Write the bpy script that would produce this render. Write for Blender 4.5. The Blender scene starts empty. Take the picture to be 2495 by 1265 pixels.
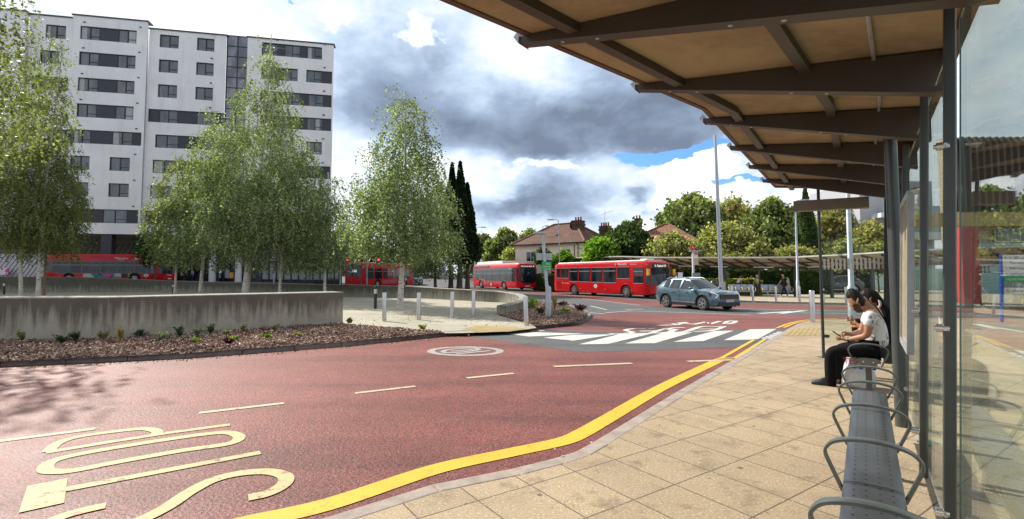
import bpy, bmesh, math, random
import numpy as np
from mathutils import Vector, Matrix
from mathutils.bvhtree import BVHTree
R = math.radians
SC = bpy.context.scene
COL = SC.collection
random.seed(7)

# ---------------------------------------------------------------- camera
F, CX, HZ, PITCH, EYE = 1200.0, 1247.5, 672.0, R(3.0), 1.6
PY = HZ - F*math.tan(PITCH)
cd = bpy.data.cameras.new('camera')
cam = bpy.data.objects.new('camera', cd); COL.objects.link(cam)
cd.sensor_fit = 'HORIZONTAL'; cd.sensor_width = 36.0
cd.lens = F/2495*36
cd.shift_y = -(632.5-PY)/2495
cd.clip_start = 0.05; cd.clip_end = 6000
cam.location = (0, 0, EYE); cam.rotation_euler = (R(90)+PITCH, 0, 0)
SC.camera = cam

# ---------------------------------------------------------------- light and sky
SUN_AZ, SUN_EL = R(-50), R(39)        # azimuth from +Y, negative = towards -X
sd = Vector((math.sin(SUN_AZ)*math.cos(SUN_EL), math.cos(SUN_AZ)*math.cos(SUN_EL), math.sin(SUN_EL)))
sl = bpy.data.lights.new('sun', 'SUN'); sl.energy = 5.0; sl.angle = R(0.55); sl.color = (1, .95, .86)
so = bpy.data.objects.new('sun', sl); COL.objects.link(so)
so.rotation_euler = sd.to_track_quat('Z', 'Y').to_euler()
SC.view_settings.view_transform = 'Standard'; SC.view_settings.look = 'None'
SC.view_settings.exposure = 0.42; SC.view_settings.gamma = 1.0
SC.cycles.max_bounces = 8; SC.cycles.transparent_max_bounces = 16
SC.cycles.caustics_reflective = False; SC.cycles.caustics_refractive = False
SC.cycles.sample_clamp_indirect = 6.0
SC.cycles.use_denoising = True

def px_dir(x, y):
    a = (x-CX)/F; b = -(y-PY)/F
    return Vector((a, math.cos(PITCH)-b*math.sin(PITCH), math.sin(PITCH)+b*math.cos(PITCH)))
def azel(x, y):
    d = px_dir(x, y).normalized()
    return math.atan2(d.x, d.y), math.asin(d.z)

class NT:
    """tiny helper round a node tree"""
    def __init__(s, tree): s.t = tree; s.n = tree.nodes; s.l = tree.links
    def node(s, kind, **kw):
        n = s.n.new(kind)
        for k, v in kw.items(): setattr(n, k, v)
        return n
    def put(s, sock, v):
        if hasattr(v, 'is_output') or isinstance(v, bpy.types.NodeSocket): s.l.new(v, sock)
        elif v is not None: sock.default_value = v
    def math(s, op, a, b=None, c=None, clamp=False):
        n = s.node('ShaderNodeMath', operation=op); n.use_clamp = clamp
        s.put(n.inputs[0], a)
        if b is not None: s.put(n.inputs[1], b)
        if c is not None: s.put(n.inputs[2], c)
        return n.outputs[0]
    def noise(s, vec, scale, detail=4, rough=.55, dist=0.0, out=0):
        n = s.node('ShaderNodeTexNoise')
        if vec is not None: s.l.new(vec, n.inputs['Vector'])
        n.inputs['Scale'].default_value = scale; n.inputs['Detail'].default_value = detail
        n.inputs['Roughness'].default_value = rough; n.inputs['Distortion'].default_value = dist
        return n.outputs[out]
    def ramp(s, fac, stops, interp='LINEAR'):
        n = s.node('ShaderNodeValToRGB'); n.color_ramp.interpolation = interp
        cr = n.color_ramp
        while len(cr.elements) < len(stops): cr.elements.new(.5)
        for e, (p, c) in zip(cr.elements, stops):
            e.position = p; e.color = (c, c, c, 1) if isinstance(c, (int, float)) else (*c, 1)
        s.put(n.inputs[0], fac)
        return n.outputs[0]
    def mix(s, fac, a, b, blend='MIX'):
        n = s.node('ShaderNodeMix', data_type='RGBA', blend_type=blend)
        s.put(n.inputs[0], fac)
        for i, v in ((6, a), (7, b)):
            if isinstance(v, tuple): v = (*v[:3], 1)
            s.put(n.inputs[i], v)
        return n.outputs[2]
    def mapping(s, vec, scale=(1, 1, 1), rot=(0, 0, 0), loc=(0, 0, 0)):
        n = s.node('ShaderNodeMapping')
        s.l.new(vec, n.inputs[0]); n.inputs['Scale'].default_value = scale
        n.inputs['Rotation'].default_value = rot; n.inputs['Location'].default_value = loc
        return n.outputs[0]

def make_world():
    w = bpy.data.worlds.new('World'); SC.world = w; w.use_nodes = True
    w.node_tree.nodes.clear(); k = NT(w.node_tree)
    out = k.node('ShaderNodeOutputWorld'); bg = k.node('ShaderNodeBackground')
    sky = k.node('ShaderNodeTexSky'); sky.sky_type = 'NISHITA'; sky.sun_disc = False
    sky.sun_elevation = SUN_EL; sky.sun_rotation = SUN_AZ
    sky.air_density = 1.2; sky.dust_density = .6; sky.ozone_density = 2.5
    tc = k.node('ShaderNodeTexCoord'); sep = k.node('ShaderNodeSeparateXYZ')
    k.l.new(tc.outputs['Generated'], sep.inputs[0])
    x, y, z = sep.outputs
    az = k.math('ARCTAN2', x, y); el = k.math('ARCSINE', z)
    comb = k.node('ShaderNodeCombineXYZ'); k.l.new(az, comb.inputs[0]); k.l.new(k.math('MULTIPLY', el, 1.7), comb.inputs[1])
    v = comb.outputs[0]
    # big soft warp so that the placed banks do not look like ellipses
    wc = k.noise(v, 3.0, 5, .6, out=1)
    sub = k.node('ShaderNodeVectorMath', operation='SUBTRACT'); k.l.new(wc, sub.inputs[0]); sub.inputs[1].default_value = (.5, .5, .5)
    sca = k.node('ShaderNodeVectorMath', operation='SCALE'); k.l.new(sub.outputs[0], sca.inputs[0]); sca.inputs[3].default_value = .34
    add = k.node('ShaderNodeVectorMath', operation='ADD'); k.l.new(comb.outputs[0], add.inputs[0]); k.l.new(sca.outputs[0], add.inputs[1])
    sw = k.node('ShaderNodeSeparateXYZ'); k.l.new(add.outputs[0], sw.inputs[0])
    wa = sw.outputs[0]; we = k.math('DIVIDE', sw.outputs[1], 1.7)
    def blob(px, py, rx, ry, amp, warp=True):
        a0, e0 = azel(px, py)
        a1, _ = azel(px+rx, py); _, e1 = azel(px, py-ry)
        u = k.math('DIVIDE', k.math('SUBTRACT', wa if warp else az, a0), a1-a0)
        q = k.math('DIVIDE', k.math('SUBTRACT', we if warp else el, e0), abs(e1-e0))
        r2 = k.math('ADD', k.math('MULTIPLY', u, u), k.math('MULTIPLY', q, q))
        return k.math('MULTIPLY', k.math('EXPONENT', k.math('MULTIPLY', r2, -1.0)), amp)
    def total(bl):
        t = blob(*bl[0])
        for b in bl[1:]: t = k.math('ADD', t, blob(*b))
        return t
    n1 = k.noise(v, 4.0, 9, .58, .3)
    n2 = k.noise(v, 9.0, 8, .6, .2)
    nl = k.noise(k.mapping(v, loc=(3.1, 1.7, 0)), 2.2, 6, .55)
    # grey banks
    dark = total([(1180, 300, 330, 80, 1.05), (1420, 345, 300, 62, .95), (1640, 330, 150, 80, .8), (1000, 180, 150, 90, .55),
                  (880, 260, 120, 80, .45), (1250, 500, 150, 26, 1.15), (1400, 470, 130, 45, .9), (1480, 180, 150, 110, .35),
                  (1560, 250, 200, 60, .6), (850, 100, 90, 60, .3), (1560, 480, 40, 14, .8)])
    dark = k.math('MULTIPLY', dark, k.math('MULTIPLY_ADD', n1, 1.1, .28))
    hi = k.math('SUBTRACT', 1.0, k.math('MULTIPLY', dark, 1.0), clamp=True)
    body = k.math('ADD', k.math('MULTIPLY', hi, .62), k.math('MULTIPLY', k.math('SUBTRACT', n2, .30), .62))
    body = k.math('ADD', body, k.math('MULTIPLY', k.math('SUBTRACT', nl, .5), .8))
    # bright puffs with harder edges
    puff = total([(1030, 85, 55, 45, .75), (985, 110, 40, 24, .5), (1340, 405, 90, 28, .75), (1650, 420, 110, 30, .85), (1210, 440, 70, 30, .4),
                  (1560, 560, 120, 40, .6), (870, 400, 60, 60, .55), (1170, 560, 120, 22, .55), (620, 30, 200, 60, .5), (860, 30, 60, 40, .5),
                  (1700, 480, 120, 50, .7), (1900, 500, 200, 45, .6)])
    puff = k.ramp(k.math('ADD', puff, k.math('MULTIPLY', k.math('SUBTRACT', n2, .5), 1.6)), [(.36, 0), (.66, 1)])
    body = k.math('ADD', body, k.math('MULTIPLY', puff, .5))
    ccol = k.ramp(body, [(.05, (.22, .28, .39)), (.34, (.42, .53, .72)), (.53, (.67, .83, 1.04)), (.74, (1.04, 1.12, 1.22)), (1, (1.45, 1.45, 1.45))])
    gap = total([(1625, 390, 115, 23, 1.3), (1790, 455, 40, 8, 1.2), (755, 2, 10, 6, 1.0)])
    gap = k.math('SUBTRACT', gap, k.math('MULTIPLY', puff, .35))
    gapn = k.ramp(k.noise(k.mapping(v, loc=(9, 2, 0)), 2.6, 7, .6), [(.60, 0), (.68, 1)])
    side = k.ramp(k.math('ABSOLUTE', az), [(.26, 0), (.45, 1)])  # outside the photographed half of the sky
    behind = k.ramp(y, [(-.25/1, 1), (.0, 0)])
    holes = k.math('MAXIMUM', k.ramp(gap, [(.42, 0), (.62, 1)]), k.math('MULTIPLY', gapn, k.math('LESS_THAN', y, 0.0)))
    sk = k.mix(1.0, sky.outputs[0], (.55, .85, 1.5), 'MULTIPLY')
    # the unseen sky, behind and overhead, is dimmed to cut the fill light
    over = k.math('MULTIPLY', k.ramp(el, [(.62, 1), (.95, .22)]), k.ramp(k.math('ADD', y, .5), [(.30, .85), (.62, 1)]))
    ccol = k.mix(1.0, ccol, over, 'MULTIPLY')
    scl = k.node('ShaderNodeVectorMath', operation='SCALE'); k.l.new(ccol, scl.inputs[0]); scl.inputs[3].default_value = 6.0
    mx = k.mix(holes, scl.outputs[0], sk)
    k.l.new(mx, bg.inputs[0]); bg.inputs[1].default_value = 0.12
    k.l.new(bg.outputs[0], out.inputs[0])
make_world()

# ---------------------------------------------------------------- pixels to places
def G(x, y, z=0.0):
    d = px_dir(x, y); t = (z-EYE)/d.z
    return Vector((d.x*t, d.y*t, z))
def D(x, y, Y):
    d = px_dir(x, y); t = Y/d.y
    return Vector((d.x*t, Y, EYE+d.z*t))
def onplane(x, y, P, n):
    """the point of the vertical (or any) plane through P with normal n seen at pixel x, y"""
    d = px_dir(x, y); n = Vector(n); O = Vector((0, 0, EYE))
    return O + d*((Vector(P)-O).dot(n)/d.dot(n))
def zof(y, Y): return D(CX, y, Y).z
def ss(a, b, t):
    t = min(1, max(0, (t-a)/(b-a))); return t*t*(3-2*t)
ROAD = -0.10
def zg(X, Y):
    z = ROAD + .95*ss(-10, -34, X)*ss(47.5, 51.5, Y) if X < -10 else ROAD
    return z + 1.0*ss(60, 100, Y)

# ---------------------------------------------------------------- materials
def nt(name):
    m = bpy.data.materials.new(name); m.use_nodes = True
    k = NT(m.node_tree); b = m.node_tree.nodes['Principled BSDF']
    return m, k, b
def objco(k): return k.node('ShaderNodeTexCoord').outputs['Object']
def M(name, col, rough=.6, metal=0.0, var=.12, vscale=3.0, bump=0.0, bscale=60, spec=.5, coat=0.0, emit=0.0):
    m, k, b = nt(name)
    co = objco(k)
    n = k.noise(co, vscale, 6, .6)
    f = k.ramp(n, [(.3, 1-var), (.7, 1+var)])
    k.put(b.inputs['Base Color'], k.mix(1.0, tuple(col), f, 'MULTIPLY'))
    rr = k.math('MULTIPLY_ADD', n, .25*rough, rough*.88, clamp=True)
    k.put(b.inputs['Roughness'], rr)
    b.inputs['Metallic'].default_value = metal; b.inputs['Specular IOR Level'].default_value = spec
    b.inputs['Coat Weight'].default_value = coat; b.inputs['Coat Roughness'].default_value = .06
    if bump:
        bp = k.node('ShaderNodeBump'); bp.inputs['Strength'].default_value = bump; bp.inputs['Distance'].default_value = .01
        k.l.new(k.noise(co, bscale, 3), bp.inputs['Height']); k.l.new(bp.outputs[0], b.inputs['Normal'])
    if emit:
        b.inputs['Emission Color'].default_value = (*col, 1); b.inputs['Emission Strength'].default_value = emit
    return m
def surf_speckle(name, base, dark, light, fine, rough, bump=.35, patch=.18, tint=None, spec=.5, thr=.60):
    """aggregate surface: fine dark and light stones over a base with soft wear patches"""
    m, k, b = nt(name); co = objco(k)
    n = k.noise(co, fine, 2, .7); n2 = k.noise(k.mapping(co, loc=(7, 3, 0)), fine*1.7, 2, .7)
    c = k.mix(k.ramp(n, [(.42, 1), (.50, 0)]), base, dark)
    c = k.mix(k.ramp(n2, [(thr, 0), (thr+.06, 1)]), c, light)
    p = k.noise(co, .35, 6, .6); p2 = k.noise(k.mapping(co, loc=(2, 8, 0)), 2.2, 5, .6)
    c = k.mix(1.0, c, k.ramp(p, [(.3, 1-patch), (.7, 1+patch)]), 'MULTIPLY')
    c = k.mix(1.0, c, k.ramp(p2, [(.3, 1-patch*.5), (.7, 1+patch*.5)]), 'MULTIPLY')
    if tint: c = k.mix(k.ramp(k.noise(k.mapping(co, loc=(4, 4, 0)), .8, 7, .65), [(.52, 0), (.72, .55)]), c, tint)
    tr = k.noise(k.mapping(co, rot=(0, 0, R(38)), scale=(.10, .9, 1)), 1.3, 5, .55)      # tyre-polished lanes along the road
    c = k.mix(1.0, c, k.ramp(tr, [(.36, .74), (.5, 1.0), (.66, 1.12)]), 'MULTIPLY')
    sc_ = k.math('MULTIPLY', k.ramp(k.noise(k.mapping(co, rot=(0, 0, R(38)), scale=(.6, 1.6, 1), loc=(1, 5, 0)), 7, 7, .75), [(.60, 0), (.64, 1)]), k.ramp(k.noise(k.mapping(co, loc=(8, 1, 0)), .45, 3), [(.50, 0), (.60, .7)]))
    c = k.mix(sc_, c, (.17, .16, .17))
    oil = k.node('ShaderNodeTexVoronoi'); k.l.new(co, oil.inputs['Vector']); oil.inputs['Scale'].default_value = .8
    c = k.mix(k.math('MULTIPLY', k.ramp(k.math('ADD', oil.outputs['Distance'], k.math('MULTIPLY', k.noise(co, 6, 4), .2)), [(.13, 1), (.22, 0)]), .45), c, tuple(x*.35 for x in base))
    k.put(b.inputs['Base Color'], c)
    k.put(b.inputs['Roughness'], k.math('MULTIPLY_ADD', p2, .2, rough-.1))
    b.inputs['Specular IOR Level'].default_value = spec
    bp = k.node('ShaderNodeBump'); bp.inputs['Strength'].default_value = bump; bp.inputs['Distance'].default_value = .012
    k.l.new(k.noise(co, fine*.7, 2, .6), bp.inputs['Height']); k.l.new(bp.outputs[0], b.inputs['Normal'])
    return m
def paving(name, base, joint, bw, bh, ang, fine=160, spots=True, rough=.72, jw=.006, offs=0.5, light=None, dirt=.3):
    m, k, b = nt(name); co = objco(k)
    mp = k.mapping(co, rot=(0, 0, ang))
    br = k.node('ShaderNodeTexBrick'); k.l.new(mp, br.inputs['Vector'])
    br.offset = offs; br.inputs['Scale'].default_value = 1; br.inputs['Brick Width'].default_value = bw; br.inputs['Row Height'].default_value = bh
    br.inputs['Mortar Size'].default_value = jw; br.inputs['Mortar Smooth'].default_value = .3; br.inputs['Bias'].default_value = 0
    br.inputs['Color1'].default_value = (*base, 1); br.inputs['Color2'].default_value = (*[c*.86 for c in base], 1); br.inputs['Mortar'].default_value = (*joint, 1)
    c = br.outputs['Color']
    n = k.noise(co, fine, 2, .7)
    c = k.mix(k.ramp(n, [(.36, .5), (.47, 0)]), c, tuple(x*.42 for x in base))
    c = k.mix(k.ramp(n, [(.60, 0), (.68, .65)]), c, light or tuple(min(1, x*1.9) for x in base))
    p = k.noise(co, 1.3, 7, .65)
    c = k.mix(k.ramp(p, [(.52, 0), (.75, dirt)]), c, tuple(x*.35 for x in base))
    c = k.mix(1.0, c, k.ramp(k.noise(co, .4, 4), [(.3, .85), (.7, 1.12)]), 'MULTIPLY')
    c = k.mix(k.ramp(k.noise(k.mapping(co, loc=(5, 9, 0)), 2.6, 8, .75), [(.53, 0), (.64, dirt*1.1)]), c, tuple(x*.3 for x in base))
    if spots:   # trodden-in gum and stains
        vo = k.node('ShaderNodeTexVoronoi'); k.l.new(co, vo.inputs['Vector']); vo.inputs['Scale'].default_value = 4.2
        sepc = k.node('ShaderNodeSeparateXYZ'); k.l.new(vo.outputs['Color'], sepc.inputs[0])
        rad = k.math('MULTIPLY', k.math('SUBTRACT', sepc.outputs[0], .25), .14)
        dd = k.math('ADD', vo.outputs['Distance'], k.math('MULTIPLY', k.math('SUBTRACT', k.noise(co, 40, 2), .5), .07))
        c = k.mix(k.math('MULTIPLY', k.math('LESS_THAN', dd, rad), .75), c, (.055, .05, .045))
    k.put(b.inputs['Base Color'], c); b.inputs['Roughness'].default_value = rough
    bp = k.node('ShaderNodeBump'); bp.inputs['Strength'].default_value = .35; bp.inputs['Distance'].default_value = .01
    k.l.new(k.math('ADD', k.math('MULTIPLY', br.outputs['Fac'], -1.0), k.math('MULTIPLY', n, .5)), bp.inputs['Height'])
    k.l.new(bp.outputs[0], b.inputs['Normal'])
    return m
def concrete(name, base, stain, topz, drop, seam=2.4):
    """cast concrete: dark streaky weathering running down from the top edge, pale leaks, bolt-like pits and board seams"""
    m, k, b = nt(name); co = objco(k); sp = k.node('ShaderNodeSeparateXYZ'); k.l.new(co, sp.inputs[0])
    run = k.noise(k.mapping(co, scale=(5, 5, .35)), 1.5, 6, .65)
    blot = k.noise(co, 2.1, 6, .6)
    d = k.math('DIVIDE', k.math('SUBTRACT', topz, sp.outputs[2]), drop)      # 0 at the top
    edge = k.math('ADD', d, k.math('MULTIPLY', k.math('SUBTRACT', run, .5), 2.4))
    c = k.mix(k.ramp(edge, [(.35, .8), (1.15, 0)]), base, stain)
    c = k.mix(k.ramp(blot, [(.45, 0), (.75, .4)]), c, tuple(x*.6 for x in stain))
    c = k.mix(k.ramp(k.noise(k.mapping(co, scale=(9, 9, .5), loc=(3, 1, 0)), 1.2, 3), [(.68, 0), (.74, .4)]), c, tuple(x*1.3 for x in base))
    fine = k.noise(co, 45, 3, .7)
    c = k.mix(k.ramp(fine, [(.70, 0), (.76, .55)]), c, (.5, .48, .44))
    c = k.mix(1.0, c, k.ramp(fine, [(.3, .8), (.7, 1.15)]), 'MULTIPLY')
    k.put(b.inputs['Base Color'], c); b.inputs['Roughness'].default_value = .85
    bp = k.node('ShaderNodeBump'); bp.inputs['Strength'].default_value = .4; bp.inputs['Distance'].default_value = .015
    k.l.new(fine, bp.inputs['Height']); k.l.new(bp.outputs[0], b.inputs['Normal'])
    return m
def glassmat(name, tint=(.88, .95, .92), ior=1.5, rough=0.0, dirt=.04, dark=0.0):
    m, k, b = nt(name); k.n.remove(b)
    tr = k.node('ShaderNodeBsdfTransparent'); tr.inputs[0].default_value = (*tint, 1)
    gl = k.node('ShaderNodeBsdfGlossy'); gl.inputs[1].default_value = rough; gl.inputs[0].default_value = (.95, .98, .98, 1)
    fr = k.node('ShaderNodeFresnel'); fr.inputs[0].default_value = ior; lim = k.math('MINIMUM', fr.outputs[0], .33)
    df = k.node('ShaderNodeBsdfDiffuse'); df.inputs[0].default_value = (.55, .56, .5, 1)
    m1 = k.node('ShaderNodeMixShader'); m2 = k.node('ShaderNodeMixShader')
    co = objco(k)
    k.put(m2.inputs[0], k.ramp(k.noise(k.mapping(co, scale=(1, 1, .5)), 1.6, 7, .65), [(.35, dirt*.25), (.8, dirt*2)]))
    k.l.new(tr.outputs[0], m2.inputs[1]); k.l.new(df.outputs[0], m2.inputs[2])
    k.l.new(lim, m1.inputs[0]); k.l.new(m2.outputs[0], m1.inputs[1]); k.l.new(gl.outputs[0], m1.inputs[2])
    k.l.new(m1.outputs[0], m.node_tree.nodes['Material Output'].inputs[0])
    return m
def leafmat(name, cols, trans=.35, rough=.5, vs=.7):
    m, k, b = nt(name); k.n.remove(b)
    geo = k.node('ShaderNodeNewGeometry'); r = geo.outputs['Random Per Island']
    c = k.ramp(r, [(i/(len(cols)-1), cc) for i, cc in enumerate(cols)])
    co = objco(k)
    c = k.mix(1.0, c, k.ramp(k.noise(co, vs, 3), [(.3, .68), (.7, 1.35)]), 'MULTIPLY')
    p = k.node('ShaderNodeBsdfPrincipled'); k.l.new(c, p.inputs['Base Color']); p.inputs['Roughness'].default_value = rough
    p.inputs['Specular IOR Level'].default_value = .08
    t = k.node('ShaderNodeBsdfTranslucent'); k.l.new(k.mix(1.0, c, (1.5, 1.7, .6), 'MULTIPLY'), t.inputs[0])
    ms = k.node('ShaderNodeMixShader'); ms.inputs[0].default_value = trans
    k.l.new(p.outputs[0], ms.inputs[1]); k.l.new(t.outputs[0], ms.inputs[2])
    k.l.new(ms.outputs[0], m.node_tree.nodes['Material Output'].inputs[0])
    return m
def barkmat(name, base, mark, sc=3.0):
    m, k, b = nt(name); co = objco(k)
    n = k.noise(k.mapping(co, scale=(1.4, 1.4, 5)), sc, 6, .7, .6)
    c = k.mix(k.ramp(n, [(.54, 0), (.62, 1)]), base, mark)
    c = k.mix(k.ramp(k.noise(co, 1.2, 4), [(.5, 0), (.8, .5)]), c, tuple(x*.6 for x in base))
    k.put(b.inputs['Base Color'], c); b.inputs['Roughness'].default_value = .8
    bp = k.node('ShaderNodeBump'); bp.inputs['Strength'].default_value = .5; k.l.new(n, bp.inputs['Height']); k.l.new(bp.outputs[0], b.inputs['Normal'])
    return m

# ---------------------------------------------------------------- mesh builder
class MB:
    def __init__(s): s.v = []; s.f = []; s.m = []
    def add(s, vs, fs, mi=0):
        o = len(s.v); s.v += [tuple(p) for p in vs]
        s.f += [tuple(i+o for i in f) for f in fs]; s.m += [mi]*len(fs); return s
    def poly(s, pts, mi=0): return s.add(pts, [tuple(range(len(pts)))], mi)
    def hexa(s, a, b, mi=0):
        """a, b: two quads, same winding; b is opposite a"""
        return s.add(list(a)+list(b), [(3, 2, 1, 0), (4, 5, 6, 7), (0, 1, 5, 4), (1, 2, 6, 5), (2, 3, 7, 6), (3, 0, 4, 7)], mi)
    def box(s, x0, x1, y0, y1, z0, z1, mi=0):
        return s.hexa([(x0, y0, z0), (x1, y0, z0), (x1, y1, z0), (x0, y1, z0)], [(x0, y0, z1), (x1, y0, z1), (x1, y1, z1), (x0, y1, z1)], mi)
    def bar(s, p, q, w, h=None, up=(0, 0, 1), mi=0):
        h = h or w; p, q = Vector(p), Vector(q); d = (q-p).normalized(); u = Vector(up)
        if abs(d.dot(u)) > .98: u = Vector((1, 0, 0))
        sx = d.cross(u).normalized()*w/2; sz = sx.cross(d).normalized()*h/2
        r = [-sx-sz, sx-sz, sx+sz, -sx+sz]
        return s.hexa([p+c for c in r], [q+c for c in r], mi)
    def prism(s, pts, vec, mi=0):
        n = len(pts); vec = Vector(vec); top = [Vector(p)+vec for p in pts]
        fs = [tuple(range(n-1, -1, -1)), tuple(range(n, 2*n))]+[(i, (i+1) % n, n+(i+1) % n, n+i) for i in range(n)]
        return s.add(list(pts)+top, fs, mi)
    def rings(s, rings, closed=True, caps=True, mi=0):
        n = len(rings[0]); vs = [p for r in rings for p in r]; fs = []
        for i in range(len(rings)-1):
            for j in range(n if closed else n-1):
                a = i*n+j; b = i*n+(j+1) % n
                fs.append((a, b, b+n, a+n))
        if caps and closed:
            fs.append(tuple(range(n-1, -1, -1))); o = (len(rings)-1)*n; fs.append(tuple(range(o, o+n)))
        return s.add(vs, fs, mi)
    def tube(s, path, rad, n=8, mi=0, caps=True):
        path = [Vector(p) for p in path]
        if not isinstance(rad, (list, tuple)): rad = [rad]*len(path)
        rs = []; ref = None
        for i, p in enumerate(path):
            t = (path[min(i+1, len(path)-1)]-path[max(i-1, 0)]).normalized()
            if ref is None: ref = Vector((0, 0, 1)) if abs(t.z) < .9 else Vector((1, 0, 0))
            a = (ref-t*ref.dot(t)).normalized(); ref = a; b = t.cross(a)
            rs.append([p+(a*math.cos(2*math.pi*j/n)+b*math.sin(2*math.pi*j/n))*rad[i] for j in range(n)])
        return s.rings(rs, True, caps, mi)
    def lathe(s, prof, c=(0, 0, 0), n=16, mi=0, axis='z', caps=True):
        """prof: (radius, height) pairs"""
        rs = []
        for r, h in prof:
            ring = []
            for j in range(n):
                a = 2*math.pi*j/n; u, w = r*math.cos(a), r*math.sin(a)
                ring.append(Vector(c)+(Vector((u, w, h)) if axis == 'z' else Vector((w, h, u)) if axis == 'y' else Vector((h, u, w))))
            rs.append(ring)
        return s.rings(rs, True, caps, mi)
    def data(s, name, mats, smooth=0, xf=None, fix=True):
        me = bpy.data.meshes.new(name)
        vs = s.v if xf is None else [tuple(xf @ Vector(p)) for p in s.v]
        me.from_pydata(vs, [], s.f)
        for m in mats: me.materials.append(m)
        me.polygons.foreach_set('material_index', s.m)
        if fix:
            bm = bmesh.new(); bm.from_mesh(me); bmesh.ops.remove_doubles(bm, verts=bm.verts, dist=1e-5)
            bmesh.ops.recalc_face_normals(bm, faces=bm.faces); bm.to_mesh(me); bm.free()
        if smooth:
            me.polygons.foreach_set('use_smooth', [True]*len(me.polygons))
            me.set_sharp_from_angle(angle=R(smooth))
        me.update(); return me
    def build(s, name, mats, parent=None, smooth=0, fix=True, world=False, bevel=0):
        if not isinstance(mats, (list, tuple)): mats = [mats]
        xf = None
        if world and parent is not None: xf = (wmat(parent)).inverted()
        o = bpy.data.objects.new(name, s.data(name, mats, smooth, xf, fix)); COL.objects.link(o)
        if parent is not None: o.parent = parent
        if bevel:
            md = o.modifiers.new('bevel', 'BEVEL'); md.width = bevel; md.segments = 2; md.limit_method = 'ANGLE'; md.angle_limit = R(40)
        return o
def wmat(o):
    m = Matrix.LocRotScale(o.location, o.rotation_euler, o.scale)
    return wmat(o.parent) @ m if o.parent else m
def thing(name, label, cat, loc=(0, 0, 0), rz=0, group=None, sc=1):
    o = bpy.data.objects.new(name, None); COL.objects.link(o); o.empty_display_size = .1
    o.location = loc; o.rotation_euler = (0, 0, rz); o.scale = (sc, sc, sc)
    return tag(o, label, cat, group)
def tag(o, label, cat, group=None):
    o['label'] = label; o['category'] = cat
    if group: o['group'] = group
    return o
def struct(name, mb, mats, **kw):
    o = mb.build(name, mats, **kw); o['kind'] = 'structure'; return o
def copy_tree(o, parent=None):
    c = o.copy(); COL.objects.link(c); c.parent = parent
    for ch in list(o.children): copy_tree(ch, c)
    return c
def bake(o):
    """apply every modifier of o"""
    bpy.context.view_layer.update()
    dg = bpy.context.evaluated_depsgraph_get()
    me = bpy.data.meshes.new_from_object(o.evaluated_get(dg)); old = o.data
    o.modifiers.clear(); o.data = me; me.name = o.name
    return o
def lettering(txt, size, mat, parent, loc, rot, name='lettering', ext=.004, align='CENTER', sx=1.0, shear=0.0):
    cu = bpy.data.curves.new(name, 'FONT'); cu.body = txt; cu.size = size; cu.extrude = ext; cu.align_x = align; cu.align_y = 'CENTER'; cu.shear = shear
    cu.resolution_u = 3
    t = bpy.data.objects.new(name, cu); COL.objects.link(t)
    dg = bpy.context.evaluated_depsgraph_get(); me = bpy.data.meshes.new_from_object(t.evaluated_get(dg))
    bpy.data.objects.remove(t); bpy.data.curves.remove(cu)
    me.materials.clear(); me.materials.append(mat)
    o = bpy.data.objects.new(name, me); COL.objects.link(o); o.parent = parent
    o.location = loc; o.rotation_euler = rot; o.scale = (sx, 1, 1); return o
def lerp(a, b, t): return a+(b-a)*t
def textw(txt, size, mat, parent, org, xdir, ydir, name='lettering', ext=.003, align='CENTER', sx=1.0, shear=0.0):
    """lettering with its baseline along xdir and its height along ydir (world directions, org in world)"""
    xd = Vector(xdir).normalized(); yd = Vector(ydir).normalized(); zd = xd.cross(yd)
    rot = Matrix((xd, yd, zd)).transposed().to_4x4()
    m = Matrix.Translation(Vector(org)) @ rot
    if parent is not None: m = wmat(parent).inverted() @ m
    l, q, s_ = m.decompose()
    return lettering(txt, size, mat, parent, l, q.to_euler(), name, ext, align, sx, shear)
# ================================================================ materials used widely
m_red = surf_speckle('red_asphalt', (.235, .056, .042), (.09, .024, .020), (.50, .34, .31), 48, .60, .6, .2, tint=(.23, .085, .068), spec=.36, thr=.60)
m_asph = surf_speckle('grey_asphalt', (.105, .105, .108), (.05, .05, .052), (.30, .30, .30), 50, .75, .35, .14)
m_far = surf_speckle('far_ground', (.12, .12, .11), (.07, .07, .06), (.2, .2, .19), 30, .9, .2, .2)
BANG = math.atan2(.566, .824)   # bench direction off the view axis
m_pave = paving('sandy_flags', (.46, .348, .22), (.11, .085, .06), .62, .46, R(90)-R(34.5)+0, fine=55, jw=.007, offs=0, light=(.85, .74, .58), dirt=.55)
m_pave_far = paving('far_flags', (.50, .42, .30), (.22, .19, .14), .9, .6, R(20), fine=60, spots=False, dirt=.2)
m_plaza = paving('plaza_flags', (.46, .42, .32), (.2, .18, .14), 1.2, .6, R(12), fine=70, spots=False, dirt=.35, jw=.01)
m_tact = paving('tactile_flags', (.52, .39, .15), (.28, .2, .09), .12, .12, R(34.5), fine=90, spots=False, jw=.02, offs=0)
m_kerb = M('kerb_stone', (.21, .19, .175), .85, var=.3, vscale=6, bump=.4)
m_kerbn = M('near_kerb_stone', (.36, .30, .26), .85, var=.25, vscale=6, bump=.4)
def paint(name, col, wear=.5, hole=(.12, .05, .045)):
    m, k, b = nt(name); co = objco(k)
    n = k.noise(co, 9, 8, .8)
    c = k.mix(k.ramp(n, [(.55, 0), (.63, wear)]), col, hole)
    c = k.mix(1.0, c, k.ramp(k.noise(co, 120, 2), [(.3, .72), (.7, 1.12)]), 'MULTIPLY')
    c = k.mix(k.ramp(k.noise(co, 1.4, 5), [(.45, 0), (.8, .45)]), c, tuple(x*.5 for x in col))
    k.put(b.inputs['Base Color'], c); b.inputs['Roughness'].default_value = .7
    return m
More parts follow.
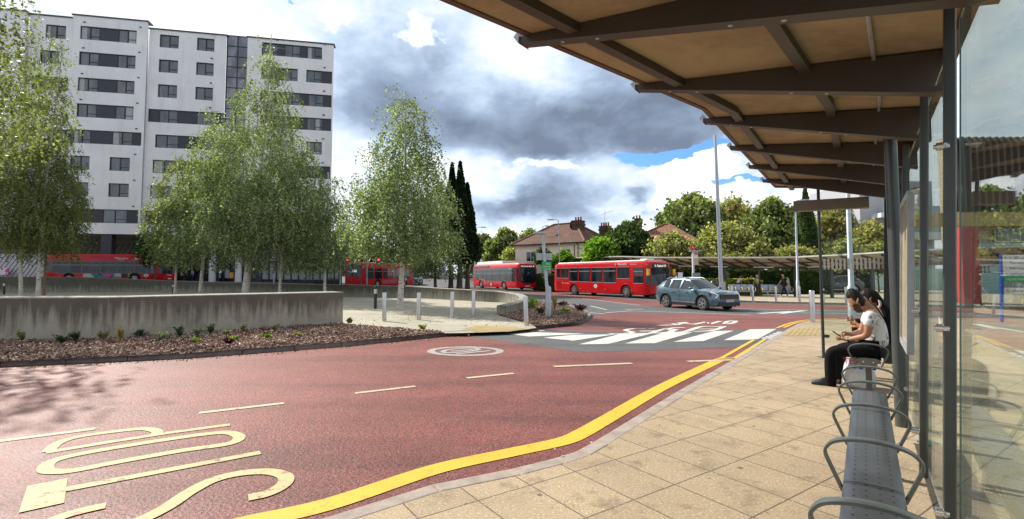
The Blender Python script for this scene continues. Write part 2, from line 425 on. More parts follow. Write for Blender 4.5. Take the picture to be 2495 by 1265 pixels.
m_yel = paint('yellow_paint', (.80, .50, .035), .4)
m_pyel = paint('worn_yellow_paint', (.62, .50, .25), 1.0, (.24, .09, .08))
m_dash = paint('faded_dash_paint', (.60, .52, .33), 1.0, (.24, .09, .08))
m_rnd = paint('faded_white_paint', (.42, .40, .38), .9, (.2, .07, .06))
m_wht = paint('white_paint', (.70, .69, .63), .75, (.12, .12, .12))
m_conc = concrete('stained_concrete', (.42, .385, .31), (.075, .06, .048), 1.05, .75)
m_conc2 = concrete('plaza_wall_concrete', (.33, .32, .26), (.075, .07, .055), .9, .8)
m_conctop = M('concrete_top', (.34, .32, .27), .9, var=.4, vscale=5, bump=.5, bscale=30)
m_steel = M('brushed_steel', (.52, .51, .49), .32, 1.0, var=.1)
m_galv = M('galvanised_steel', (.40, .44, .48), .5, .6, var=.15, vscale=8)
m_shelter = M('shelter_grey_paint', (.105, .115, .115), .38, .3, var=.08, vscale=5)
m_black = M('black_plastic', (.018, .018, .02), .45, var=.1)
m_dark = M('dark_metal', (.03, .032, .035), .4, .3)

# ================================================================ ground
def ground_sheet():
    mb = MB(); xs = [-900, -400, -200, -120, -90]+list(range(-72, 62, 4))+[70, 90, 130, 250, 500, 900]
    ys = [-60, -20, 0]+list(range(8, 132, 4))+[150, 200, 400, 900, 1800]
    n = len(xs)
    for y in ys:
        for x in xs: mb.v.append((x, y, zg(x, y)))
    for j in range(len(ys)-1):
        for i in range(n-1):
            mb.f.append((j*n+i, j*n+i+1, (j+1)*n+i+1, (j+1)*n+i)); mb.m.append(0)
    return struct('ground', mb, m_asph, smooth=60, fix=False)
ground_sheet()
def sheet(name, pts, z, mat):
    """flat polygon from pixel points or world points at height z"""
    P = [G(p[0], p[1], z) if len(p) == 2 else Vector((p[0], p[1], z)) for p in pts]
    mb = MB(); mb.poly(P); bm = bmesh.new()
    vs = [bm.verts.new(p) for p in P]; bm.faces.new(vs); bmesh.ops.triangulate(bm, faces=bm.faces)
    for f in bm.faces:
        if f.normal.z < 0: f.normal_flip()
    me = bpy.data.meshes.new(name); bm.to_mesh(me); bm.free(); me.materials.append(mat)
    o = bpy.data.objects.new(name, me); COL.objects.link(o); o['kind'] = 'structure'; return o

KL = [(-700, 925), (-200, 902), (0, 893), (451, 873), (832, 845), (1010, 826), (1090, 818), (1160, 811.5)]
KI = [(1160, 811.5), (1240, 809), (1307, 801), (1411, 789), (1436, 779), (1441, 771), (1430, 762), (1383, 745), (1326, 735)]
KN = [(240, 1440), (520, 1345), (782, 1265), (1052, 1181), (1250, 1142), (1350, 1117), (1405, 1100), (1450, 1075), (1640, 960), (1802, 868), (1847, 842), (1890, 818), (1921, 801), (1947, 788), (1975, 782), (2020, 779), (2200, 775), (2600, 777), (3400, 800)]
KF = [(1100, 690), (1312, 699), (1500, 716), (1700, 732), (1850, 738), (2068, 743), (2495, 752), (3400, 775)]
z1, z2, z3 = ROAD+.004, ROAD+.007, ROAD+.0095
sheet('red_road', KL+[(1131, 817), (1307, 801), (1411, 789), (1436, 779), (1441, 771), (1474, 764), (1524, 761), (1616, 764), (1748, 765), (2020, 768.6), (2495, 773), (3400, 790)]
      + [tuple(G(x, y, 0)*.985) for x, y in KN[::-1]]+[(-6., -8., 0), (-40., -8., 0), (-40., 11.0, 0)], z1, m_red)
sheet('red_lane', [(1130, 693), (1270, 703), (1400, 716), (1500, 727), (1600, 736), (1785, 741), (1850, 741), (2068, 745), (2495, 755), (3400, 778), (3400, 790), (2495, 766), (2060, 756), (1850, 752), (1640, 750), (1540, 742), (1420, 727), (1300, 714), (1130, 701)], z1, m_red)
sheet('crossing_surface', [(1131, 818), (1172, 812), (1240, 810), (1307, 803), (1500, 808.5), (1780, 803), (1921, 800.5), (1890, 818), (1847, 843), (1648, 852), (1416, 858.5), (1333, 847), (1195, 827)], z2, m_asph)

# painted markings
def marks(name, quads, mat, z=z3):
    mb = MB()
    for q in quads: mb.poly([G(x, y, z) for x, y in q])
    o = mb.build(name, mat); o['kind'] = 'structure'
    for p in o.data.polygons:
        if p.normal.z < 0: p.flip()
    return o
def catmull(pts, n=6, closed=False):
    out = []; N = len(pts)
    rng = range(N) if closed else range(N-1)
    for i in rng:
        p0 = pts[(i-1) % N] if closed or i else pts[0]; p1 = pts[i]; p2 = pts[(i+1) % N]; p3 = pts[(i+2) % N] if closed or i+2 < N else pts[-1]
        for k in range(n):
            t = k/n
            out.append(.5*((2*p1)+(p2-p0)*t+(2*p0-5*p1+4*p2-p3)*t*t+(3*p1-p0-3*p2+p3)*t**3))
    if not closed: out.append(pts[-1].copy())
    return out
def ribbon(mb, pts, w, closed=False):
    L = []; n = len(pts)
    for i, p in enumerate(pts):
        a = pts[(i-1) % n] if (closed or i) else p; b = pts[(i+1) % n] if (closed or i < n-1) else p
        t = (b-a).normalized(); nn = Vector((-t.y, t.x, 0)); L.append((p+nn*w/2, p-nn*w/2))
    for i in range(n if closed else n-1):
        j = (i+1) % n; mb.poly([L[i][0], L[i][1], L[j][1], L[j][0]])
def strokes(name, lst, mat, z=z3, conv=lambda x, y: (x, y)):
    mb = MB()
    for i, s in enumerate(lst):
        w, pts = s[0], s[1]; closed = len(s) > 2 and s[2] == 'c'; straight = len(s) > 2 and s[2] == 's'
        P = [G(*conv(x, y), z+.0004*i) for x, y in pts]
        if not straight: P = catmull(P, 7, closed)
        ribbon(mb, P, w, closed)
    o = mb.build(name, mat, fix=False); o['kind'] = 'structure'
    for p in o.data.polygons:
        if p.normal.z < 0: p.flip()
    return o
marks('zebra_stripes', [
    [(1763, 829), (1827, 802.5), (1892, 801.5), (1845, 827)], [(1641, 833), (1738, 807), (1788, 805.5), (1714, 831)],
    [(1522, 837), (1619, 810.5), (1688, 809.5), (1596, 836)], [(1410, 839), (1507, 815), (1591, 812), (1481, 838)],
    [(1324, 823), (1395, 816), (1498, 815), (1397, 830)], [(1239, 814), (1290, 809.5), (1427, 813), (1290, 820)]], m_wht)
marks('crossing_edge_marks', [[(1855+i*9, 825-i*3.6), (1858+i*9, 822.5-i*3.6), (1884+i*9, 822.5-i*3.2), (1880+i*9, 825-i*3.2)] for i in range(5)]
      + [[(1200+i*22, 811-i*.9), (1206+i*22, 809.6-i*.9), (1218+i*22, 809.6-i*.9), (1213+i*22, 811-i*.9)] for i in range(6)], m_wht)
cz = lambda x, y: (x/3.372, 990+y/3.372)
strokes('bus_stop_lettering', [
    (.10, [(380, 378), (900, 292), (1400, 215), (1890, 150)], 's'),
    (.105, [(395, 372), (470, 305), (640, 250), (950, 205), (1180, 184), (1290, 205), (1275, 232)]),
    (.115, [(375, 520), (430, 450), (700, 382), (1250, 290), (1700, 226), (1880, 216), (1965, 252), (1880, 305), (1500, 362), (1000, 450), (640, 520), (480, 535)], 'c'),
    (.105, [(440, 700), (2140, 378)], 's'), (.24, [(392, 622), (345, 832)], 's'),
    (.125, [(2040, 748), (2200, 712), (2330, 640), (2340, 570), (2200, 535), (1980, 548), (1760, 600), (1560, 700), (1380, 820), (1150, 935), (900, 1010)]),
    (.115, [(870, 812), (700, 850), (520, 900), (330, 985)])], m_pyel, conv=cz)
strokes('bus_cage_lines', [
    (.10, [(-260, 1108), (234, 1044)], 's'), (.10, [(485, 1006), (692, 982)], 's'), (.10, [(865, 958), (1012, 941)], 's'),
    (.11, [(1137, 921), (1252, 909.5)], 's'), (.13, [(1349, 893), (1540, 885)], 's'), (.15, [(1676, 880.5), (1788, 876.5)], 's')], m_dash)
strokes('wide_yellow_line', [(.215, [(250, 1375), (560, 1283), (800, 1228), (1060, 1143), (1240, 1103), (1370, 1075), (1420, 1054), (1480, 1020), (1620, 940), (1755, 876)])], m_yel)
strokes('double_yellow_lines', [(.085, [(1757, 873), (1840, 826)], 's'), (.085, [(1790, 873), (1865, 826)], 's'), (.08, [(1745, 873.5), (1800, 872)], 's'),
    (.09, [(1893, 799), (1930, 786), (1970, 779.5), (2040, 776)]), (.09, [(1910, 798), (1945, 785.5), (1985, 780.5), (2040, 778.4)])], m_yel)
c3 = lambda x, y: (780+x/3.614, 550+y/3.614)
strokes('speed_roundel', [
    (.17, [(975+305+305*math.cos(a), 1105+37*math.sin(a)) for a in [i*math.pi/9 for i in range(18)]], 'c'),
    (.13, [(1085, 1106), (1130, 1092), (1260, 1080), (1360, 1079), (1395, 1089), (1360, 1099), (1240, 1112), (1115, 1119)], 'c'),
    (.12, [(1150, 1106), (1290, 1095), (1350, 1091)]), (.12, [(1195, 1130), (1350, 1114), (1495, 1101)], 's')], m_rnd, conv=c3)
c8 = lambda x, y: (1400+x/4.024, 740+y/4.024)
strokes('buses_only_lettering', [
    (.17, [(1475, 194), (1500, 174), (1565, 167), (1578, 173), (1550, 190), (1490, 199)], 'c'),
    (.17, [(1170, 203), (1290, 178), (1330, 198), (1430, 171)], 's'), (.17, [(1100, 181), (1010, 186), (1190, 203)], 's'),
    (.17, [(820, 213), (1000, 207), (1100, 181)], 's'), (.15, [(1000, 207), (960, 195)], 's'),
    (.17, [(345, 291), (400, 298), (500, 292), (570, 280), (520, 268), (505, 256), (590, 244), (695, 246)]),
    (.17, [(530, 295), (740, 290), (900, 240), (720, 244)], 's'), (.15, [(640, 270), (800, 266)], 's'),
    (.17, [(765, 283), (820, 288), (930, 278), (960, 262), (920, 250), (980, 236), (1080, 234)]),
    (.17, [(1000, 250), (940, 275), (1010, 280), (1110, 268), (1210, 232)]),
    (.17, [(1090, 272), (1240, 226), (1400, 224), (1465, 222), (1380, 255), (1290, 268), (1160, 272)]), (.14, [(1210, 250), (1360, 247)], 's')], m_wht, conv=c8)
c4 = lambda x, y: (1130+x/3.564, 560+y/3.564)
strokes('lane_lines', [
    (.16, [(1075, 719), (1220, 729)], 's'), (.12, [(1225, 722), (1450, 704), (1700, 712), (2495, 740)], 's'),
    (.15, [(1400, 692), (1560, 688)], 's'), (.10, [(880, 565), (1050, 578)], 's'), (.12, [(1100, 660), (1240, 695)], 's')], m_wht, conv=c4)
strokes('far_lane_lines', [(.12, [(1790, 752), (2060, 758), (2500, 768)], 's'), (.12, [(1950, 762.5), (2060, 764), (2500, 771)], 's'),
    (.12, [(1420, 728), (1560, 744)], 's'),
    (.3, [(1850, 764), (1930, 759)], 's'), (.3, [(1900, 764), (1960, 757)], 's')], m_wht)
strokes('far_kerb_yellow_line', [(.12, [(1360, 708), (1500, 719.5), (1700, 736), (1850, 742), (2068, 747), (2495, 757)], 's')], m_pyel)

# pavements and kerbs (real step above the road)
def off(P, w):
    out = []
    for i, p in enumerate(P):
        a = P[max(i-1, 0)]; b = P[min(i+1, len(P)-1)]; t = (b-a).normalized()
        out.append(p+Vector((-t.y, t.x, 0))*w)
    return out
def walk(P, step):
    """points every step along the polyline"""
    out = []; acc = 0
    for a, b in zip(P[:-1], P[1:]):
        L = (b-a).length
        while acc <= L:
            out.append(a.lerp(b, acc/L)); acc += step
        acc -= L
    return out
def kerb(name, px, z, mat, w, step=.9, mid=0.004, ref=ROAD):
    P = [G(x, y, ref) for x, y in px]; Q = off(P, w); mb = MB()
    for a, b, c, d in zip(P[:-1], P[1:], Q[1:], Q[:-1]):
        L = (b-a).length; n = max(1, round(L/step))
        for i in range(n):
            t0, t1 = i/n+.004/L*1.2, (i+1)/n-.004/L*1.2
            q = [a.lerp(b, t0), a.lerp(b, t1), d.lerp(c, t1), d.lerp(c, t0)]
            for v in q: v.z = ROAD-.05
            e = Vector((0, 0, z-ROAD+.05+mid+random.uniform(-.002, .002)))
            mb.hexa(q, [v+e for v in q])
    o = mb.build(name, mat, bevel=.012); o['kind'] = 'structure'; return o
kerb('kerb', KL, 0, m_kerb, .14)
kerb('kerb', KI[2:], 0, m_kerb, .14, .6)
kerb('kerb', KN, 0, m_kerbn, -.15, ref=0.0)
kerb('kerb', KF, 0, m_kerbn, .15)
kerb('dropped_kerb', KI[:3], -.075, m_kerb, .14, .6)

def slab(name, pts, mat, z=0.0):
    o = sheet(name, pts, z, mat); return o
slab('pavement', [tuple(G(x, y, 0)) for x, y in KN]+[(40., 20., 0), (40., -20., 0), (-8., -20., 0), (-8., 0.3, 0)], m_pave)
slab('pavement', [tuple(G(x, y, ROAD)) for x, y in KF][::-1]+[(-2, 84., 0), (75., 84., 0)], m_pave_far, 0.0)
slab('tactile_paving', [(1900, 818), (1930, 800.5), (2000, 800), (1995, 818)], m_tact, .004)
slab('tactile_paving', [(1130, 800), (1160, 793), (1250, 796), (1290, 802), (1225, 808), (1165, 810.5)], m_tact, .004)
WALLF = [(-900, 836), (0, 830), (255, 827), (504, 811), (835, 790)]
slab('plaza_paving', [(-900, 838), (0, 832), (835, 792), (1084, 812), (1130, 811.5), (1172, 810), (1240, 808), (1307, 799), (1275, 772), (1290, 745), (1270, 738), (1192, 733), (1001, 724), (784, 718), (409, 711), (0, 712), (-900, 714)], m_plaza, 0.0)

# ================================================================ planting beds with bark
m_mulch = leafmat('bark_chips', [(.06, .03, .02), (.19, .10, .07), (.36, .23, .17), (.58, .47, .39), (.28, .14, .10), (.72, .63, .55)], trans=0, rough=.85)
m_soil = M('bark_soil', (.055, .032, .022), .95, var=.4, vscale=12, bump=.8, bscale=40)
rng = np.random.default_rng(5)
def quads_mesh(name, C, U, V, mat, parent=None, kind=None):
    """one small quad per row: centre C, half axes U and V"""
    n = len(C); vs = np.stack([C-U-V, C+U-V, C+U+V, C-U+V], 1).reshape(-1, 3).astype(np.float32)
    me = bpy.data.meshes.new(name); me.vertices.add(4*n); me.vertices.foreach_set('co', vs.ravel())
    me.loops.add(4*n); me.loops.foreach_set('vertex_index', np.arange(4*n, dtype=np.int32))
    me.polygons.add(n); me.polygons.foreach_set('loop_start', np.arange(0, 4*n, 4, dtype=np.int32))
    me.update(calc_edges=True); me.materials.append(mat)
    o = bpy.data.objects.new(name, me); COL.objects.link(o); o.parent = parent
    if kind: o['kind'] = kind
    return o
def rand_axes(n, size, flat=0.0, asp=.6):
    a = rng.normal(size=(n, 3)); a[:, 2] *= (1-flat); a /= np.linalg.norm(a, axis=1)[:, None]
    b = rng.normal(size=(n, 3)); b[:, 2] *= (1-flat); b -= a*(a*b).sum(1)[:, None]; b /= np.linalg.norm(b, axis=1)[:, None]
    s = size*(.6+.8*rng.random(n))[:, None]
    return a*s, b*s*asp
def inpoly(x, y, P):
    c = np.zeros(len(x), bool); j = len(P)-1
    for i in range(len(P)):
        xi, yi, xj, yj = P[i][0], P[i][1], P[j][0], P[j][1]
        c ^= ((yi > y) != (yj > y)) & (x < (xj-xi)*(y-yi)/(yj-yi+1e-12)+xi); j = i
    return c
def bed(px, n, hump):
    P = [G(x, y, 0) for x, y in px]
    o = sheet('planting_bed', [tuple(p) for p in P], .006, m_soil)
    lo = np.array([min(p.x for p in P), min(p.y for p in P)]); hi = np.array([max(p.x for p in P), max(p.y for p in P)])
    q = lo+(hi-lo)*rng.random((n*6, 2)); q = q[inpoly(q[:, 0], q[:, 1], P)][:n]
    zz = .012+hump*rng.random(len(q))**1.6+hump*.5*np.sin(q[:, 0]*3.1)*np.cos(q[:, 1]*4.3)
    C = np.column_stack([q, np.maximum(.012, zz)]); U, V = rand_axes(len(q), .021, .45, .5)
    quads_mesh('bark_mulch', C, U, V, m_mulch, kind='stuff')
bed([(-300, 895), (0, 882), (451, 862), (832, 835), (1010, 818.5), (1084, 811), (960, 801), (836, 793), (836, 789), (504, 810), (255, 828), (0, 831), (-300, 833)], 42000, .05)
bed([(1214, 768), (1307, 795), (1405, 786), (1428, 777), (1433, 771), (1422, 762), (1380, 748), (1330, 738), (1285, 742), (1276, 756)], 20000, .10)
bed([(990, 697.5), (1000, 693), (1140, 697), (1230, 705), (1240, 711), (1173, 706), (1082, 702)], 2500, .05)

# ================================================================ retaining walls
def wall_run(name, path, thick, mats, label):
    """path: (base x px, base y px, top z)"""
    P = [G(x, y, 0) for x, y, _ in path]; Q = off(P, thick)
    rf = []
    for p, q, (_, _, h) in zip(P, Q, path):
        u = Vector((0, 0, h)); e = Vector((0, 0, .02)); i = (q-p).normalized()*.02
        rf.append([p-Vector((0, 0, .1)), p+u-e, p+u+i, q+u-i, q+u-e, q-Vector((0, 0, .1))])
    mb = MB(); mb.rings(rf, True, True, 0)
    o = mb.build(name, mats, smooth=30)
    for f in o.data.polygons:
        if f.normal.z > .6: f.material_index = 1
    return tag(o, label, 'wall')
def hz(x, yb, yt):
    p = G(x, yb); return D(x, yt, p.y).z
wp = [(-900, 836), (-300, 833), (0, 831), (255, 828.5), (504, 811), (835, 790)]
wall_run('retaining_wall', [(x, y, 1.06) for x, y in wp], 1.05, [m_conc, m_conctop], 'long low weather-stained concrete wall behind the bark bed by the red road')
fw = [(-700, 716, 674), (-60, 714, 674), (0, 713, 674), (191, 712, 675), (409, 712, 684), (600, 714, 689), (784, 720, 693), (835, 722, 693.5), (1001, 726, 698), (1082, 730, 703), (1173, 735, 708), (1205, 736, 709.5)]
fwp = [(x, b, hz(x, b, t)) for x, b, t in fw]+[(1235, 738, .60), (1257, 742, .56), (1266, 748, .52), (1262, 754, .47), (1242, 760, .42), (1210, 766, .37)]
wall_run('curved_plaza_wall', fwp, .45, [m_conc2, m_conctop], 'curved concrete wall round the back of the paved plaza, hooking round at its end')

# fallen leaves gathered along the kerb and over the plaza
def litter(name, px, n, spread, mat, size, z):
    P = [G(x, y, z) for x, y in px]; W_ = walk(P, sum((b-a).length for a, b in zip(P[:-1], P[1:]))/n)
    C = np.array([[p.x, p.y, p.z] for p in W_]); C[:, :2] += rng.normal(size=(len(C), 2))*spread; C[:, 2] = z+.006
    U, V = rand_axes(len(C), size, .8, .7); quads_mesh(name, C, U, V, mat, kind='stuff')
m_fall = leafmat('fallen_leaves', [(.30, .20, .05), (.42, .30, .08), (.22, .12, .05), (.5, .42, .2)], trans=0, rough=.8)
litter('fallen_leaves', [(0, 899), (451, 878), (832, 849), (1160, 816)], 420, .09, m_fall, .014, ROAD+.004)
litter('fallen_leaves', [(860, 785), (1000, 775), (1190, 770), (1250, 795)], 260, .9, m_fall, .02, .002)
litter('fallen_leaves', [(1310, 803), (1411, 791), (1441, 775)], 90, .15, m_fall, .016, ROAD+.004)
litter('pavement_litter', [(1450, 1180), (1700, 1000), (1900, 880), (1960, 830)], 60, .8, M('litter_white', (.6, .58, .52), .8), .010, .004)
# ================================================================ the white apartment block
m_render, _k, _b = nt('white_render')
_co = objco(_k); _st = _k.noise(_k.mapping(_co, scale=(1.2, 1.2, .12)), 1.2, 7, .7)
_c = _k.mix(_k.ramp(_st, [(.52, 0), (.74, .45)]), (.84, .84, .85), (.50, .50, .50))
_c = _k.mix(1.0, _c, _k.ramp(_k.noise(_co, .5, 6, .6), [(.3, .92), (.7, 1.04)]), 'MULTIPLY')
_k.put(_b.inputs['Base Color'], _c); _b.inputs['Roughness'].default_value = .85
m_panel = M('slate_panel', (.028, .032, .045), .45, var=.15, vscale=2)
m_frame = M('window_frame', (.02, .022, .028), .4)
m_coping = M('metal_coping', (.05, .055, .065), .35, .5)
def winglass(name, base, rough=.04, spec=.9, coat=.5):
    m, k, b = nt(name); co = objco(k)
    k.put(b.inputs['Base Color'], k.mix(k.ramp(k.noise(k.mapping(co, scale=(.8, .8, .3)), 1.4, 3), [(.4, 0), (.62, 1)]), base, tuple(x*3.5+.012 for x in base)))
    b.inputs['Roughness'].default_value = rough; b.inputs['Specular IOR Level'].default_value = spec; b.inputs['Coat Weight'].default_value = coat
    bp = k.node('ShaderNodeBump'); bp.inputs['Strength'].default_value = .03; bp.inputs['Distance'].default_value = .05
    k.l.new(k.noise(co, .9, 2), bp.inputs['Height']); k.l.new(bp.outputs[0], b.inputs['Normal'])
    return m
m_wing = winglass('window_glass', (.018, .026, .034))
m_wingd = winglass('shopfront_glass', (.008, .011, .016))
m_curt = M('net_curtain', (.42, .44, .43), .8, var=.25, vscale=9)
m_soffit = M('soffit_boards', (.30, .26, .20), .8, var=.1)
m_planks = M('timber_planks', (.42, .38, .30), .8, var=.15)
m_white = M('white_metal', (.72, .73, .74), .4, var=.05)

PA = D(187, 300, 57.6); PB = D(815, 300, 63.5)
fu = Vector((PB.x-PA.x, PB.y-PA.y, 0)).normalized(); fn = Vector((fu.y, -fu.x, 0))   # fn faces the camera
FA = Vector((PA.x, PA.y, 0))
def FP(u, z, out=0.0): return FA+fu*u+Vector((0, 0, z))+fn*out
def fuz(x, y):
    P = onplane(x, y, FA, fn); d = P-FA; return d.dot(fu), P.z
def zrow(y): return fuz(270, y)[1]
STO = (zrow(89)-zrow(528))/7.0     # storey pitch
ZR = [zrow(89)-i*STO for i in range(8)]; WH = 1.62
uu = lambda x, y=300: fuz(x, y)[0]
block = thing('apartment_block', 'nine-storey white rendered apartment block with slate window bands behind the birches', 'building', FP(12, 0))
def bay(u0, u1, z0, z1, out, wins, top=0.35):
    """wall of one bay with real openings; wins: (u0, u1, zc, pattern)"""
    us = sorted({u0, u1, *[w[0] for w in wins], *[w[1] for w in wins]}); us = [u for u in us if u0 <= u <= u1]
    zs = sorted({z0, z1, *[w[2]-WH/2 for w in wins], *[w[2]+WH/2 for w in wins]})
    mb = MB()
    def hole(u, z): return any(w[0] < u < w[1] and abs(z-w[2]) < WH/2 for w in wins)
    for a, b in zip(us[:-1], us[1:]):
        for c, d in zip(zs[:-1], zs[1:]):
            if not hole((a+b)/2, (c+d)/2): mb.poly([FP(a, c, out), FP(b, c, out), FP(b, d, out), FP(a, d, out)])
    for a, b, zc, _ in wins:
        c, d = zc-WH/2, zc+WH/2; I = out-.24
        mb.poly([FP(a, c, out), FP(b, c, out), FP(b, c, I), FP(a, c, I)]); mb.poly([FP(a, d, I), FP(b, d, I), FP(b, d, out), FP(a, d, out)])
        mb.poly([FP(a, c, I), FP(a, d, I), FP(a, d, out), FP(a, c, out)]); mb.poly([FP(b, c, out), FP(b, d, out), FP(b, d, I), FP(b, c, I)])
    B = -14
    mb.poly([FP(u0, z0, out), FP(u0, z1, out), FP(u0, z1, B), FP(u0, z0, B)]); mb.poly([FP(u1-6, z0, B), FP(u1-6, z1, B), FP(u1, z1, out), FP(u1, z0, out)])
    mb.poly([FP(u0, z1, out), FP(u1, z1, out), FP(u1-6, z1, B), FP(u0, z1, B)]); mb.poly([FP(u0, z0, B), FP(u1-6, z0, B), FP(u1, z0, out), FP(u0, z0, out)])
    mb.build('wall', m_render, block, world=True, fix=False)
    cp = MB(); cp.hexa([FP(u0-.1, z1, out+.12), FP(u1+.1, z1, out+.12), FP(u1+.1, z1, -.6), FP(u0-.1, z1, -.6)], [FP(u0-.1, z1+top*.4, out+.12), FP(u1+.1, z1+top*.4, out+.12), FP(u1+.1, z1+top*.4, -.6), FP(u0-.1, z1+top*.4, -.6)])
    cp.build('roof_edge', m_coping, block, world=True)
    for a, b, zc, pat in wins:
        fr = MB(); gl = MB(); cu = MB(); c, d = zc-WH/2, zc+WH/2; I = out-.22
        for q in ((a, b, c, c+.07), (a, b, d-.07, d), (a, a+.07, c+.07, d-.07), (b-.07, b, c+.07, d-.07)):
            fr.hexa([FP(q[0], q[2], I), FP(q[1], q[2], I), FP(q[1], q[2], I+.1), FP(q[0], q[2], I+.1)], [FP(q[0], q[3], I), FP(q[1], q[3], I), FP(q[1], q[3], I+.1), FP(q[0], q[3], I+.1)], 1)
        tot = sum(w for _, w in pat); u = a
        for kind, w in pat:
            e = u+(b-a)*w/tot
            if kind == 'd':
                fr.hexa([FP(u, c+.07, I), FP(e, c+.07, I), FP(e, c+.07, I+.07), FP(u, c+.07, I+.07)], [FP(u, d-.07, I), FP(e, d-.07, I), FP(e, d-.07, I+.07), FP(u, d-.07, I+.07)], 0)
            else:
                gl.poly([FP(u, c, I+.01), FP(e, c, I+.01), FP(e, d, I+.01), FP(u, d, I+.01)])
                for uu_ in (u, (u+e)/2, e):
                    fr.hexa([FP(uu_-.035, c+.07, I), FP(uu_+.035, c+.07, I), FP(uu_+.035, c+.07, I+.085), FP(uu_-.035, c+.07, I+.085)], [FP(uu_-.035, d-.07, I), FP(uu_+.035, d-.07, I), FP(uu_+.035, d-.07, I+.085), FP(uu_-.035, d-.07, I+.085)], 1)
                fr.hexa([FP((u+e)/2, c+.45, I), FP(e, c+.45, I), FP(e, c+.45, I+.08), FP((u+e)/2, c+.45, I+.08)], [FP((u+e)/2, c+.5, I), FP(e, c+.5, I), FP(e, c+.5, I+.08), FP((u+e)/2, c+.5, I+.08)], 1)
                if random.random() < .38:
                    s0 = u+(e-u)*random.choice([.02, .55]); s1 = s0+(e-u)*random.uniform(.15, .42)
                    pts = []
                    for q in range(13):
                        t = q/12; pts.append((s0+(s1-s0)*t, I+.012+.014*(q % 2)))
                    for (g0, o0), (g1, o1) in zip(pts[:-1], pts[1:]): cu.poly([FP(g0, c+.07, o0), FP(g1, c+.07, o1), FP(g1, d-.07, o1), FP(g0, d-.07, o0)])
            u = e
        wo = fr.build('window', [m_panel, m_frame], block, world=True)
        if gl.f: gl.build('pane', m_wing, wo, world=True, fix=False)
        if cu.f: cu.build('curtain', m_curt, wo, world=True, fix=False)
ub0, ub1, ub2, ust, ub3, ub4 = uu(60), uu(172), uu(356), uu(546), uu(600), uu(811)
ZB = zrow(571); HT = fuz(815, 113)[1]
GD = [('g', 1), ('d', 1), ('g', 1)]
def rel(a, b, f0, f1, row, pat): return (lerp(a, b, f0), lerp(a, b, f1), ZR[row], pat)
b0 = [rel(ub0, ub1, .35, .80, 0, [('g', 1)]), rel(ub0, ub1, .25, .68, 1, [('g', 1)]), rel(ub0, ub1, .1, .9, 2, [('g', 1), ('d', 1.2)]), rel(ub0, ub1, .1, .5, 3, [('g', 1)]),
      rel(ub0, ub1, .5, .999, 4, [('d', 1), ('g', 1)]), rel(ub0, ub1, .1, .4, 5, [('g', 1)]), rel(ub0, ub1, .1, .4, 6, [('g', 1)]), rel(ub0, ub1, .2, .999, 7, [('d', 1), ('g', 1)])]
bay(ub0, ub1, ZB, HT+.55, 0, b0)
bay(uu(-260), ub0, ZB, HT+.55, .6, [rel(uu(-260), ub0, f, f+.2, r, [('g', 1), ('d', .7)]) for r in range(8) for f in (.1, .6)])
b1 = [rel(ub1, ub2, .10, .85, r, GD) for r in range(4)]+[rel(ub1, ub2, 0.001, .97, 4, [('d', .3), ('g', 1), ('d', 1.3), ('g', 1.2), ('d', .6)])]
for r in (5, 6): b1 += [rel(ub1, ub2, .05, .30, r, [('g', 1)]), rel(ub1, ub2, .56, .83, r, [('g', 1)])]
b1 += [rel(ub1, ub2, .04, .97, 7, [('d', 1), ('d', 1), ('g', 1.4), ('d', .7)])]
bay(ub1, ub2, ZB, HT+.75, .45, b1)
b2 = []
for r in (0, 1, 2): b2 += [rel(ub2, ust, .13, .375, r, [('g', 1)]), rel(ub2, ust, .61, .84, r, [('g', 1)])]
b2 += [rel(ub2, ust, .02, .999, 3, [('d', .6), ('g', 1), ('d', 1.1), ('g', 1), ('d', .6)]), rel(ub2, ust, .12, .999, 4, [('g', 1), ('d', 1.1), ('g', 1)]),
       rel(ub2, ust, .10, .999, 5, [('g', 1), ('d', 1.2), ('g', 1)]), rel(ub2, ust, .08, .36, 6, [('g', 1)]), rel(ub2, ust, .58, .84, 6, [('g', 1)]), rel(ub2, ust, .03, .999, 7, [('d', 1), ('g', 1), ('d', 1.3), ('g', 1)])]
bay(ub2, ust, ZB, HT+.1, 0, b2)
b3 = [rel(ub3, ub4, .16, .86, 0, [('g', 1.2), ('d', .6), ('g', 1.2), ('d', .6), ('g', 1.2)]), rel(ub3, ub4, .16, .58, 1, [('g', 1), ('d', .5), ('g', 1)]), rel(ub3, ub4, .68, .985, 1, [('g', 1), ('d', .7)]),
      rel(ub3, ub4, .16, .985, 2, [('g', 1), ('d', .6), ('g', 1), ('d', .6), ('g', 1), ('d', .6)]), rel(ub3, ub4, .16, .985, 3, [('d', 1), ('g', 1), ('d', 1), ('g', 1), ('d', .6)]),
      rel(ub3, ub4, .25, .55, 4, [('g', 1)]), rel(ub3, ub4, .70, .88, 4, [('g', 1)]), rel(ub3, ub4, .25, .985, 5, [('d', 1), ('g', 1), ('d', 1.2)]), rel(ub3, ub4, .3, .5, 6, [('g', 1)]), rel(ub3, ub4, .7, .9, 6, [('g', 1)]),
      rel(ub3, ub4, .16, .985, 7, [('d', 1), ('g', 1), ('d', 1), ('g', 1)])]
bay(ub3, ub4, ZB, HT, .35, b3)
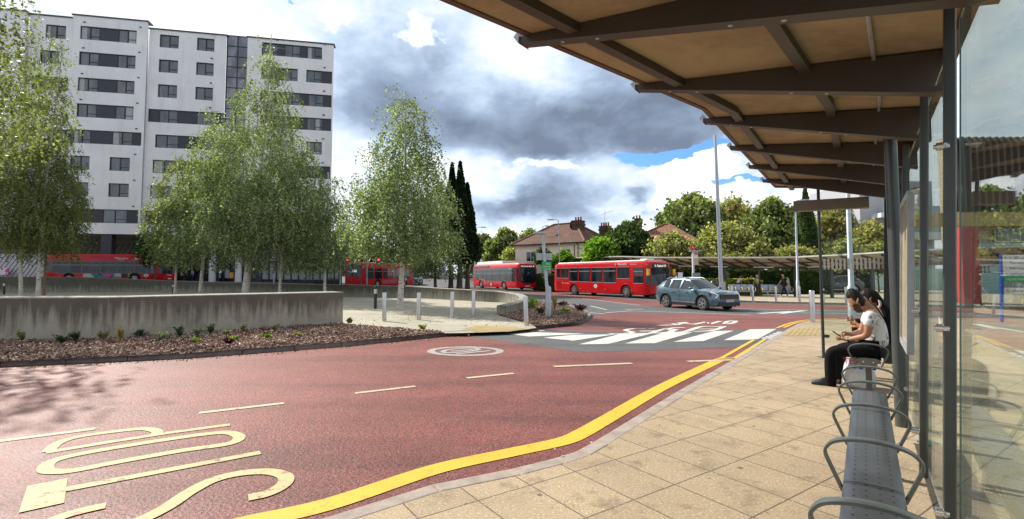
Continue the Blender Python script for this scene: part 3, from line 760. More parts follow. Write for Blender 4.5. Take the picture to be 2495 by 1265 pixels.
# stair tower glazing
mb = MB(); g2 = MB()
mb.hexa([FP(ust, ZB, -1), FP(ub3, ZB, -1), FP(ub3, ZB, -.2), FP(ust, ZB, -.2)], [FP(ust, HT+.3, -1), FP(ub3, HT+.3, -1), FP(ub3, HT+.3, -.2), FP(ust, HT+.3, -.2)])
g2.poly([FP(ust, ZB, -.18), FP(ub3, ZB, -.18), FP(ub3, HT+.2, -.18), FP(ust, HT+.2, -.18)])
for i in range(3):
    u = lerp(ust+.05, ub3-.05, i/2); mb.bar(FP(u, ZB, -.14), FP(u, HT+.3, -.14), .08, .1)
for i in range(20):
    z = lerp(ZB, HT+.25, i/19); mb.bar(FP(ust, z, -.14), FP(ub3, z, -.14), .06, .08)
so_ = mb.build('stair_glazing', m_frame, block, world=True); g2.build('pane', winglass('stair_glass', (.05, .05, .07), .08), so_, world=True, fix=False)
# small vents on the render
vb = MB()
for u in (ub1+1.1, ub2-.9, ust-1.6, ub4-1.2, ub4-7):
    for i in range(8): vb.hexa([FP(u, ZR[i]+1.2, .3), FP(u+.22, ZR[i]+1.2, .3), FP(u+.22, ZR[i]+1.2, .52), FP(u, ZR[i]+1.2, .52)], [FP(u, ZR[i]+1.32, .3), FP(u+.22, ZR[i]+1.32, .3), FP(u+.22, ZR[i]+1.32, .52), FP(u, ZR[i]+1.32, .52)])
vb.build('vent_outlets', m_frame, block, world=True)
# ground floor
ZG = .75
gf = MB()
gf.poly([FP(uu(-260), ZB-.02, .4), FP(ust, ZB-.02, .4), FP(ust, ZB-.02, -6.5), FP(uu(-260), ZB-.02, -6.5)], 1)
gf.poly([FP(uu(-260), ZG, -6), FP(ub2+1, ZG, -6), FP(ub2+1, ZB, -6), FP(uu(-260), ZB, -6)], 0)
gf.build('undercroft', [m_soffit, m_render], block, world=True, fix=False)
pl = MB()
for i in range(46):     # diagonal boarding on the recessed wall
    u = uu(-60)+i*.62; pl.bar(FP(u, ZG, -5.9), FP(u+2.6, ZB-.7, -5.9), .05, .05)
pl.build('boarding', m_frame, block, world=True)
bw = MB(); bw.hexa([FP(ub1+8.6, ZG, -5.8), FP(ub1+10.2, ZG, -5.8), FP(ub1+10.2, ZG, -5.6), FP(ub1+8.6, ZG, -5.6)], [FP(ub1+8.6, ZB-.9, -5.8), FP(ub1+10.2, ZB-.9, -5.8), FP(ub1+10.2, ZB-.9, -5.6), FP(ub1+8.6, ZB-.9, -5.6)])
bw.build('blue_door', M('teal_blue_paint', (.03, .13, .22), .5), block, world=True)
for x in (262, 347, 140):
    c = MB(); u = uu(x, 600); c.hexa([FP(u-.55, ZG-.3, -.6), FP(u+.55, ZG-.3, -.6), FP(u+.55, ZG-.3, .3), FP(u-.55, ZG-.3, .3)], [FP(u-.55, ZB, -.6), FP(u+.55, ZB, -.6), FP(u+.55, ZB, .3), FP(u-.55, ZB, .3)])
    c.build('column', m_panel, block, world=True)
for x in (521, 584):
    c = MB(); u = uu(x, 650); c.hexa([FP(u-.32, ZG-.3, .1), FP(u+.32, ZG-.3, .1), FP(u+.32, ZG-.3, .62), FP(u-.32, ZG-.3, .62)], [FP(u-.32, ZB, .1), FP(u+.32, ZB, .1), FP(u+.32, ZB, .62), FP(u-.32, ZB, .62)])
    c.build('pillar', m_white, block, world=True)
sf = MB(); sg = MB(); uL, uR = uu(352, 640), uu(832, 640)
sf.hexa([FP(uL, ZB-1.5, -.6), FP(uR, ZB-1.5, -.6), FP(uR, ZB-1.5, .02), FP(uL, ZB-1.5, .02)], [FP(uL, ZB, -.6), FP(uR, ZB, -.6), FP(uR, ZB, .02), FP(uL, ZB, .02)], 0)
sf.hexa([FP(uR-4.3, ZG-.5, -9), FP(uR-4, ZG-.5, -9), FP(uR, ZG-.5, .02), FP(uR-.3, ZG-.5, .02)], [FP(uR-4.3, ZB, -9), FP(uR-4, ZB, -9), FP(uR, ZB, .02), FP(uR-.3, ZB, .02)], 0)
n = 26
for i in range(n+1):
    u = lerp(uL, uR, i/n); sf.bar(FP(u, ZG-.5, -.1), FP(u, ZB-1.5, -.1), .12, .16, mi=1)
for z in (ZG+.1, ZG+2.6, ZG+3.6): sf.bar(FP(uL, z, -.1), FP(uR, z, -.1), .12, .14, mi=1)
for a, b in ((3, 4), (11, 12), (13, 15), (8, 8.7)):
    sf.hexa([FP(lerp(uL, uR, a/n), ZG-.5, -.15), FP(lerp(uL, uR, b/n), ZG-.5, -.15), FP(lerp(uL, uR, b/n), ZG-.5, -.05), FP(lerp(uL, uR, a/n), ZG-.5, -.05)],
            [FP(lerp(uL, uR, a/n), ZG+2.6, -.15), FP(lerp(uL, uR, b/n), ZG+2.6, -.15), FP(lerp(uL, uR, b/n), ZG+2.6, -.05), FP(lerp(uL, uR, a/n), ZG+2.6, -.05)], 0)
sfo = sf.build('shopfront', [m_panel, m_frame], block, world=True)
sg.poly([FP(uL, ZG-.5, -.12), FP(uR, ZG-.5, -.12), FP(uR, ZB-1.5, -.12), FP(uL, ZB-1.5, -.12)]); sg.build('pane', m_wingd, sfo, world=True, fix=False)
# notices and the signs over the shops
m_signw = M('sign_white', (.85, .85, .85), .5, var=.02, emit=.15)
m_signb = M('sign_blue', (.02, .10, .36), .4, var=.03)
m_orange = M('sign_orange', (.85, .38, .03), .4, var=.03)
def plate(name, x0, y0, x1, y1, out, mat, parent, label=None, cat=None):
    u0, za = fuz(x0, y1); u1, zb = fuz(x1, y0); mb = MB()
    mb.hexa([FP(u0, za, out), FP(u1, za, out), FP(u1, za, out+.12), FP(u0, za, out+.12)], [FP(u0, zb, out), FP(u1, zb, out), FP(u1, zb, out+.12), FP(u0, zb, out+.12)])
    o = mb.build(name, mat, parent, world=True); return o
def flet(txt, x, y, size, mat, parent, out=.2, **kw):
    u, z = fuz(x, y); return textw(txt, size, mat, parent, FP(u, z, out), fu, (0, 0, 1), **kw)
cs = thing('shop_sign', 'white circular teapot emblem over the lettering chaiiwala on the dark shopfront', 'sign', FP(uu(360, 620), 4, .2))
u, z = fuz(358, 605); rg = MB()
for r0, r1 in ((.52, .62),):
    pts = [(FP(u+r0*math.cos(t), z+r0*math.sin(t), .2), FP(u+r1*math.cos(t), z+r1*math.sin(t), .2)) for t in [i*2*math.pi/28 for i in range(29)]]
    for (a, b), (c, d) in zip(pts[:-1], pts[1:]): rg.hexa([a, b, d, c], [p+fn*.05 for p in (a, b, d, c)])
rg.lathe([(.01, 0), (.24, .02), (.27, .06), (.01, .1)], (0, 0, 0), 12)
# move the small pot disc into the ring (the lathe above was made at the origin)
nb = 4*12
for i in range(len(rg.v)-nb, len(rg.v)):
    x, y, q = rg.v[i]; p = FP(u+x, z-.05+y*.8, .2+q*.5); rg.v[i] = tuple(p)
a0 = FP(u-.3, z+.1, .22); rg.tube([FP(u+.2, z, .22), FP(u+.36, z+.12, .22), FP(u+.42, z+.2, .22)], .03, 5); rg.tube([FP(u-.2, z+.05, .22), FP(u-.36, z+.12, .22), FP(u-.36, z-.1, .22), FP(u-.2, z-.14, .22)], .025, 5)
rg.build('emblem', m_signw, cs, world=True, fix=False)
flet('chaiiwala', 362, 619, .78, m_signw, cs)
gs = thing('shop_sign', 'small blue shop sign reading GREGGS with an orange square', 'sign', FP(uu(745, 645), 3, .3))
plate('sign_board', 727, 640, 763, 648.5, .1, m_signb, gs)
plate('emblem', 729.5, 641.8, 735, 646.8, .23, m_orange, gs)
flet('GREGGS', 749.5, 644.4, .40, m_signw, gs, out=.24)
nb_ = plate('notice_board', 560.5, 664, 570, 678, .05, m_orange, None); tag(nb_, 'small orange framed notice board beside the white pillar of the shopfront', 'notice board')
pn = plate('poster', 562.3, 666.5, 568.4, 675.5, .18, M('poster_dark', (.12, .05, .05), .5, var=.6, vscale=9), nb_, None); pn.parent = None; bpy.data.objects.remove(pn)
for x, y, s in ((620, 656, 2.6), (537.5, 662, 2.5)):
    q = plate('window_notice', x-s, y-s*.9, x+s, y+s, .05, m_signw, None); tag(q, 'white paper notice on the dark shopfront %s' % ('right of the thick birch trunk' if x > 600 else 'between the two white pillars'), 'notice')
# diagonal boarded white hoarding at the far left
hb = thing('hoarding', 'white hoarding with diagonal boards and a pink poster left of the parked bus', 'hoarding', D(50, 672, 54))
mb = MB(); a, b = D(-160, 690, 53.5), D(108, 690, 54.5); a.z = b.z = .3; up = Vector((0, 0, D(0, 619, 54).z-.3)); fw_ = Vector((0, .25, 0))
mb.hexa([a, b, b+fw_, a+fw_], [p+up for p in (a, b, b+fw_, a+fw_)], 0)
for i in range(24):
    t = i/24; p = a.lerp(b, t); q = a.lerp(b, min(1, t+.22)); q.z += up.z*min(1, (1-t)/.22) if t > .78 else up.z
    mb.bar(p-Vector((0, .02, 0)), q-Vector((0, .02, 0)), .05, .03, mi=1)
mb.build('panel', [M('hoarding_white', (.55, .55, .58), .7, var=.05), M('board_joint', (.12, .12, .13), .8)], hb, world=True)
ps = MB(); c0, c1 = D(-30, 653, 53.2), D(22, 653, 53.5); dz = Vector((0, 0, -.75)); ps.hexa([c0, c1, c1+dz, c0+dz], [p-Vector((0, .05, 0)) for p in (c0, c1, c1+dz, c0+dz)])
mpk, kk, bb = nt('pink_poster'); kk.put(bb.inputs['Base Color'], kk.ramp(kk.noise(objco(kk), 2.2, 4), [(.35, (.75, .72, .75)), (.47, (.65, .04, .25)), (.6, (.55, .12, .3)), (.66, (.35, .2, .12))], 'CONSTANT'))
ps.build('poster', mpk, hb, world=True)

# ================================================================ houses
m_cream = M('cream_render', (.80, .74, .60), .85, var=.06, vscale=2, bump=.2)
def tilemat(name, c1, c2, w=.28, h=.2):
    m, k, b = nt(name); uvn = k.node('ShaderNodeTexCoord').outputs['UV']
    br = k.node('ShaderNodeTexBrick'); k.l.new(uvn, br.inputs['Vector']); br.inputs['Scale'].default_value = 1; br.inputs['Brick Width'].default_value = w; br.inputs['Row Height'].default_value = h
    br.inputs['Mortar Size'].default_value = .03; br.inputs['Mortar Smooth'].default_value = .8
    br.inputs['Color1'].default_value = (*c1, 1); br.inputs['Color2'].default_value = (*c2, 1); br.inputs['Mortar'].default_value = (*[x*.35 for x in c1], 1)
    n = k.noise(objco(k), 1.1, 6, .65)
    k.put(b.inputs['Base Color'], k.mix(1.0, br.outputs[0], k.ramp(n, [(.3, .7), (.7, 1.3)]), 'MULTIPLY')); b.inputs['Roughness'].default_value = .85
    bp = k.node('ShaderNodeBump'); bp.inputs['Strength'].default_value = .8; bp.inputs['Distance'].default_value = .04
    k.l.new(k.math('MULTIPLY', br.outputs['Fac'], -1), bp.inputs['Height']); k.l.new(bp.outputs[0], b.inputs['Normal'])
    return m
m_tile = tilemat('clay_tiles', (.15, .075, .05), (.20, .10, .065))
m_tile2 = tilemat('red_clay_tiles', (.30, .13, .085), (.36, .17, .11), .32, .3)
m_brick = tilemat('chimney_brick', (.14, .085, .05), (.20, .13, .08), .22, .08)
m_pot = M('chimney_pot', (.40, .10, .05), .8)
def uvplanar(o):
    me = o.data; uv = me.uv_layers.new(name='UV')
    for p in me.polygons:
        n = p.normal; t = Vector((-n.y, n.x, 0)); t = t.normalized() if t.length > .01 else Vector((1, 0, 0)); b = n.cross(t)
        for li in p.loop_indices:
            c = me.vertices[me.loops[li].vertex_index].co; uv.data[li].uv = (c.dot(t), c.dot(b))
    return o
def house(label, cx, cy, rz, L, W, he, hr, base, wall, tile, ridge):
    """hipped roof over a box; ridge = half length of the ridge"""
    h = thing('house', label, 'house', (cx, cy, base), rz)
    w = MB(); w.box(-L/2, L/2, -W/2, W/2, 0, he); w.build('wall', wall, h)
    e = .45; E = [(-L/2-e, -W/2-e, he-.12), (L/2+e, -W/2-e, he-.12), (L/2+e, W/2+e, he-.12), (-L/2-e, W/2+e, he-.12)]; A, B = (-ridge, 0, hr), (ridge, 0, hr)
    r = MB(); r.poly([E[0], E[1], B, A]); r.poly([E[1], E[2], B]); r.poly([E[2], E[3], A, B]); r.poly([E[3], E[0], A]); r.poly([E[0], E[3], E[2], E[1]])
    ro = uvplanar(r.build('roof', tile, h, fix=False))
    rd = MB()
    for p, q in ((E[0], A), (E[1], B), (E[2], B), (E[3], A), (A, B)): rd.tube([Vector(p)+Vector((0, 0, .03)), Vector(q)+Vector((0, 0, .05))], .13, 6)
    rd.build('ridge_tiles', M('ridge_tile', (.22, .10, .07), .8, var=.3, vscale=6), ro)
    gt = MB()
    for p, q in zip(E, E[1:]+E[:1]): gt.bar(Vector(p)-Vector((0, 0, .08)), Vector(q)-Vector((0, 0, .08)), .14, .16)
    gt.build('gutter', m_dark, ro)
    return h, ro
def chimney(parent, x, y, z0, z1, w, d, pots):
    c = MB(); c.box(x-w/2, x+w/2, y-d/2, y+d/2, z0, z1); c.box(x-w/2-.08, x+w/2+.08, y-d/2-.08, y+d/2+.08, z1-.5, z1-.3); c.box(x-w/2-.06, x+w/2+.06, y-d/2-.06, y+d/2+.06, z1, z1+.1)
    o = uvplanar(c.build('chimney', m_brick, parent))
    p = MB()
    for i in range(pots): p.lathe([(.12, z1+.1), (.11, z1+.5), (.14, z1+.55), (.1, z1+.56)], (x-w/2+w*(i+.5)/pots, y, 0), 8)
    p.build('chimney_pots', m_pot, o); return o
def house_window(parent, x, z, w, h, y, mirror=False):
    f = MB(); s = 1 if not mirror else -1
    f.box(x-w/2, x+w/2, y-.06, y+.02, z-h/2, z+h/2); fo = f.build('window', m_white, parent)
    g = MB(); g.box(x-w/2+.07, x-.04, y-.075, y-.05, z-h/2+.07, z+h/2-.07); g.box(x+.04, x+w/2-.07, y-.075, y-.05, z-h/2+.07, z+h/2-.07); g.build('pane', m_wing, fo)
    sl_ = MB(); sl_.box(x-w/2-.08, x+w/2+.08, y-.16, y, z-h/2-.1, z-h/2); sl_.build('sill', m_white, fo)
c = G(1414, 704, .3); c = D(1414, 672, 58)
h1, ro1 = house('cream house with a brown hipped roof and satellite dish behind the parked buses', c.x-1.2, 63.5, R(-38), 10.0, 8.0, D(1414, 588, 58).z-.6, D(1430, 543, 62).z-.6, .6, m_cream, m_tile, 1.6)
house_window(h1, 2.6, 3.5, 1.3, 1.4, -4.0); house_window(h1, -2.5, 3.4, 1.5, 1.3, -4.0); house_window(h1, -3.0, 1.2, 1.8, 1.2, -4.0)
dp = MB(); dp.tube([(4.3, -4.06, 0), (4.3, -4.06, 4.6), (4.0, -4.2, 5.0)], .05, 6); dp.tube([(3.8, -4.06, 2.0), (3.8, -4.06, 4.6)], .05, 6); dp.build('drainpipe', m_black, h1)
chimney(ro1, 2.6, -1.0, 5.4, 7.75, 1.1, 1.3, 3)
ch2 = chimney(ro1, 4.2, 3.0, 5.0, 7.3, 1.3, .8, 4)
sdh = MB(); rs = []
for r, h in ((.02, 0), (.25, .03), (.45, .12), (.55, .2)): rs.append([(1.6+h, -1.2+r*math.cos(t), 7.3+r*math.sin(t)) for t in [i*math.pi/8 for i in range(16)]])
sdh.rings(rs, True, False); sdh.tube([(1.62, -1.2, 7.3), (1.9, -1.2, 6.2)], .03, 5); sdh.build('satellite_dish', M('dish_grey', (.12, .12, .12), .5), ro1)
an = MB(); an.tube([(4.2, 3, 7.3), (4.2, 3, 9.4)], .025, 5); an.tube([(3.3, 3, 8.8), (5.3, 3, 9.3)], .02, 4)
for i in range(9): an.tube([(3.3+i*.25, 2.6, 8.8+i*.0625), (3.3+i*.25, 3.4, 8.8+i*.0625)], .012, 4)
an.build('aerial', m_galv, ro1)
ex = MB(); p = D(1312, 672, 66); h_e = thing('garage_block', 'low white flat-roofed block beside the cream house, ivy on its corner', 'outbuilding', (p.x, p.y, .5), R(-38))
ex.box(-1.5, 1.3, -1.2, 2.5, 0, D(1312, 604, 66).z-.5); ex.build('wall', m_cream, h_e)
rf_ = MB(); zt = D(1312, 604, 66).z-.5; rf_.box(-1.6, 1.4, -1.3, 2.6, zt+.002, zt+.12); rf_.build('roof', m_white, h_e)
c = D(1650, 672, 62)
h2, ro2 = house('house with a red tiled hipped roof mostly hidden by trees behind the canopy', c.x, 66, R(-28), 9, 9, D(1650, 592, 62).z-.6, D(1640, 547, 66).z-.6, .6, m_cream, m_tile2, .3)
chimney(ro2, -3.4, -1.5, 5.0, 8.6, .8, 1.1, 2)
# ================================================================ trees and shrubs
m_birch = barkmat('birch_bark', (.58, .54, .47), (.05, .045, .04), 2.6)
m_bark = barkmat('dark_bark', (.09, .07, .055), (.035, .028, .022), 3)
m_tan = barkmat('tan_bark', (.22, .17, .09), (.1, .08, .05), 3)
L_birch = leafmat('birch_leaves', [(0.0726, 0.109, 0.0641), (0.124, 0.168, 0.088), (0.206, 0.26, 0.12), (0.177, 0.218, 0.12), (0.309, 0.337, 0.2), (0.497, 0.517, 0.522)], 0.4, .45, .5)
L_birchy = leafmat('yellowing_birch_leaves', [(0.0648, 0.0804, 0.034), (0.117, 0.148, 0.0567), (0.194, 0.228, 0.0851), (0.259, 0.255, 0.0851), (0.129, 0.161, 0.0851), (0.351, 0.348, 0.254)], 0.4, .45, .5)
L_con = leafmat('conifer_needles', [(0.0093, 0.0186, 0.0093), (0.0186, 0.0341, 0.0139), (0.031, 0.0543, 0.0202)], .08, .6, .6)
L_mid = leafmat('plane_leaves', [(0.0587, 0.0906, 0.0434), (0.117, 0.165, 0.0724), (0.2, 0.248, 0.108), (0.268, 0.298, 0.127), (0.368, 0.348, 0.181)], 0.38, .5, .25)
L_orange = leafmat('turning_leaves', [(0.113, 0.163, 0.0623), (0.209, 0.245, 0.104), (0.387, 0.327, 0.156), (0.484, 0.368, 0.173), (0.275, 0.349, 0.173)], 0.4, .5, .25)
L_dark = leafmat('dark_green_leaves', [(0.0202, 0.0412, 0.0222), (0.0443, 0.079, 0.0332), (0.0806, 0.132, 0.0487), (0.151, 0.197, 0.0665)], 0.3, .4, .3)
L_bright = leafmat('bright_green_leaves', [(0.062, 0.139, 0.0186), (0.124, 0.232, 0.031), (0.202, 0.341, 0.0465), (0.31, 0.465, 0.0775)], .4, .45, .4)
L_olive = leafmat('olive_leaves', [(0.126, 0.132, 0.0598), (0.214, 0.216, 0.0953), (0.328, 0.324, 0.164), (0.503, 0.482, 0.3)], 0.5, .5, .3)
L_hedge = leafmat('hedge_leaves', [(0.0186, 0.0403, 0.0139), (0.0403, 0.0697, 0.0202), (0.0697, 0.109, 0.031)], .2, .5, .5)
L_lime = leafmat('lime_hedge_leaves', [(0.186, 0.217, 0.031), (0.31, 0.341, 0.0543), (0.465, 0.48, 0.093)], .35, .5, .5)
L_low = leafmat('mottled_leaves', [(0.0659, 0.0883, 0.0278), (0.145, 0.177, 0.0558), (0.264, 0.28, 0.093), (0.395, 0.383, 0.167), (0.474, 0.383, 0.242)], 0.3, .5, .5)

def noise_r(a, t, seed):
    """cheap lobed noise round a crown"""
    return (math.sin(3*a+seed)+math.sin(5*a+7*t+2*seed)+math.sin(2*a-11*t+seed*3)+math.sin(9*a+17*t+seed*5)*.7)/3.7
def trunk_mesh(name, parent, base, top, r0, r1, mat, lean=(0, 0), limbs=0, spread=1.5, droop=False, z0=.25, seed=0):
    rr = random.Random(seed); mb = MB(); path = []; n = 9; b = Vector(base); H = top-b.z
    for i in range(n+1):
        t = i/n; path.append(b+Vector((lean[0]*t+math.sin(t*5+seed)*.04*H*.15, lean[1]*t+math.cos(t*4+seed)*.03*H*.15, H*t)))
    mb.tube([path[0]-Vector((0, 0, .15))]+path, [r0*1.35, r0*1.12]+[lerp(r0, r1, (i/n)**.85) for i in range(1, n+1)], 10)
    for i in range(limbs):
        t = lerp(z0, .95, (i+.5)/limbs); k = t*n; p = path[int(k)].lerp(path[min(n, int(k)+1)], k-int(k)); a = rr.uniform(0, 6.28); L = spread*(1-t*.75)*rr.uniform(.7, 1.1)
        d = Vector((math.cos(a), math.sin(a), 0)); r = lerp(r0, r1, t)*.42
        mb.tube([p, p+d*L*.45+Vector((0, 0, L*.45)), p+d*L+Vector((0, 0, L*(.45 if droop else .8)))], [r, r*.6, r*.2], 5, caps=False)
    return mb.build('trunk', mat, parent, smooth=50, world=True)
def birch(label, bx, by, topy, env, nclu, mat, seed, trunk=(.13, .025), bark=None, cy=.0, leaf=.040, strand=(6, 21), lean=(0, 0), group='silver birches on the paved plaza', lowz=None, base=None):
    """env: (height fraction, radius in metres); drooping strands of small leaves hang from the branch ends"""
    r_ = np.random.default_rng(seed); b = base or G(bx, by, 0); top = D(bx, topy, b.y).z
    t = thing('birch_tree', label, 'tree', b, 0, group)
    H = top-b.z
    trunk_mesh('trunk', t, b, top-.3, trunk[0], trunk[1], bark or m_birch, lean, 46, env[len(env)//3][1]*.95, True, env[0][0]+.02, seed)
    fs = np.array([e[0] for e in env]); rs = np.array([e[1] for e in env])
    w = np.interp(np.linspace(fs[0], fs[-1], 200), fs, rs); cdf = np.cumsum(w**1.35+.02); cdf /= cdf[-1]
    hh = np.interp(r_.random(nclu), cdf, np.linspace(fs[0], fs[-1], 200)); an = r_.random(nclu)*2*np.pi
    rad = np.interp(hh, fs, rs)*np.sqrt(r_.random(nclu))*np.array([1+.32*noise_r(a, q, seed) for a, q in zip(an, hh)])
    keep = np.array([math.sin(3.1*a+13*q+seed)+math.sin(1.7*a-21*q) > -1.25 for a, q in zip(an, hh)]); hh, an, rad = hh[keep], an[keep], rad[keep]
    C = []
    for h, a, r0 in zip(hh, an, rad):
        o = np.array([b.x+lean[0]*h+math.cos(a)*r0, b.y+lean[1]*h+math.sin(a)*r0, b.z+h*H])
        for s in range(strand[0]):
            L = r_.uniform(.35, 1.25)*(.55+.8*(1-h)); m = max(4, int(strand[1]*L)); q = np.linspace(0, 1, m)[:, None]
            dr = np.array([math.cos(a)+r_.normal()*.6, math.sin(a)+r_.normal()*.6, 0])*.35*L
            pts = o+r_.normal(size=3)*np.array([.3, .3, .22])+dr*q**.7+np.array([0, 0, -L])*q**1.5+r_.normal(size=(m, 3))*.045
            C.append(pts)
    C = np.concatenate(C); lz = lowz or (b.z+env[0][0]*H*.82)
    C = C[C[:, 2] > lz+.4*np.sin(C[:, 0]*2.3+seed)*np.cos(C[:, 1]*1.9)]
    U, V = rand_axes(len(C), leaf, .0, .8)
    quads_mesh('crown', C, U, V, mat, None)
    cr = bpy.context.scene.objects[-1] if False else COL.objects[-1]
    cr.data.transform(wmat(t).inverted()); cr.parent = t
    # fine hanging twigs
    return t
def broadleaf(name, label, px, topy, boty, halfw, Y, mat, seed, n=9000, leaf=.13, bark=None, trunk=.22, lobes=26, group=None, base_z=None, gap=.0, conical=0, cat='tree', depth=None, bare=.25):
    r_ = np.random.default_rng(seed); c = D(px, 672, Y); sc = Y/F; rw = halfw*sc; zt = D(px, topy, Y).z; zb = D(px, boty, Y).z; bz = base_z if base_z is not None else zg(c.x, Y)
    t = thing(name, label, cat, (c.x, Y, bz), 0, group)
    if trunk: trunk_mesh('trunk', t, (c.x, Y, bz), lerp(zb, zt, .8), trunk, trunk*.2, bark or m_bark, (0, 0), 14, rw*.8, False, bare, seed)
    C = []; dp = depth or 1.0
    per = n//max(1, lobes)
    if conical:
        f = r_.random(n)**.75; a = r_.random(n)*6.283; R_ = rw*(np.minimum(1, (1-f)*2.2)**.7*(.35+.65*np.minimum(1, (1-f)*1.25)))+.04
        R_ = R_*(1+.16*np.sin(5*a+9*f+seed)+.10*np.sin(31*f+3*a))*np.minimum(1, .35+f*9)
        q = np.sqrt(r_.uniform(.35, 1, n)); C.append(np.column_stack([c.x+np.cos(a)*R_*q, Y+np.sin(a)*R_*q, zb+(zt-zb)*f+r_.normal(size=n)*.1])); lobes = 0
    for i in range(lobes):
        f = r_.random()**.8; a = r_.random()*6.283
        env = math.sin(math.pi*min(1, .18+f*.82))**.55 if not conical else (1-f)**.8+.06
        lr = (rw*.26+.3)*r_.uniform(.55, 1.25)*(1 if not conical else (.5+.6*(1-f)))
        rr = max(0, rw*1.12*env-lr*.6)*math.sqrt(r_.uniform(.25, 1))
        o = np.array([c.x+math.cos(a)*rr, Y+math.sin(a)*rr*dp, lerp(zb+lr*.6, zt-lr*.75, f)])
        d = r_.normal(size=(per, 3)); d /= np.linalg.norm(d, axis=1)[:, None]; q = lr*(.45+.6*r_.random(per)**.6)[:, None]
        p = o+d*q*np.array([1, dp, .85])
        p = p+r_.normal(size=p.shape)*.26*lr; p = p[np.sin(p[:, 0]*2.9+seed)+np.sin(p[:, 1]*2.3)+np.sin(p[:, 2]*3.7+seed) > -1.6+gap]
        C.append(p)
    C = np.concatenate(C); U, V = rand_axes(len(C), leaf, 0, .75)
    quads_mesh('crown', C, U, V, mat); cr = COL.objects[-1]; cr.data.transform(wmat(t).inverted()); cr.parent = t
    return t

birch('tallest silver birch with a thick white trunk rising in front of the white apartment block', 600, 727, 74,
      [(.19, 1.6), (.24, 3.4), (.34, 4.3), (.46, 4.0), (.58, 3.1), (.70, 2.1), (.82, 1.25), (.92, .8), (1.0, .25)], 760, L_birch, 11, (.24, .03), lean=(1.35, 0))
birch('silver birch with a slim trunk left of the tallest birch, crown falling to the left', 490, 725, 262,
      [(.17, 1.4), (.26, 3.1), (.40, 3.3), (.55, 2.6), (.72, 1.7), (.86, 1.0), (1, .3)], 400, L_birch, 23, (.13, .02), lean=(.6, 0))
birch('short birch with a thin trunk beside the black-topped bollard light', 425, 724, 372,
      [(.27, 1.2), (.38, 2.0), (.55, 2.1), (.75, 1.5), (1, .3)], 190, L_birchy, 31, (.09, .02))
birch('birch with a thin dark-flecked trunk right of the tallest birch', 681, 727, 288,
      [(.17, 1.3), (.28, 2.9), (.42, 3.0), (.6, 2.2), (.8, 1.3), (1, .3)], 380, L_birch, 37, (.11, .02), lean=(.1, 0))
birch('slender pale birch in front of the blue shop sign', 792, 727, 412,
      [(.22, .9), (.32, 1.6), (.5, 1.75), (.7, 1.3), (.88, .8), (1, .25)], 210, L_birch, 41, (.11, .02))
birch('lone silver birch growing from the plaza paving between the steel bollards', 977, 750, 212,
      [(.235, 1.1), (.30, 2.3), (.40, 2.65), (.52, 2.35), (.64, 1.75), (.78, 1.15), (.90, .7), (1, .18)], 560, L_birch, 43, (.155, .02), lean=(.15, 0), leaf=.036)
birch('birch with a dark trunk standing just right of the lone plaza birch', 1061, 716, 410,
      [(.15, .8), (.26, 2.0), (.42, 2.2), (.62, 1.6), (.82, 1.0), (1, .25)], 280, L_birch, 47, (.15, .03), bark=m_bark)
birch('leaning birch with a forked pale trunk at the left end of the plaza', 52, 722, 60,
      [(.20, 1.2), (.30, 2.7), (.42, 3.2), (.56, 2.6), (.70, 2.0), (.85, 1.3), (1, .5)], 400, L_birchy, 53, (.13, .02), lean=(-.5, 0))
birch('white-trunked birch beside the tan trunk near the left end of the low wall', 92, 722, 100,
      [(.20, 1.3), (.28, 2.6), (.42, 2.6), (.58, 1.9), (.72, 1.5), (.86, 1.0), (1, .3)], 300, L_birchy, 59, (.15, .02), lean=(.8, 0))
birch('birch with a tan trunk leaning left in front of the parked bus', 110, 721, 330,
      [(.24, 1.3), (.36, 2.6), (.55, 2.4), (.78, 1.4), (1, .3)], 240, L_birchy, 61, (.10, .02), bark=m_tan, lean=(-.4, 0))
birch('birch at the far left, its crown hanging over the low wall', -115, 722, 150,
      [(.20, 1.6), (.30, 3.6), (.45, 3.9), (.6, 3.0), (.8, 1.8), (1, .4)], 420, L_birchy, 67, (.14, .02))
# near tree outside the frame whose shadow falls on the road
birch('tall birch at the left edge by the low wall, crown reaching above the frame', -330, 828, -150,
      [(.40, .8), (.50, 1.5), (.66, 1.9), (.8, 1.6), (.92, 1.0), (1, .25)], 190, L_birchy, 71, (.13, .02), base=Vector((-17.5, 15.4, 0)), group='birches beside the road', leaf=.036, strand=(5, 20))
# conifers
for i, (px, ty, hw, Y) in enumerate(((1100, 402, 26, 47), (1120, 398, 27, 46), (1138, 450, 24, 48))):
    broadleaf('conifer_tree', ['dark narrow conifer, left spire of the clump by the plaza wall', 'dark narrow conifer, tall middle spire of the clump by the plaza wall', 'dark narrow conifer, shorter right-hand spire of the clump by the plaza wall'][i],
              px, ty, 640, hw, Y, L_con, 80+i, 15000, .10, trunk=.26 if i != 1 else .3, lobes=60, conical=.6, group='dark conifers by the plaza wall', bare=.1)
broadleaf('dense_tree', 'small dark tree on the corner in front of the shop lettering', 378, 560, 650, 42, 50, L_dark, 90, 5000, .10, trunk=.1, lobes=18)
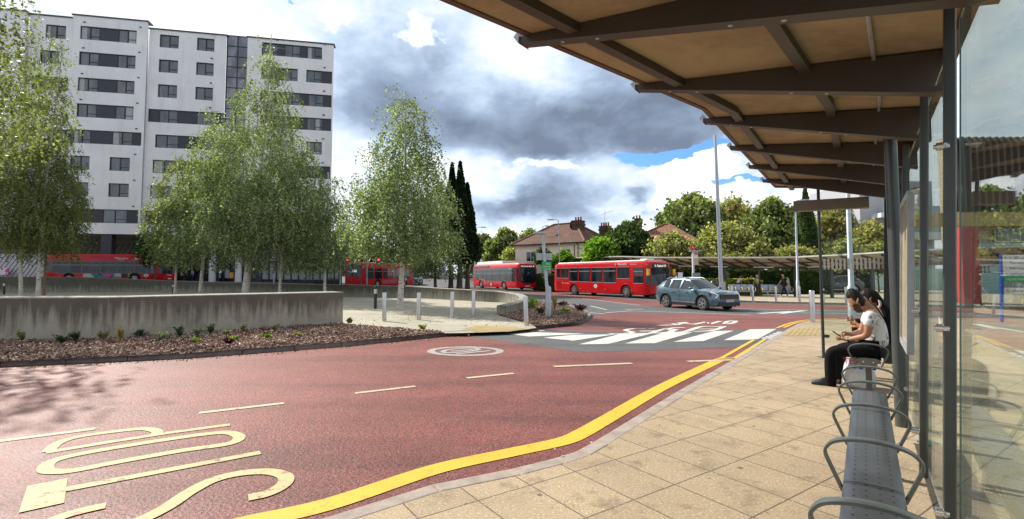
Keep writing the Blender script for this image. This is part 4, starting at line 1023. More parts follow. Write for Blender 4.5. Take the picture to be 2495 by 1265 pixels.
# trees behind, left of the house
BT = [(835, 560, 668, 55, 95, L_dark, 'dark tree behind the rear-facing bus'), (905, 590, 668, 45, 92, L_dark, 'dark green tree behind the traffic lights'), (1000, 600, 662, 60, 110, L_mid, 'tree at the back of the car park'),
      (1178, 572, 660, 40, 92, L_mid, 'yellow-green tree right of the dark conifers'), (1232, 560, 655, 42, 88, L_mid, 'rounded yellow-green tree in the middle of the row beyond the left-hand street lamp'),
      (1292, 562, 650, 40, 90, L_mid, 'yellow-green tree behind the solar lamp post'), (1345, 556, 640, 34, 92, L_orange, 'turning tree showing over the hipped brown roof')]
for i, (px, ty, byy, hw, Y, m, lb) in enumerate(BT):
    broadleaf('broadleaf_tree', lb, px, ty, byy+12, hw*1.15, Y, m, 100+i, 9000, .19, lobes=34, group='trees behind the junction', )
broadleaf('bush', 'brownish rounded bush behind the red and white bus', 1262, 596, 645, 40, 74, L_olive, 120, 5000, .13, trunk=.1, lobes=16, cat='bush')
broadleaf('bush', 'leafy bush in front of the long wall of the cream house', 1372, 612, 660, 30, 55, L_bright, 122, 3600, .10, trunk=.05, lobes=16, cat='bush')
broadleaf('bush', 'green bush against the low white block', 1322, 605, 655, 22, 56, L_dark, 121, 2600, .10, trunk=.05, lobes=12, cat='bush')
RT = [('maple_tree', 1462, 578, 655, 40, 52, L_bright, 'bright green leafy tree in front of the cream house', 6500, .12),
      ('maple_tree', 1535, 541, 655, 62, 54, L_dark, 'broad dark green tree between the two houses', 12000, .15),
      ('willow_tree', 1643, 570, 655, 62, 50, L_olive, 'olive-green feathery tree in front of the red tiled roof', 9500, .10),
      ('plane_tree', 1683, 474, 640, 85, 84, L_mid, 'tall yellow-green plane tree behind the chimney of the red roof', 15000, .22),
      ('plane_tree', 1790, 478, 640, 62, 86, L_orange, 'tall thin-crowned tree turning orange beside the tallest lamp post', 7000, .20),
      ('willow_tree', 1772, 545, 650, 75, 55, L_olive, 'wide grey-green tree behind the tallest lamp post', 13000, .10),
      ('plane_tree', 1882, 486, 650, 72, 76, L_mid, 'tall green and yellow tree left of the dark cypress', 13000, .19),
      ('plane_tree', 2045, 496, 650, 62, 76, L_orange, 'tall tree with yellowing leaves right of the dark cypress', 10000, .19),
      ('plane_tree', 2125, 540, 650, 45, 70, L_orange, 'turning tree in front of the pale tower', 6000, .17)]
for i, (nm, px, ty, byy, hw, Y, m, lb, n, lf) in enumerate(RT):
    broadleaf(nm, lb, px, ty, byy, hw, Y, m, 140+i, n, lf, lobes=60, gap=.25 if m is L_orange else 0)
broadleaf('cypress_tree', 'dark green columnar cypress behind the far canopy', 1968, 462, 650, 27, 62, L_dark, 160, 16000, .12, trunk=.2, lobes=70, conical=.6, bare=.1)
for i, (px, ty, hw, lb) in enumerate(((1850, 592, 30, 'low mottled tree behind the far canopy, above the man walking'), (1935, 600, 45, 'low mottled tree behind the right-hand far bench'), (2060, 588, 48, 'low yellowing tree behind the thick grey pole'),
                                      (2140, 592, 34, 'low tree with yellow leaves in front of the pale tower'), (1790, 618, 30, 'small sapling with mottled leaves behind the left-hand far bench'), (1985, 605, 30, 'low mottled tree at the foot of the cypress'))):
    broadleaf('small_tree', lb, px, ty, 662, hw, 47+i*.7, L_low, 170+i, 4200, .11, trunk=.09, lobes=18, group='small trees behind the far canopy')
# hedges
def hedge(label, px0, px1, ytop, Y0, Y1, thick, mat, n, seed, leaf=.06, zb=None, cat='hedge'):
    r_ = np.random.default_rng(seed); a = D(px0, ytop, Y0); b = D(px1, ytop, Y1); h = a.z; z0 = zb if zb is not None else 0
    mb = MB(); d = Vector((b.x-a.x, b.y-a.y, 0)); nn = Vector((d.y, -d.x, 0)).normalized()*thick*.5
    A, B = Vector((a.x, a.y, z0)), Vector((b.x, b.y, z0)); up = Vector((0, 0, h-z0-.06))
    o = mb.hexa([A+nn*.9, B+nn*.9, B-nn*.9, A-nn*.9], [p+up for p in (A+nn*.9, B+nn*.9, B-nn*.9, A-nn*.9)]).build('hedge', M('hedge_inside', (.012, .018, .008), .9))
    tag(o, label, cat)
    t = r_.random(n); side = r_.random(n); w = r_.uniform(-1, 1, n); z = r_.random(n)
    top = side < .3; off_ = np.where(top, w, 1.0+r_.normal(size=n)*.07); zz = np.where(top, 1+r_.normal(size=n)*.035, z)
    zz = zz*(1+.05*np.sin(t*40+seed))
    C = np.array(A)[None]*(1-t)[:, None]+np.array(B)[None]*t[:, None]+np.array(nn)[None]*off_[:, None]; C[:, 2] = z0+zz*(h-z0)
    U, V = rand_axes(n, leaf, 0, .8); quads_mesh('foliage', C, U, V, mat, o)
hedge('tall dark clipped hedge behind the far canopy', 1770, 2012, 660, 45, 43.5, 1.5, L_hedge, 16000, 1)
hedge('low lime-yellow hedge behind the left-hand far bench', 1712, 1846, 683, 42.5, 41.5, 2.6, L_lime, 9000, 2)
hedge('dark clipped hedge between the two red buses on the right', 1316, 1352, 671, 56, 52, 1.6, L_hedge, 3500, 3)
hedge('dark hedge under the canopy behind the left end of the nearer bus', 1352, 1500, 662, 56, 50, 1.4, L_hedge, 6000, 4)
hedge('dark evergreen bank beyond the far paving, right of the cypress', 1990, 2110, 660, 50, 49, 2.0, L_hedge, 6000, 8, .08)
hedge('ivy-covered bank closing the view behind the canopy', 1490, 1770, 640, 56, 50, 2.0, L_dark, 12000, 6, .09)

# small plants in the beds
L_sil = leafmat('silvery_leaves', [(.12, .15, .09), (.22, .26, .17), (.34, .38, .28)], .25)
L_red = leafmat('dark_red_leaves', [(.03, .012, .015), (.07, .02, .025), (.12, .035, .04)], .2)
L_straw = leafmat('straw_stems', [(.16, .11, .05), (.26, .19, .09), (.36, .28, .15)], .2)
def plantlet(kind, label, x, y, w, h, mat, seed, n=260, leaf=.016, group=None, z=0.02):
    r_ = np.random.default_rng(seed); b = G(x, y, z); s = 1.6/max(1, (y-HZ)); w *= s; h *= s
    t = thing(kind, label, 'plant', b, 0, group)
    mb = MB(); C = []
    for i in range(14):
        a = r_.random()*6.283; f = r_.uniform(.2, 1); e = Vector((math.cos(a)*w*.5*f, math.sin(a)*w*.5*f, h*r_.uniform(.55, 1)))
        if kind == 'grass_tuft': e = Vector((e.x*.7, e.y*.7, h*r_.uniform(.6, 1)))
        mb.tube([(0, 0, 0), e*.5+Vector((0, 0, h*.12)), e], [.005, .004, .002], 4, caps=False)
        for q in np.linspace(.3, 1, n//14):
            C.append(np.array(e)*q+np.array([0, 0, .1*h*math.sin(q*3)])+r_.normal(size=3)*(.03*w+.008))
    mb.build('stems', m_bark if kind != 'grass_tuft' else L_straw, t); C = np.array(C); C = C[C[:, 2] > .01]
    U, V = rand_axes(len(C), leaf, 0, .7)
    if kind == 'grass_tuft': V = V*0+np.array([0, 0, .03]); U *= .35
    quads_mesh('leaves', C, U, V, mat, t)
PL = [('shrub', 53, 836, 22, 30, L_olive, 'first small leggy shrub from the left end of the bark bed'), ('shrub', 148, 838, 34, 24, L_hedge, 'small dark green shrub left of the round dark one in the bark bed'),
      ('shrub', 184, 834, 26, 24, L_dark, 'round dark green shrub near the left of the bark bed'), ('shrub', 253, 830, 34, 24, L_olive, 'low spreading green shrub left of the straw grass in the bark bed'),
      ('grass_tuft', 293, 838, 30, 42, L_straw, 'tuft of straw-coloured grass against the long wall'), ('shrub', 343, 822, 32, 18, L_dark, 'flat-topped green shrub right of the straw grass'),
      ('shrub', 392, 829, 36, 20, L_sil, 'silvery low shrub in the middle of the bark bed'), ('shrub', 438, 822, 26, 26, L_dark, 'upright dark green shrub against the middle of the long wall'),
      ('shrub', 480, 820, 32, 24, L_sil, 'silvery-green shrub beside the upright dark one'), ('shrub', 514, 816, 30, 24, L_dark, 'bushy dark green shrub right of the silvery-green one'),
      ('low_plant', 478, 835, 26, 9, L_bright, 'lime-green cushion plant, the one nearest the left'), ('low_plant', 574, 828, 24, 9, L_bright, 'lime-green cushion plant beside the dark red plant'),
      ('low_plant', 648, 825, 24, 10, L_bright, 'lime-green cushion plant, the one farthest right in the long bed'), ('shrub', 551, 818, 28, 14, L_sil, 'pale wiry shrub near the middle of the long wall'),
      ('low_plant', 558, 838, 26, 12, L_red, 'dark red leafy plant among the bark chips'), ('shrub', 593, 812, 16, 20, L_straw, 'dried brown shrub against the long wall'),
      ('shrub', 668, 806, 24, 14, L_olive, 'small green shrub near the right of the long wall'), ('low_plant', 725, 820, 22, 8, L_olive, 'flat olive plant near the right end of the long bed'),
      ('shrub', 641, 808, 20, 12, L_straw, 'withered wiry plant right of the dried shrub'), ('shrub', 852, 788, 14, 12, L_olive, 'weed growing at the end of the long wall'),
      ('shrub', 1030, 806, 22, 14, L_olive, 'grassy weed at the tip of the long bed'),
      ('shrub', 1302, 756, 50, 30, L_bright, 'spreading green shrub behind the lamp post in the small bed'), ('grass_tuft', 1352, 758, 34, 40, L_straw, 'tall straw grass right of the lamp post'),
      ('grass_tuft', 1298, 745, 30, 22, L_straw, 'short straw grass left of the lamp post'), ('low_plant', 1380, 762, 34, 10, L_bright, 'yellow-green plant in the small bed'),
      ('low_plant', 1412, 760, 44, 16, L_red, 'dark red plant at the tip of the small bed'), ('low_plant', 1370, 748, 40, 12, L_red, 'dark red plant along the back of the small bed'),
      ('shrub', 1318, 768, 30, 18, L_dark, 'low dark green shrub by the foot of the lamp post')]
for i, (k_, x, y, w, h, m, lb) in enumerate(PL): plantlet(k_, lb, x, y, w, h, m, 300+i, leaf=.016 if y > 800 else .03)
# ================================================================ vehicles
def carpaint(name, col, metal=.35, rough=.28, coat=.9):
    m, k, b = nt(name); co = objco(k)
    k.put(b.inputs['Base Color'], k.mix(1.0, tuple(col), k.ramp(k.noise(co, 1.5, 5), [(.3, .9), (.7, 1.08)]), 'MULTIPLY'))
    k.put(b.inputs['Roughness'], k.math('MULTIPLY_ADD', k.noise(co, 4, 5), .18, rough-.08)); b.inputs['Metallic'].default_value = metal
    b.inputs['Coat Weight'].default_value = coat; b.inputs['Specular IOR Level'].default_value = .5 if coat > .5 else .25; b.inputs['Coat Roughness'].default_value = .05; return m
m_teal = carpaint('steel_blue_paint', (.10, .175, .225), .5)
m_bus = carpaint('bus_red_paint', (.56, .004, .010), 0, .38, .22)
m_busd = carpaint('bus_red_darker', (.42, .006, .010), 0, .38, .2)
m_busp = carpaint('bus_bright_red', (.64, .006, .020), 0, .36, .25)
m_wpaint = carpaint('white_paintwork', (.62, .63, .65), 0, .3)
m_blkpaint = carpaint('black_paintwork', (.02, .021, .024), .2, .25)
m_silv = carpaint('silver_paintwork', (.38, .39, .40), .6, .3)
m_grey = carpaint('dark_grey_paintwork', (.08, .085, .09), .4, .3)
m_cwin = winglass('vehicle_glass', (.008, .011, .013), .04, .45, .05)
m_tyre = M('tyre_rubber', (.018, .018, .018), .85, bump=.2)
m_rim = M('alloy_rim', (.55, .55, .56), .3, .8, var=.05)
m_rimd = M('rim_shadow', (.015, .015, .015), .6)
m_chrome = M('bright_trim', (.72, .72, .72), .18, .9, var=.03)
m_lamp = M('headlamp_glass', (.55, .58, .6), .1, .3, coat=1)
m_tail = M('tail_lamp', (.5, .01, .01), .2, coat=1)
m_plate = M('plate_white', (.75, .75, .72), .4, var=.02)
m_platey = M('plate_yellow', (.75, .55, .05), .4, var=.02)
m_ymir = M('mirror_yellow', (.80, .52, .01), .4)
m_letw = M('lettering_white', (.82, .82, .82), .5, var=.02)
m_letb = M('lettering_dark', (.02, .02, .03), .5)
m_led = M('display_led', (.95, .93, .85), .4, emit=.5, var=0)
m_roofw = M('roof_white', (.70, .69, .66), .6, var=.1)

def wheel(parent, x, y, r, w, rimr, side, spokes=5, rim=None):
    """tyre with a dished rim; side = +1 or -1 is the outward y direction"""
    t = MB(); prof = [(rimr, -w/2), (r*.93, -w/2), (r, -w*.32), (r, w*.32), (r*.93, w/2), (rimr, w/2)]
    t.lathe([(a, b) for a, b in prof], (0, 0, 0), 28, axis='y', caps=True)
    wo = t.build('wheel', m_tyre, parent, smooth=40); wo.location = (x, y, r)
    q = MB(); o = side*w/2
    q.lathe([(rimr, o*1.02), (rimr*.93, o*1.02), (rimr*.90, o*.55), (rimr*.02, o*.6)], (0, 0, 0), 28, mi=1, axis='y', caps=False)
    q.lathe([(rimr*1.0, o*1.03), (rimr*.90, o*1.06), (rimr*.90, o*.9)], (0, 0, 0), 28, mi=0, axis='y', caps=False)
    q.lathe([(rimr*.2, o*.6), (rimr*.2, o*1.0), (.001, o*1.05)], (0, 0, 0), 12, mi=0, axis='y', caps=False)
    for i in range(spokes):
        a = 2*math.pi*i/spokes+.3
        for da in ((-.13, .13) if spokes == 5 else (0,)):
            q.bar((rimr*.15*math.sin(a), o*.95, rimr*.15*math.cos(a)), (rimr*.93*math.sin(a+da), o*1.0, rimr*.93*math.cos(a+da)), rimr*(.10 if spokes == 5 else .2), w*.12, up=(0, 1, 0), mi=0)
    q.build('rim', [rim or m_rim, m_rimd], wo, fix=False)
    return wo
def cut_arches(o, xs, r, depthy, z, W):
    for x in xs:
        for s in (-1, 1):
            c = MB(); c.lathe([(r, -depthy/2), (r, depthy/2)], (x, s*W/2, z), 28, axis='y')
            co_ = c.build('cutter', m_rimd); co_.parent = o.parent
            md = o.modifiers.new('cut', 'BOOLEAN'); md.operation = 'DIFFERENCE'; md.object = co_; md.solver = 'EXACT'
    cs_ = [m.object for m in o.modifiers if m.type == 'BOOLEAN']
    bake(o)
    for c in cs_: bpy.data.objects.remove(c)
    return o

def loft_car(t, st, win, wheels, paint, wr, W, rimr, detail=True):
    """st: stations front to rear: x, zb, wb, zm, wm, zs, ws, zt, wt.  win: (i0, i1) station spans of side glass; shield/rear: station spans of top glass"""
    body = MB(); rings = []
    for (x, zb, wb, zm, wm, zs, ws, zt, wt) in st:
        half = [(0, zb), (wb, zb), (wm, zb+.12), (wm, zm), (ws, zs), (wt, zt-.045), (wt*.6, zt-.006), (0, zt)]
        rings.append([Vector((x, y, z)) for y, z in half]+[Vector((x, -y, z)) for y, z in half[-2:0:-1]])
    n = len(rings[0]); glass = {}
    vs = [p for r in rings for p in r]; body.v = [tuple(p) for p in vs]
    for i in range(len(rings)-1):
        for j in range(n):
            f = (i*n+j, i*n+(j+1) % n, (i+1)*n+(j+1) % n, (i+1)*n+j); key = None
            for w in win['side']:
                if w[0] <= i < w[1] and j in (4, 9): key = ('side_window', w[0], j)
            if win['shield'][0] <= i < win['shield'][1] and j in (5, 6, 7, 8): key = ('windscreen', 0, 0)
            if win['rear'][0] <= i < win['rear'][1] and j in (5, 6, 7, 8): key = ('rear_window', 0, 0)
            if key: glass.setdefault(key, []).append(f)
            body.f.append(f); body.m.append(0)
    body.f.append(tuple(range(n-1, -1, -1))); o_ = (len(rings)-1)*n; body.f.append(tuple(range(o_, o_+n))); body.m += [0, 0]
    bo = body.build('body', paint, t, smooth=38)
    cut_arches(bo, wheels, wr*1.16, W*.34, wr, W)
    for (nm, _, j), fs in glass.items():
        g = MB(); idx = sorted({v for f in fs for v in f}); mp = {v: i for i, v in enumerate(idx)}
        c = sum((vs[v] for v in idx), Vector())/len(idx)
        g.v = [tuple(c+(vs[v]-c)*.955+(Vector((0, vs[v].y, 0)).normalized()*.012 if nm == 'side_window' else Vector((0, 0, .014)))) for v in idx]
        g.f = [tuple(mp[v] for v in f) for f in fs]; g.m = [0]*len(fs); g.build(nm, m_cwin, t, smooth=60, fix=False)
    lin = MB()
    for x in wheels: lin.lathe([(wr*1.14, -W*.42), (wr*1.14, W*.42)], (x, 0, wr), 20, axis='y', caps=False)
    if False: lin.build('wheel_well', m_rimd, t)
    ax = MB(); ax.box(min(wheels)-.5, max(wheels)+.5, -W*.36, W*.36, wr*.55, wr*1.6); ax.build('underbody', m_rimd, t)
    for x in wheels:
        for s in (-1, 1): wheel(t, x, s*(W/2-.13), wr, .235, rimr, s)
    return bo
SUV = [(2.27, .42, .30, .62, .52, .74, .50, .80, .40), (2.22, .32, .62, .62, .76, .84, .70, .90, .55), (2.10, .24, .80, .64, .88, .93, .80, .975, .62), (1.80, .22, .84, .66, .93, .97, .86, 1.03, .68),
       (1.35, .22, .84, .70, .945, 1.0, .88, 1.075, .72), (.98, .22, .84, .72, .945, 1.02, .885, 1.10, .74), (.58, .22, .84, .72, .935, 1.03, .89, 1.36, .665), (.20, .22, .84, .72, .93, 1.04, .89, 1.575, .60),
       (-.22, .22, .84, .72, .93, 1.05, .89, 1.635, .60), (-.30, .22, .84, .72, .93, 1.052, .89, 1.64, .60), (-1.05, .22, .84, .72, .935, 1.08, .89, 1.63, .595), (-1.13, .22, .84, .72, .935, 1.085, .89, 1.628, .59),
       (-1.55, .24, .84, .74, .94, 1.15, .88, 1.585, .57), (-1.85, .28, .82, .76, .93, 1.19, .86, 1.50, .55), (-2.10, .34, .78, .80, .90, 1.16, .82, 1.24, .62), (-2.24, .42, .70, .82, .82, 1.0, .76, 1.06, .6)]
SUVW = {'side': [(6, 8), (9, 10), (11, 12)], 'shield': (5, 7), 'rear': (13, 14)}
def suv(label, loc, rz, sc, paint, group=None, detail=True):
    t = thing('parked_car' if not detail else 'car', label, 'car', loc, rz, group, sc)
    loft_car(t, SUV, SUVW, (1.36, -1.32), paint, .36, 1.87, .25)
    for s in (-1, 1):
        a = MB()
        for x in (1.36, -1.32):   # dark arch trim
            a.tube([(x+.445*math.cos(q), s*.925, .36+.445*math.sin(q)) for q in [R(-28)+i*R(236)/14 for i in range(15)]], .038, 6)
        a.box(-.86, .90, s*.90-.035, s*.90+.035, .20, .36); a.build('lower_cladding', m_black, t)
        c = MB(); c.bar((-.86, s*.94, .385), (.9, s*.94, .365), .02, .028); c.build('sill_trim', m_chrome, t)
        h = MB(); h.add([(2.04, s*.80, .86), (1.80, s*.915, .90), (1.86, s*.93, .74), (2.10, s*.845, .66), (2.23, s*.70, .74), (2.2, s*.69, .84)], [(0, 1, 2, 3, 4, 5)])
        ho = h.build('headlight', m_black, t, fix=False)
        d = MB(); d.tube([(1.90, s*.905, .945), (2.07, s*.83, .90), (2.235, s*.72, .80), (2.16, s*.82, .66)], .018, 5); d.build('daytime_light', M('daytime_white', (.85, .87, .88), .2, emit=.35), ho)
        m = MB(); m.lathe([(.02, -.1), (.085, -.07), (.1, .0), (.085, .07), (.02, .1)], (0, 0, 0), 12, axis='y'); mo = m.build('door_mirror', [paint], t, smooth=60); mo.location = (.72, s*1.03, 1.12); mo.scale = (1.1, 1.1, .8)
        r_ = MB(); r_.tube([(.12, s*.60, 1.60), (-.1, s*.60, 1.675), (-1.2, s*.59, 1.675), (-1.6, s*.57, 1.60)], .018, 5); r_.build('roof_rail', m_chrome, t)
        hd = MB()
        for x in (.28, -.72): hd.box(x-.11, x+.11, s*.935-.012, s*.935+.018, .90, .935)
        hd.build('door_handles', m_chrome, t)
        tl = MB(); tl.box(-2.24, -1.98, s*.80-.06, s*.80+.06, .92, 1.0); tl.build('tail_light', m_tail, t)
        fg = MB(); fg.tube([(2.12, s*.86, .36), (2.2, s*.68, .36), (2.22, s*.60, .46)], .022, 5); fg.build('bumper_trim', m_chrome, t)
        dl = MB()
        for x in (.62, -.26, -1.12): dl.bar((x, s*.945, .30), (x, s*.938, .70), .006, .006); dl.bar((x, s*.938, .70), (x, s*.895, 1.04), .006, .006)
        dl.build('door_gap', m_black, t)
    g = MB(); g.add([(2.275, -.62, .83), (2.275, .62, .83), (2.30, .60, .60), (2.30, -.60, .60)], [(0, 1, 2, 3)]); g.box(2.18, 2.29, -.70, .70, .24, .44); g.box(2.20, 2.285, -.62, .62, .60, .83); g.build('grille', m_black, t)
    ct = MB(); ct.tube([(2.20, -.68, .84), (2.30, -.3, .845), (2.30, .3, .845), (2.20, .68, .84)], .016, 5); ct.build('grille_trim', m_chrome, t)
    p = MB(); p.box(2.29, 2.315, -.26, .26, .455, .57); po = p.build('number_plate', m_plate, t)
    if detail: lettering('KY23 XTO', .10, m_letb, po, (2.318, 0, .512), (R(90), 0, R(90)))
    else:
        pass
    p = MB(); p.box(-2.275, -2.25, -.26, .26, .80, .91); p.build('number_plate', m_platey, t)
    if detail: lettering('KIA', .10, m_chrome, t, (2.255, 0, .925), (R(70), 0, R(90)), name='badge', sx=1.5)
    return t
P = G(1712, 751.5, ROAD)
car = suv('steel-blue SUV crossing in front of the red bus, alloy wheels and dark trim', (P.x-.35, P.y, ROAD), R(-66), .96, m_teal)

def bus(kind, label, P0, P1, W, H, zbase, paint, group=None, axle=(.25, .78), win=None, wz=(1.2, 1.5, 2.36), band=None, top_r=.25):
    """P0 rear and P1 front of the vehicle's right-hand side on the ground; local x forward from the middle, y left"""
    P0, P1 = Vector((*P0, 0)), Vector((*P1, 0)); h = (P1-P0); L = h.length; h.normalize(); left = Vector((-h.y, h.x, 0))
    c = (P0+P1)/2+left*W/2; t = thing(kind, label, 'bus', (c.x, c.y, zbase), math.atan2(h.y, h.x), group)
    xr, xf = -L/2, L/2; w = W/2; rings = []
    for x, ws, dz, zb in ((xr, .93, -.22, .42), (xr+.12, .985, -.06, .34), (xr+.5, 1, 0, .30), (-L*.1, 1, 0, .28), (xf-.9, 1, 0, .28), (xf-.35, .99, -.02, .28), (xf-.1, .95, -.10, .30), (xf, .88, -.24, .36)):
        hh = H+dz; q = [(0, zb), (w*ws*.97, zb), (w*ws, zb+.15), (w*ws, 1.2), (w*ws*.985, hh-top_r*1.4), (w*ws*.95, hh-top_r*.6), (w*ws*.82, hh-.04), (0, hh)]
        rings.append([Vector((x, y, z)) for y, z in q]+[Vector((x, -y, z)) for y, z in q[-2:0:-1]])
    b = MB(); b.rings(rings); bo = b.build('body', paint, t, smooth=35)
    wr = .48; xs = [lerp(xr, xf, axle[0]), lerp(xr, xf, axle[1])]
    cut_arches(bo, xs, .58, W*.5, .46, W)
    u = MB(); u.box(xr+.5, xf-.5, -w*.62, w*.62, .22, .9); u.build('underbody', m_rimd, t)
    for x in xs:
        for s in (-1, 1):
            wheel(t, x, s*(w-.16), wr, .28, .27, s, 8, m_rim)
        a = MB()
        for s in (-1, 1): a.tube([(x+.6*math.cos(q), s*w, .46+.6*math.sin(q)) for q in [R(-12)+i*R(204)/14 for i in range(15)]], .03, 5)
        a.build('arch_trim', m_black if band else paint, t)
    t['L'] = L
    X = lambda f: lerp(xr, xf, f)
    for s in (-1, 1):
        for (f0, f1, z0, z1_) in win:
            g = MB(); y = s*(w+.004); a0, a1 = X(f0), X(f1)
            g.box(a0, a1, min(y, y-s*.03), max(y, y-s*.03), z0, z1_); go = g.build('side_window', m_cwin, t)
            if not band:
                fr = MB(); fr.box(a0, a1, y-.006, y+.006, z0-.045, z0); fr.box(a0, a1, y-.006, y+.006, z1_, z1_+.035); fr.build('window_trim', m_galv, go)
                if z1_-z0 > 1: 
                    q = MB(); q.box(a0+.05, a1-.05, y-.004, y+.010, z1_-.32, z1_-.24); q.build('vent_bar', M('vent_bar_grey', (.2, .24, .25), .3), go)
            else:
                q = MB(); q.box(a0+.03, a1-.03, y-.008, y+.010, z1_-.36, z1_-.33); q.build('vent_bar', m_galv, go)
    return t, X, w, L
def roundel(parent, x, z, w, r, mat, side=-1, fill=None, squash=1.0):
    m = MB(); y = side*(w+.006)
    n = 20; pts = [(x+r*math.cos(i*2*math.pi/n)*squash, y, z+r*math.sin(i*2*math.pi/n)) for i in range(n+1)]; pi_ = [(x+r*.62*math.cos(i*2*math.pi/n)*squash, y, z+r*.62*math.sin(i*2*math.pi/n)) for i in range(n+1)]
    for a, b, c, d in zip(pts[:-1], pts[1:], pi_[1:], pi_[:-1]): m.hexa([a, b, c, d], [(p[0], p[1]+side*.004, p[2]) for p in (a, b, c, d)])
    m.box(x-r*1.35*squash, x+r*1.35*squash, min(y, y+side*.008), max(y, y+side*.008), z-r*.2, z+r*.2)
    return m.build('roundel', mat, parent, fix=False)
def sidetext(txt, parent, x, z, w, size, mat=None, side=-1, **kw):
    return lettering(txt, size, mat or m_letw, parent, (x, side*(w+.008), z), (R(90), 0, 0 if side < 0 else R(180)), **kw)

# --- the nearer red bus
W1 = [(.035, .085, 1.5, 2.36), (.095, .185, 1.5, 2.36), (.195, .30, 1.22, 2.36), (.31, .44, 1.2, 2.36), (.452, .57, 1.18, 2.36), (.582, .705, 1.16, 2.36), (.718, .83, 1.5, 2.36), (.868, .955, 1.15, 2.30)]
b1, X1, w1, L1 = bus('red_bus', 'red single-decker bus with destination St. Raphael 24, its offside facing the plaza', (3.9, 46.0), (10.0, 36.1), 2.45, 2.85, ROAD, m_bus, axle=(.255, .80), win=W1)
def bus_front(t, X, w, L, H, dest, style=0, gl=m_cwin, paint=m_bus, fleet='Metroline', plate=None):
    xf = L/2; y = w*.84
    m = MB(); m.rings([[(xf-.30, -w*1.0, 1.12), (xf-.03, -w*.965, 1.06), (xf+.045, -y*.9, 1.02), (xf+.055, 0, 1.02), (xf+.045, y*.9, 1.02), (xf-.03, w*.965, 1.06), (xf-.30, w*1.0, 1.12)],
                       [(xf-.34, -w*1.0, H-.62), (xf-.06, -w*.95, H-.60), (xf+.02, -y*.88, H-.58), (xf+.03, 0, H-.57), (xf+.02, y*.88, H-.58), (xf-.06, w*.95, H-.60), (xf-.34, w*1.0, H-.62)]], closed=False, caps=False)
    m.build('windscreen', gl, t, fix=False, smooth=60)
    d = MB(); d.hexa([(xf-.2, -w*.93, H-.60), (xf+.028, -y*.86, H-.60), (xf+.028, y*.86, H-.60), (xf-.2, w*.93, H-.60)], [(xf-.3, -w*.86, H-.24), (xf+.012, -y*.82, H-.22), (xf+.012, y*.82, H-.22), (xf-.3, w*.86, H-.24)])
    do = d.build('destination_display', m_black, t, bevel=.03)
    lettering(dest, .25, m_led, do, (xf+.03, .0, H-.41), (R(88), 0, R(90)), sx=.85)
    wp_ = MB()
    for s in (-1, 1): wp_.tube([(xf+.08, s*.1, 1.04), (xf+.06, s*.55, 1.65)], .014, 4)
    wp_.build('wipers', m_black, t)
    for s in (-1, 1):
        l = MB(); l.lathe([(.001, .03), (.11, .02), (.12, -.02)], (xf-.04, s*w*.72, .72), 14, axis='x'); l.lathe([(.001, .02), (.07, .01), (.08, -.02)], (xf-.06, s*w*.72, .48), 12, axis='x'); l.build('headlight', m_lamp, t)
    bp = MB(); bp.box(xf-.1, xf+.05, -w*.86, w*.86, .34, .50); bp.build('bumper', paint, t, bevel=.03)
    p = MB(); p.box(xf+.05, xf+.065, -.3, .3, .40, .52); po = p.build('number_plate', m_plate, t)
    if plate: lettering(plate, .10, m_letb, po, (xf+.068, 0, .46), (R(90), 0, R(90)))
    if fleet: lettering(fleet, .24, m_letw, t, (xf+.016, 0, .86), (R(90), 0, R(90)), shear=.2)
bus_front(b1, X1, w1, L1, 2.85, 'St. Raphael 24', plate='KX09')
for s in (-1, 1):
    m = MB(); m.tube([(L1/2-.3, s*1.2, 2.55), (L1/2+.15, s*1.38, 2.45), (L1/2+.15, s*1.38, 2.2)], .02, 5, mi=1)
    m.hexa([(L1/2+.05, s*1.38-.11, 1.72), (L1/2+.16, s*1.38-.11, 1.72), (L1/2+.16, s*1.38+.11, 1.72), (L1/2+.05, s*1.38+.11, 1.72)], [(L1/2+.05, s*1.38-.11, 2.2), (L1/2+.16, s*1.38-.11, 2.2), (L1/2+.16, s*1.38+.11, 2.2), (L1/2+.05, s*1.38+.11, 2.2)])
    m.build('mirror', [m_ymir, m_black], b1, bevel=.02)
roundel(b1, X1(.50), .84, w1, .17, m_letw)
sidetext('Metroline', b1, X1(.765), 2.60, w1-.02, .26, shear=.2)
sidetext('CRICKLEWOOD', b1, X1(.87), 2.56, w1-.02, .09)
dm = MB(); dm.add([(X1(.695), -w1, 2.60), (X1(.70)+.05, -w1, 2.72), (X1(.695)+.22, -w1, 2.60), (X1(.70)+.05, -w1, 2.48)], [(0, 1, 2, 3)]); dm.v = [(a, b-.012, c) for a, b, c in dm.v]; dm.build('emblem', m_galv, b1, fix=False)
sidetext('LOW CARBON', b1, X1(.165), 1.02, w1, .10)
gm = MB(); gm.lathe([(.001, 0), (.10, .004)], (X1(.115), -w1-.01, 1.05), 7, axis='y'); gm.build('emblem', M('leaf_green', (.15, .42, .03), .5), b1)
sv = MB()
for i in range(9): sv.box(X1(.04), X1(.10), -w1-.006, -w1+.01, .55+i*.07, .585+i*.07)
sv.build('engine_grille', m_busd, b1)
sm = MB()
for f0, f1, z in ((.30, .76, .52), (.85, .99, .78)): sm.box(X1(f0), X1(f1), -w1-.004, -w1+.004, z, z+.014)
for f in (.845, .86, .965): sm.box(X1(f)-.006, X1(f)+.006, -w1-.004, -w1+.004, .4, 2.36)
sm.build('panel_seam', m_busd, b1)
mk = MB()
for f in (.33, .60, .855): mk.box(X1(f)-.05, X1(f)+.05, -w1-.014, -w1+.01, .58, .62)
mk.build('side_marker', m_ymir, b1)
rw = MB(); rings = []
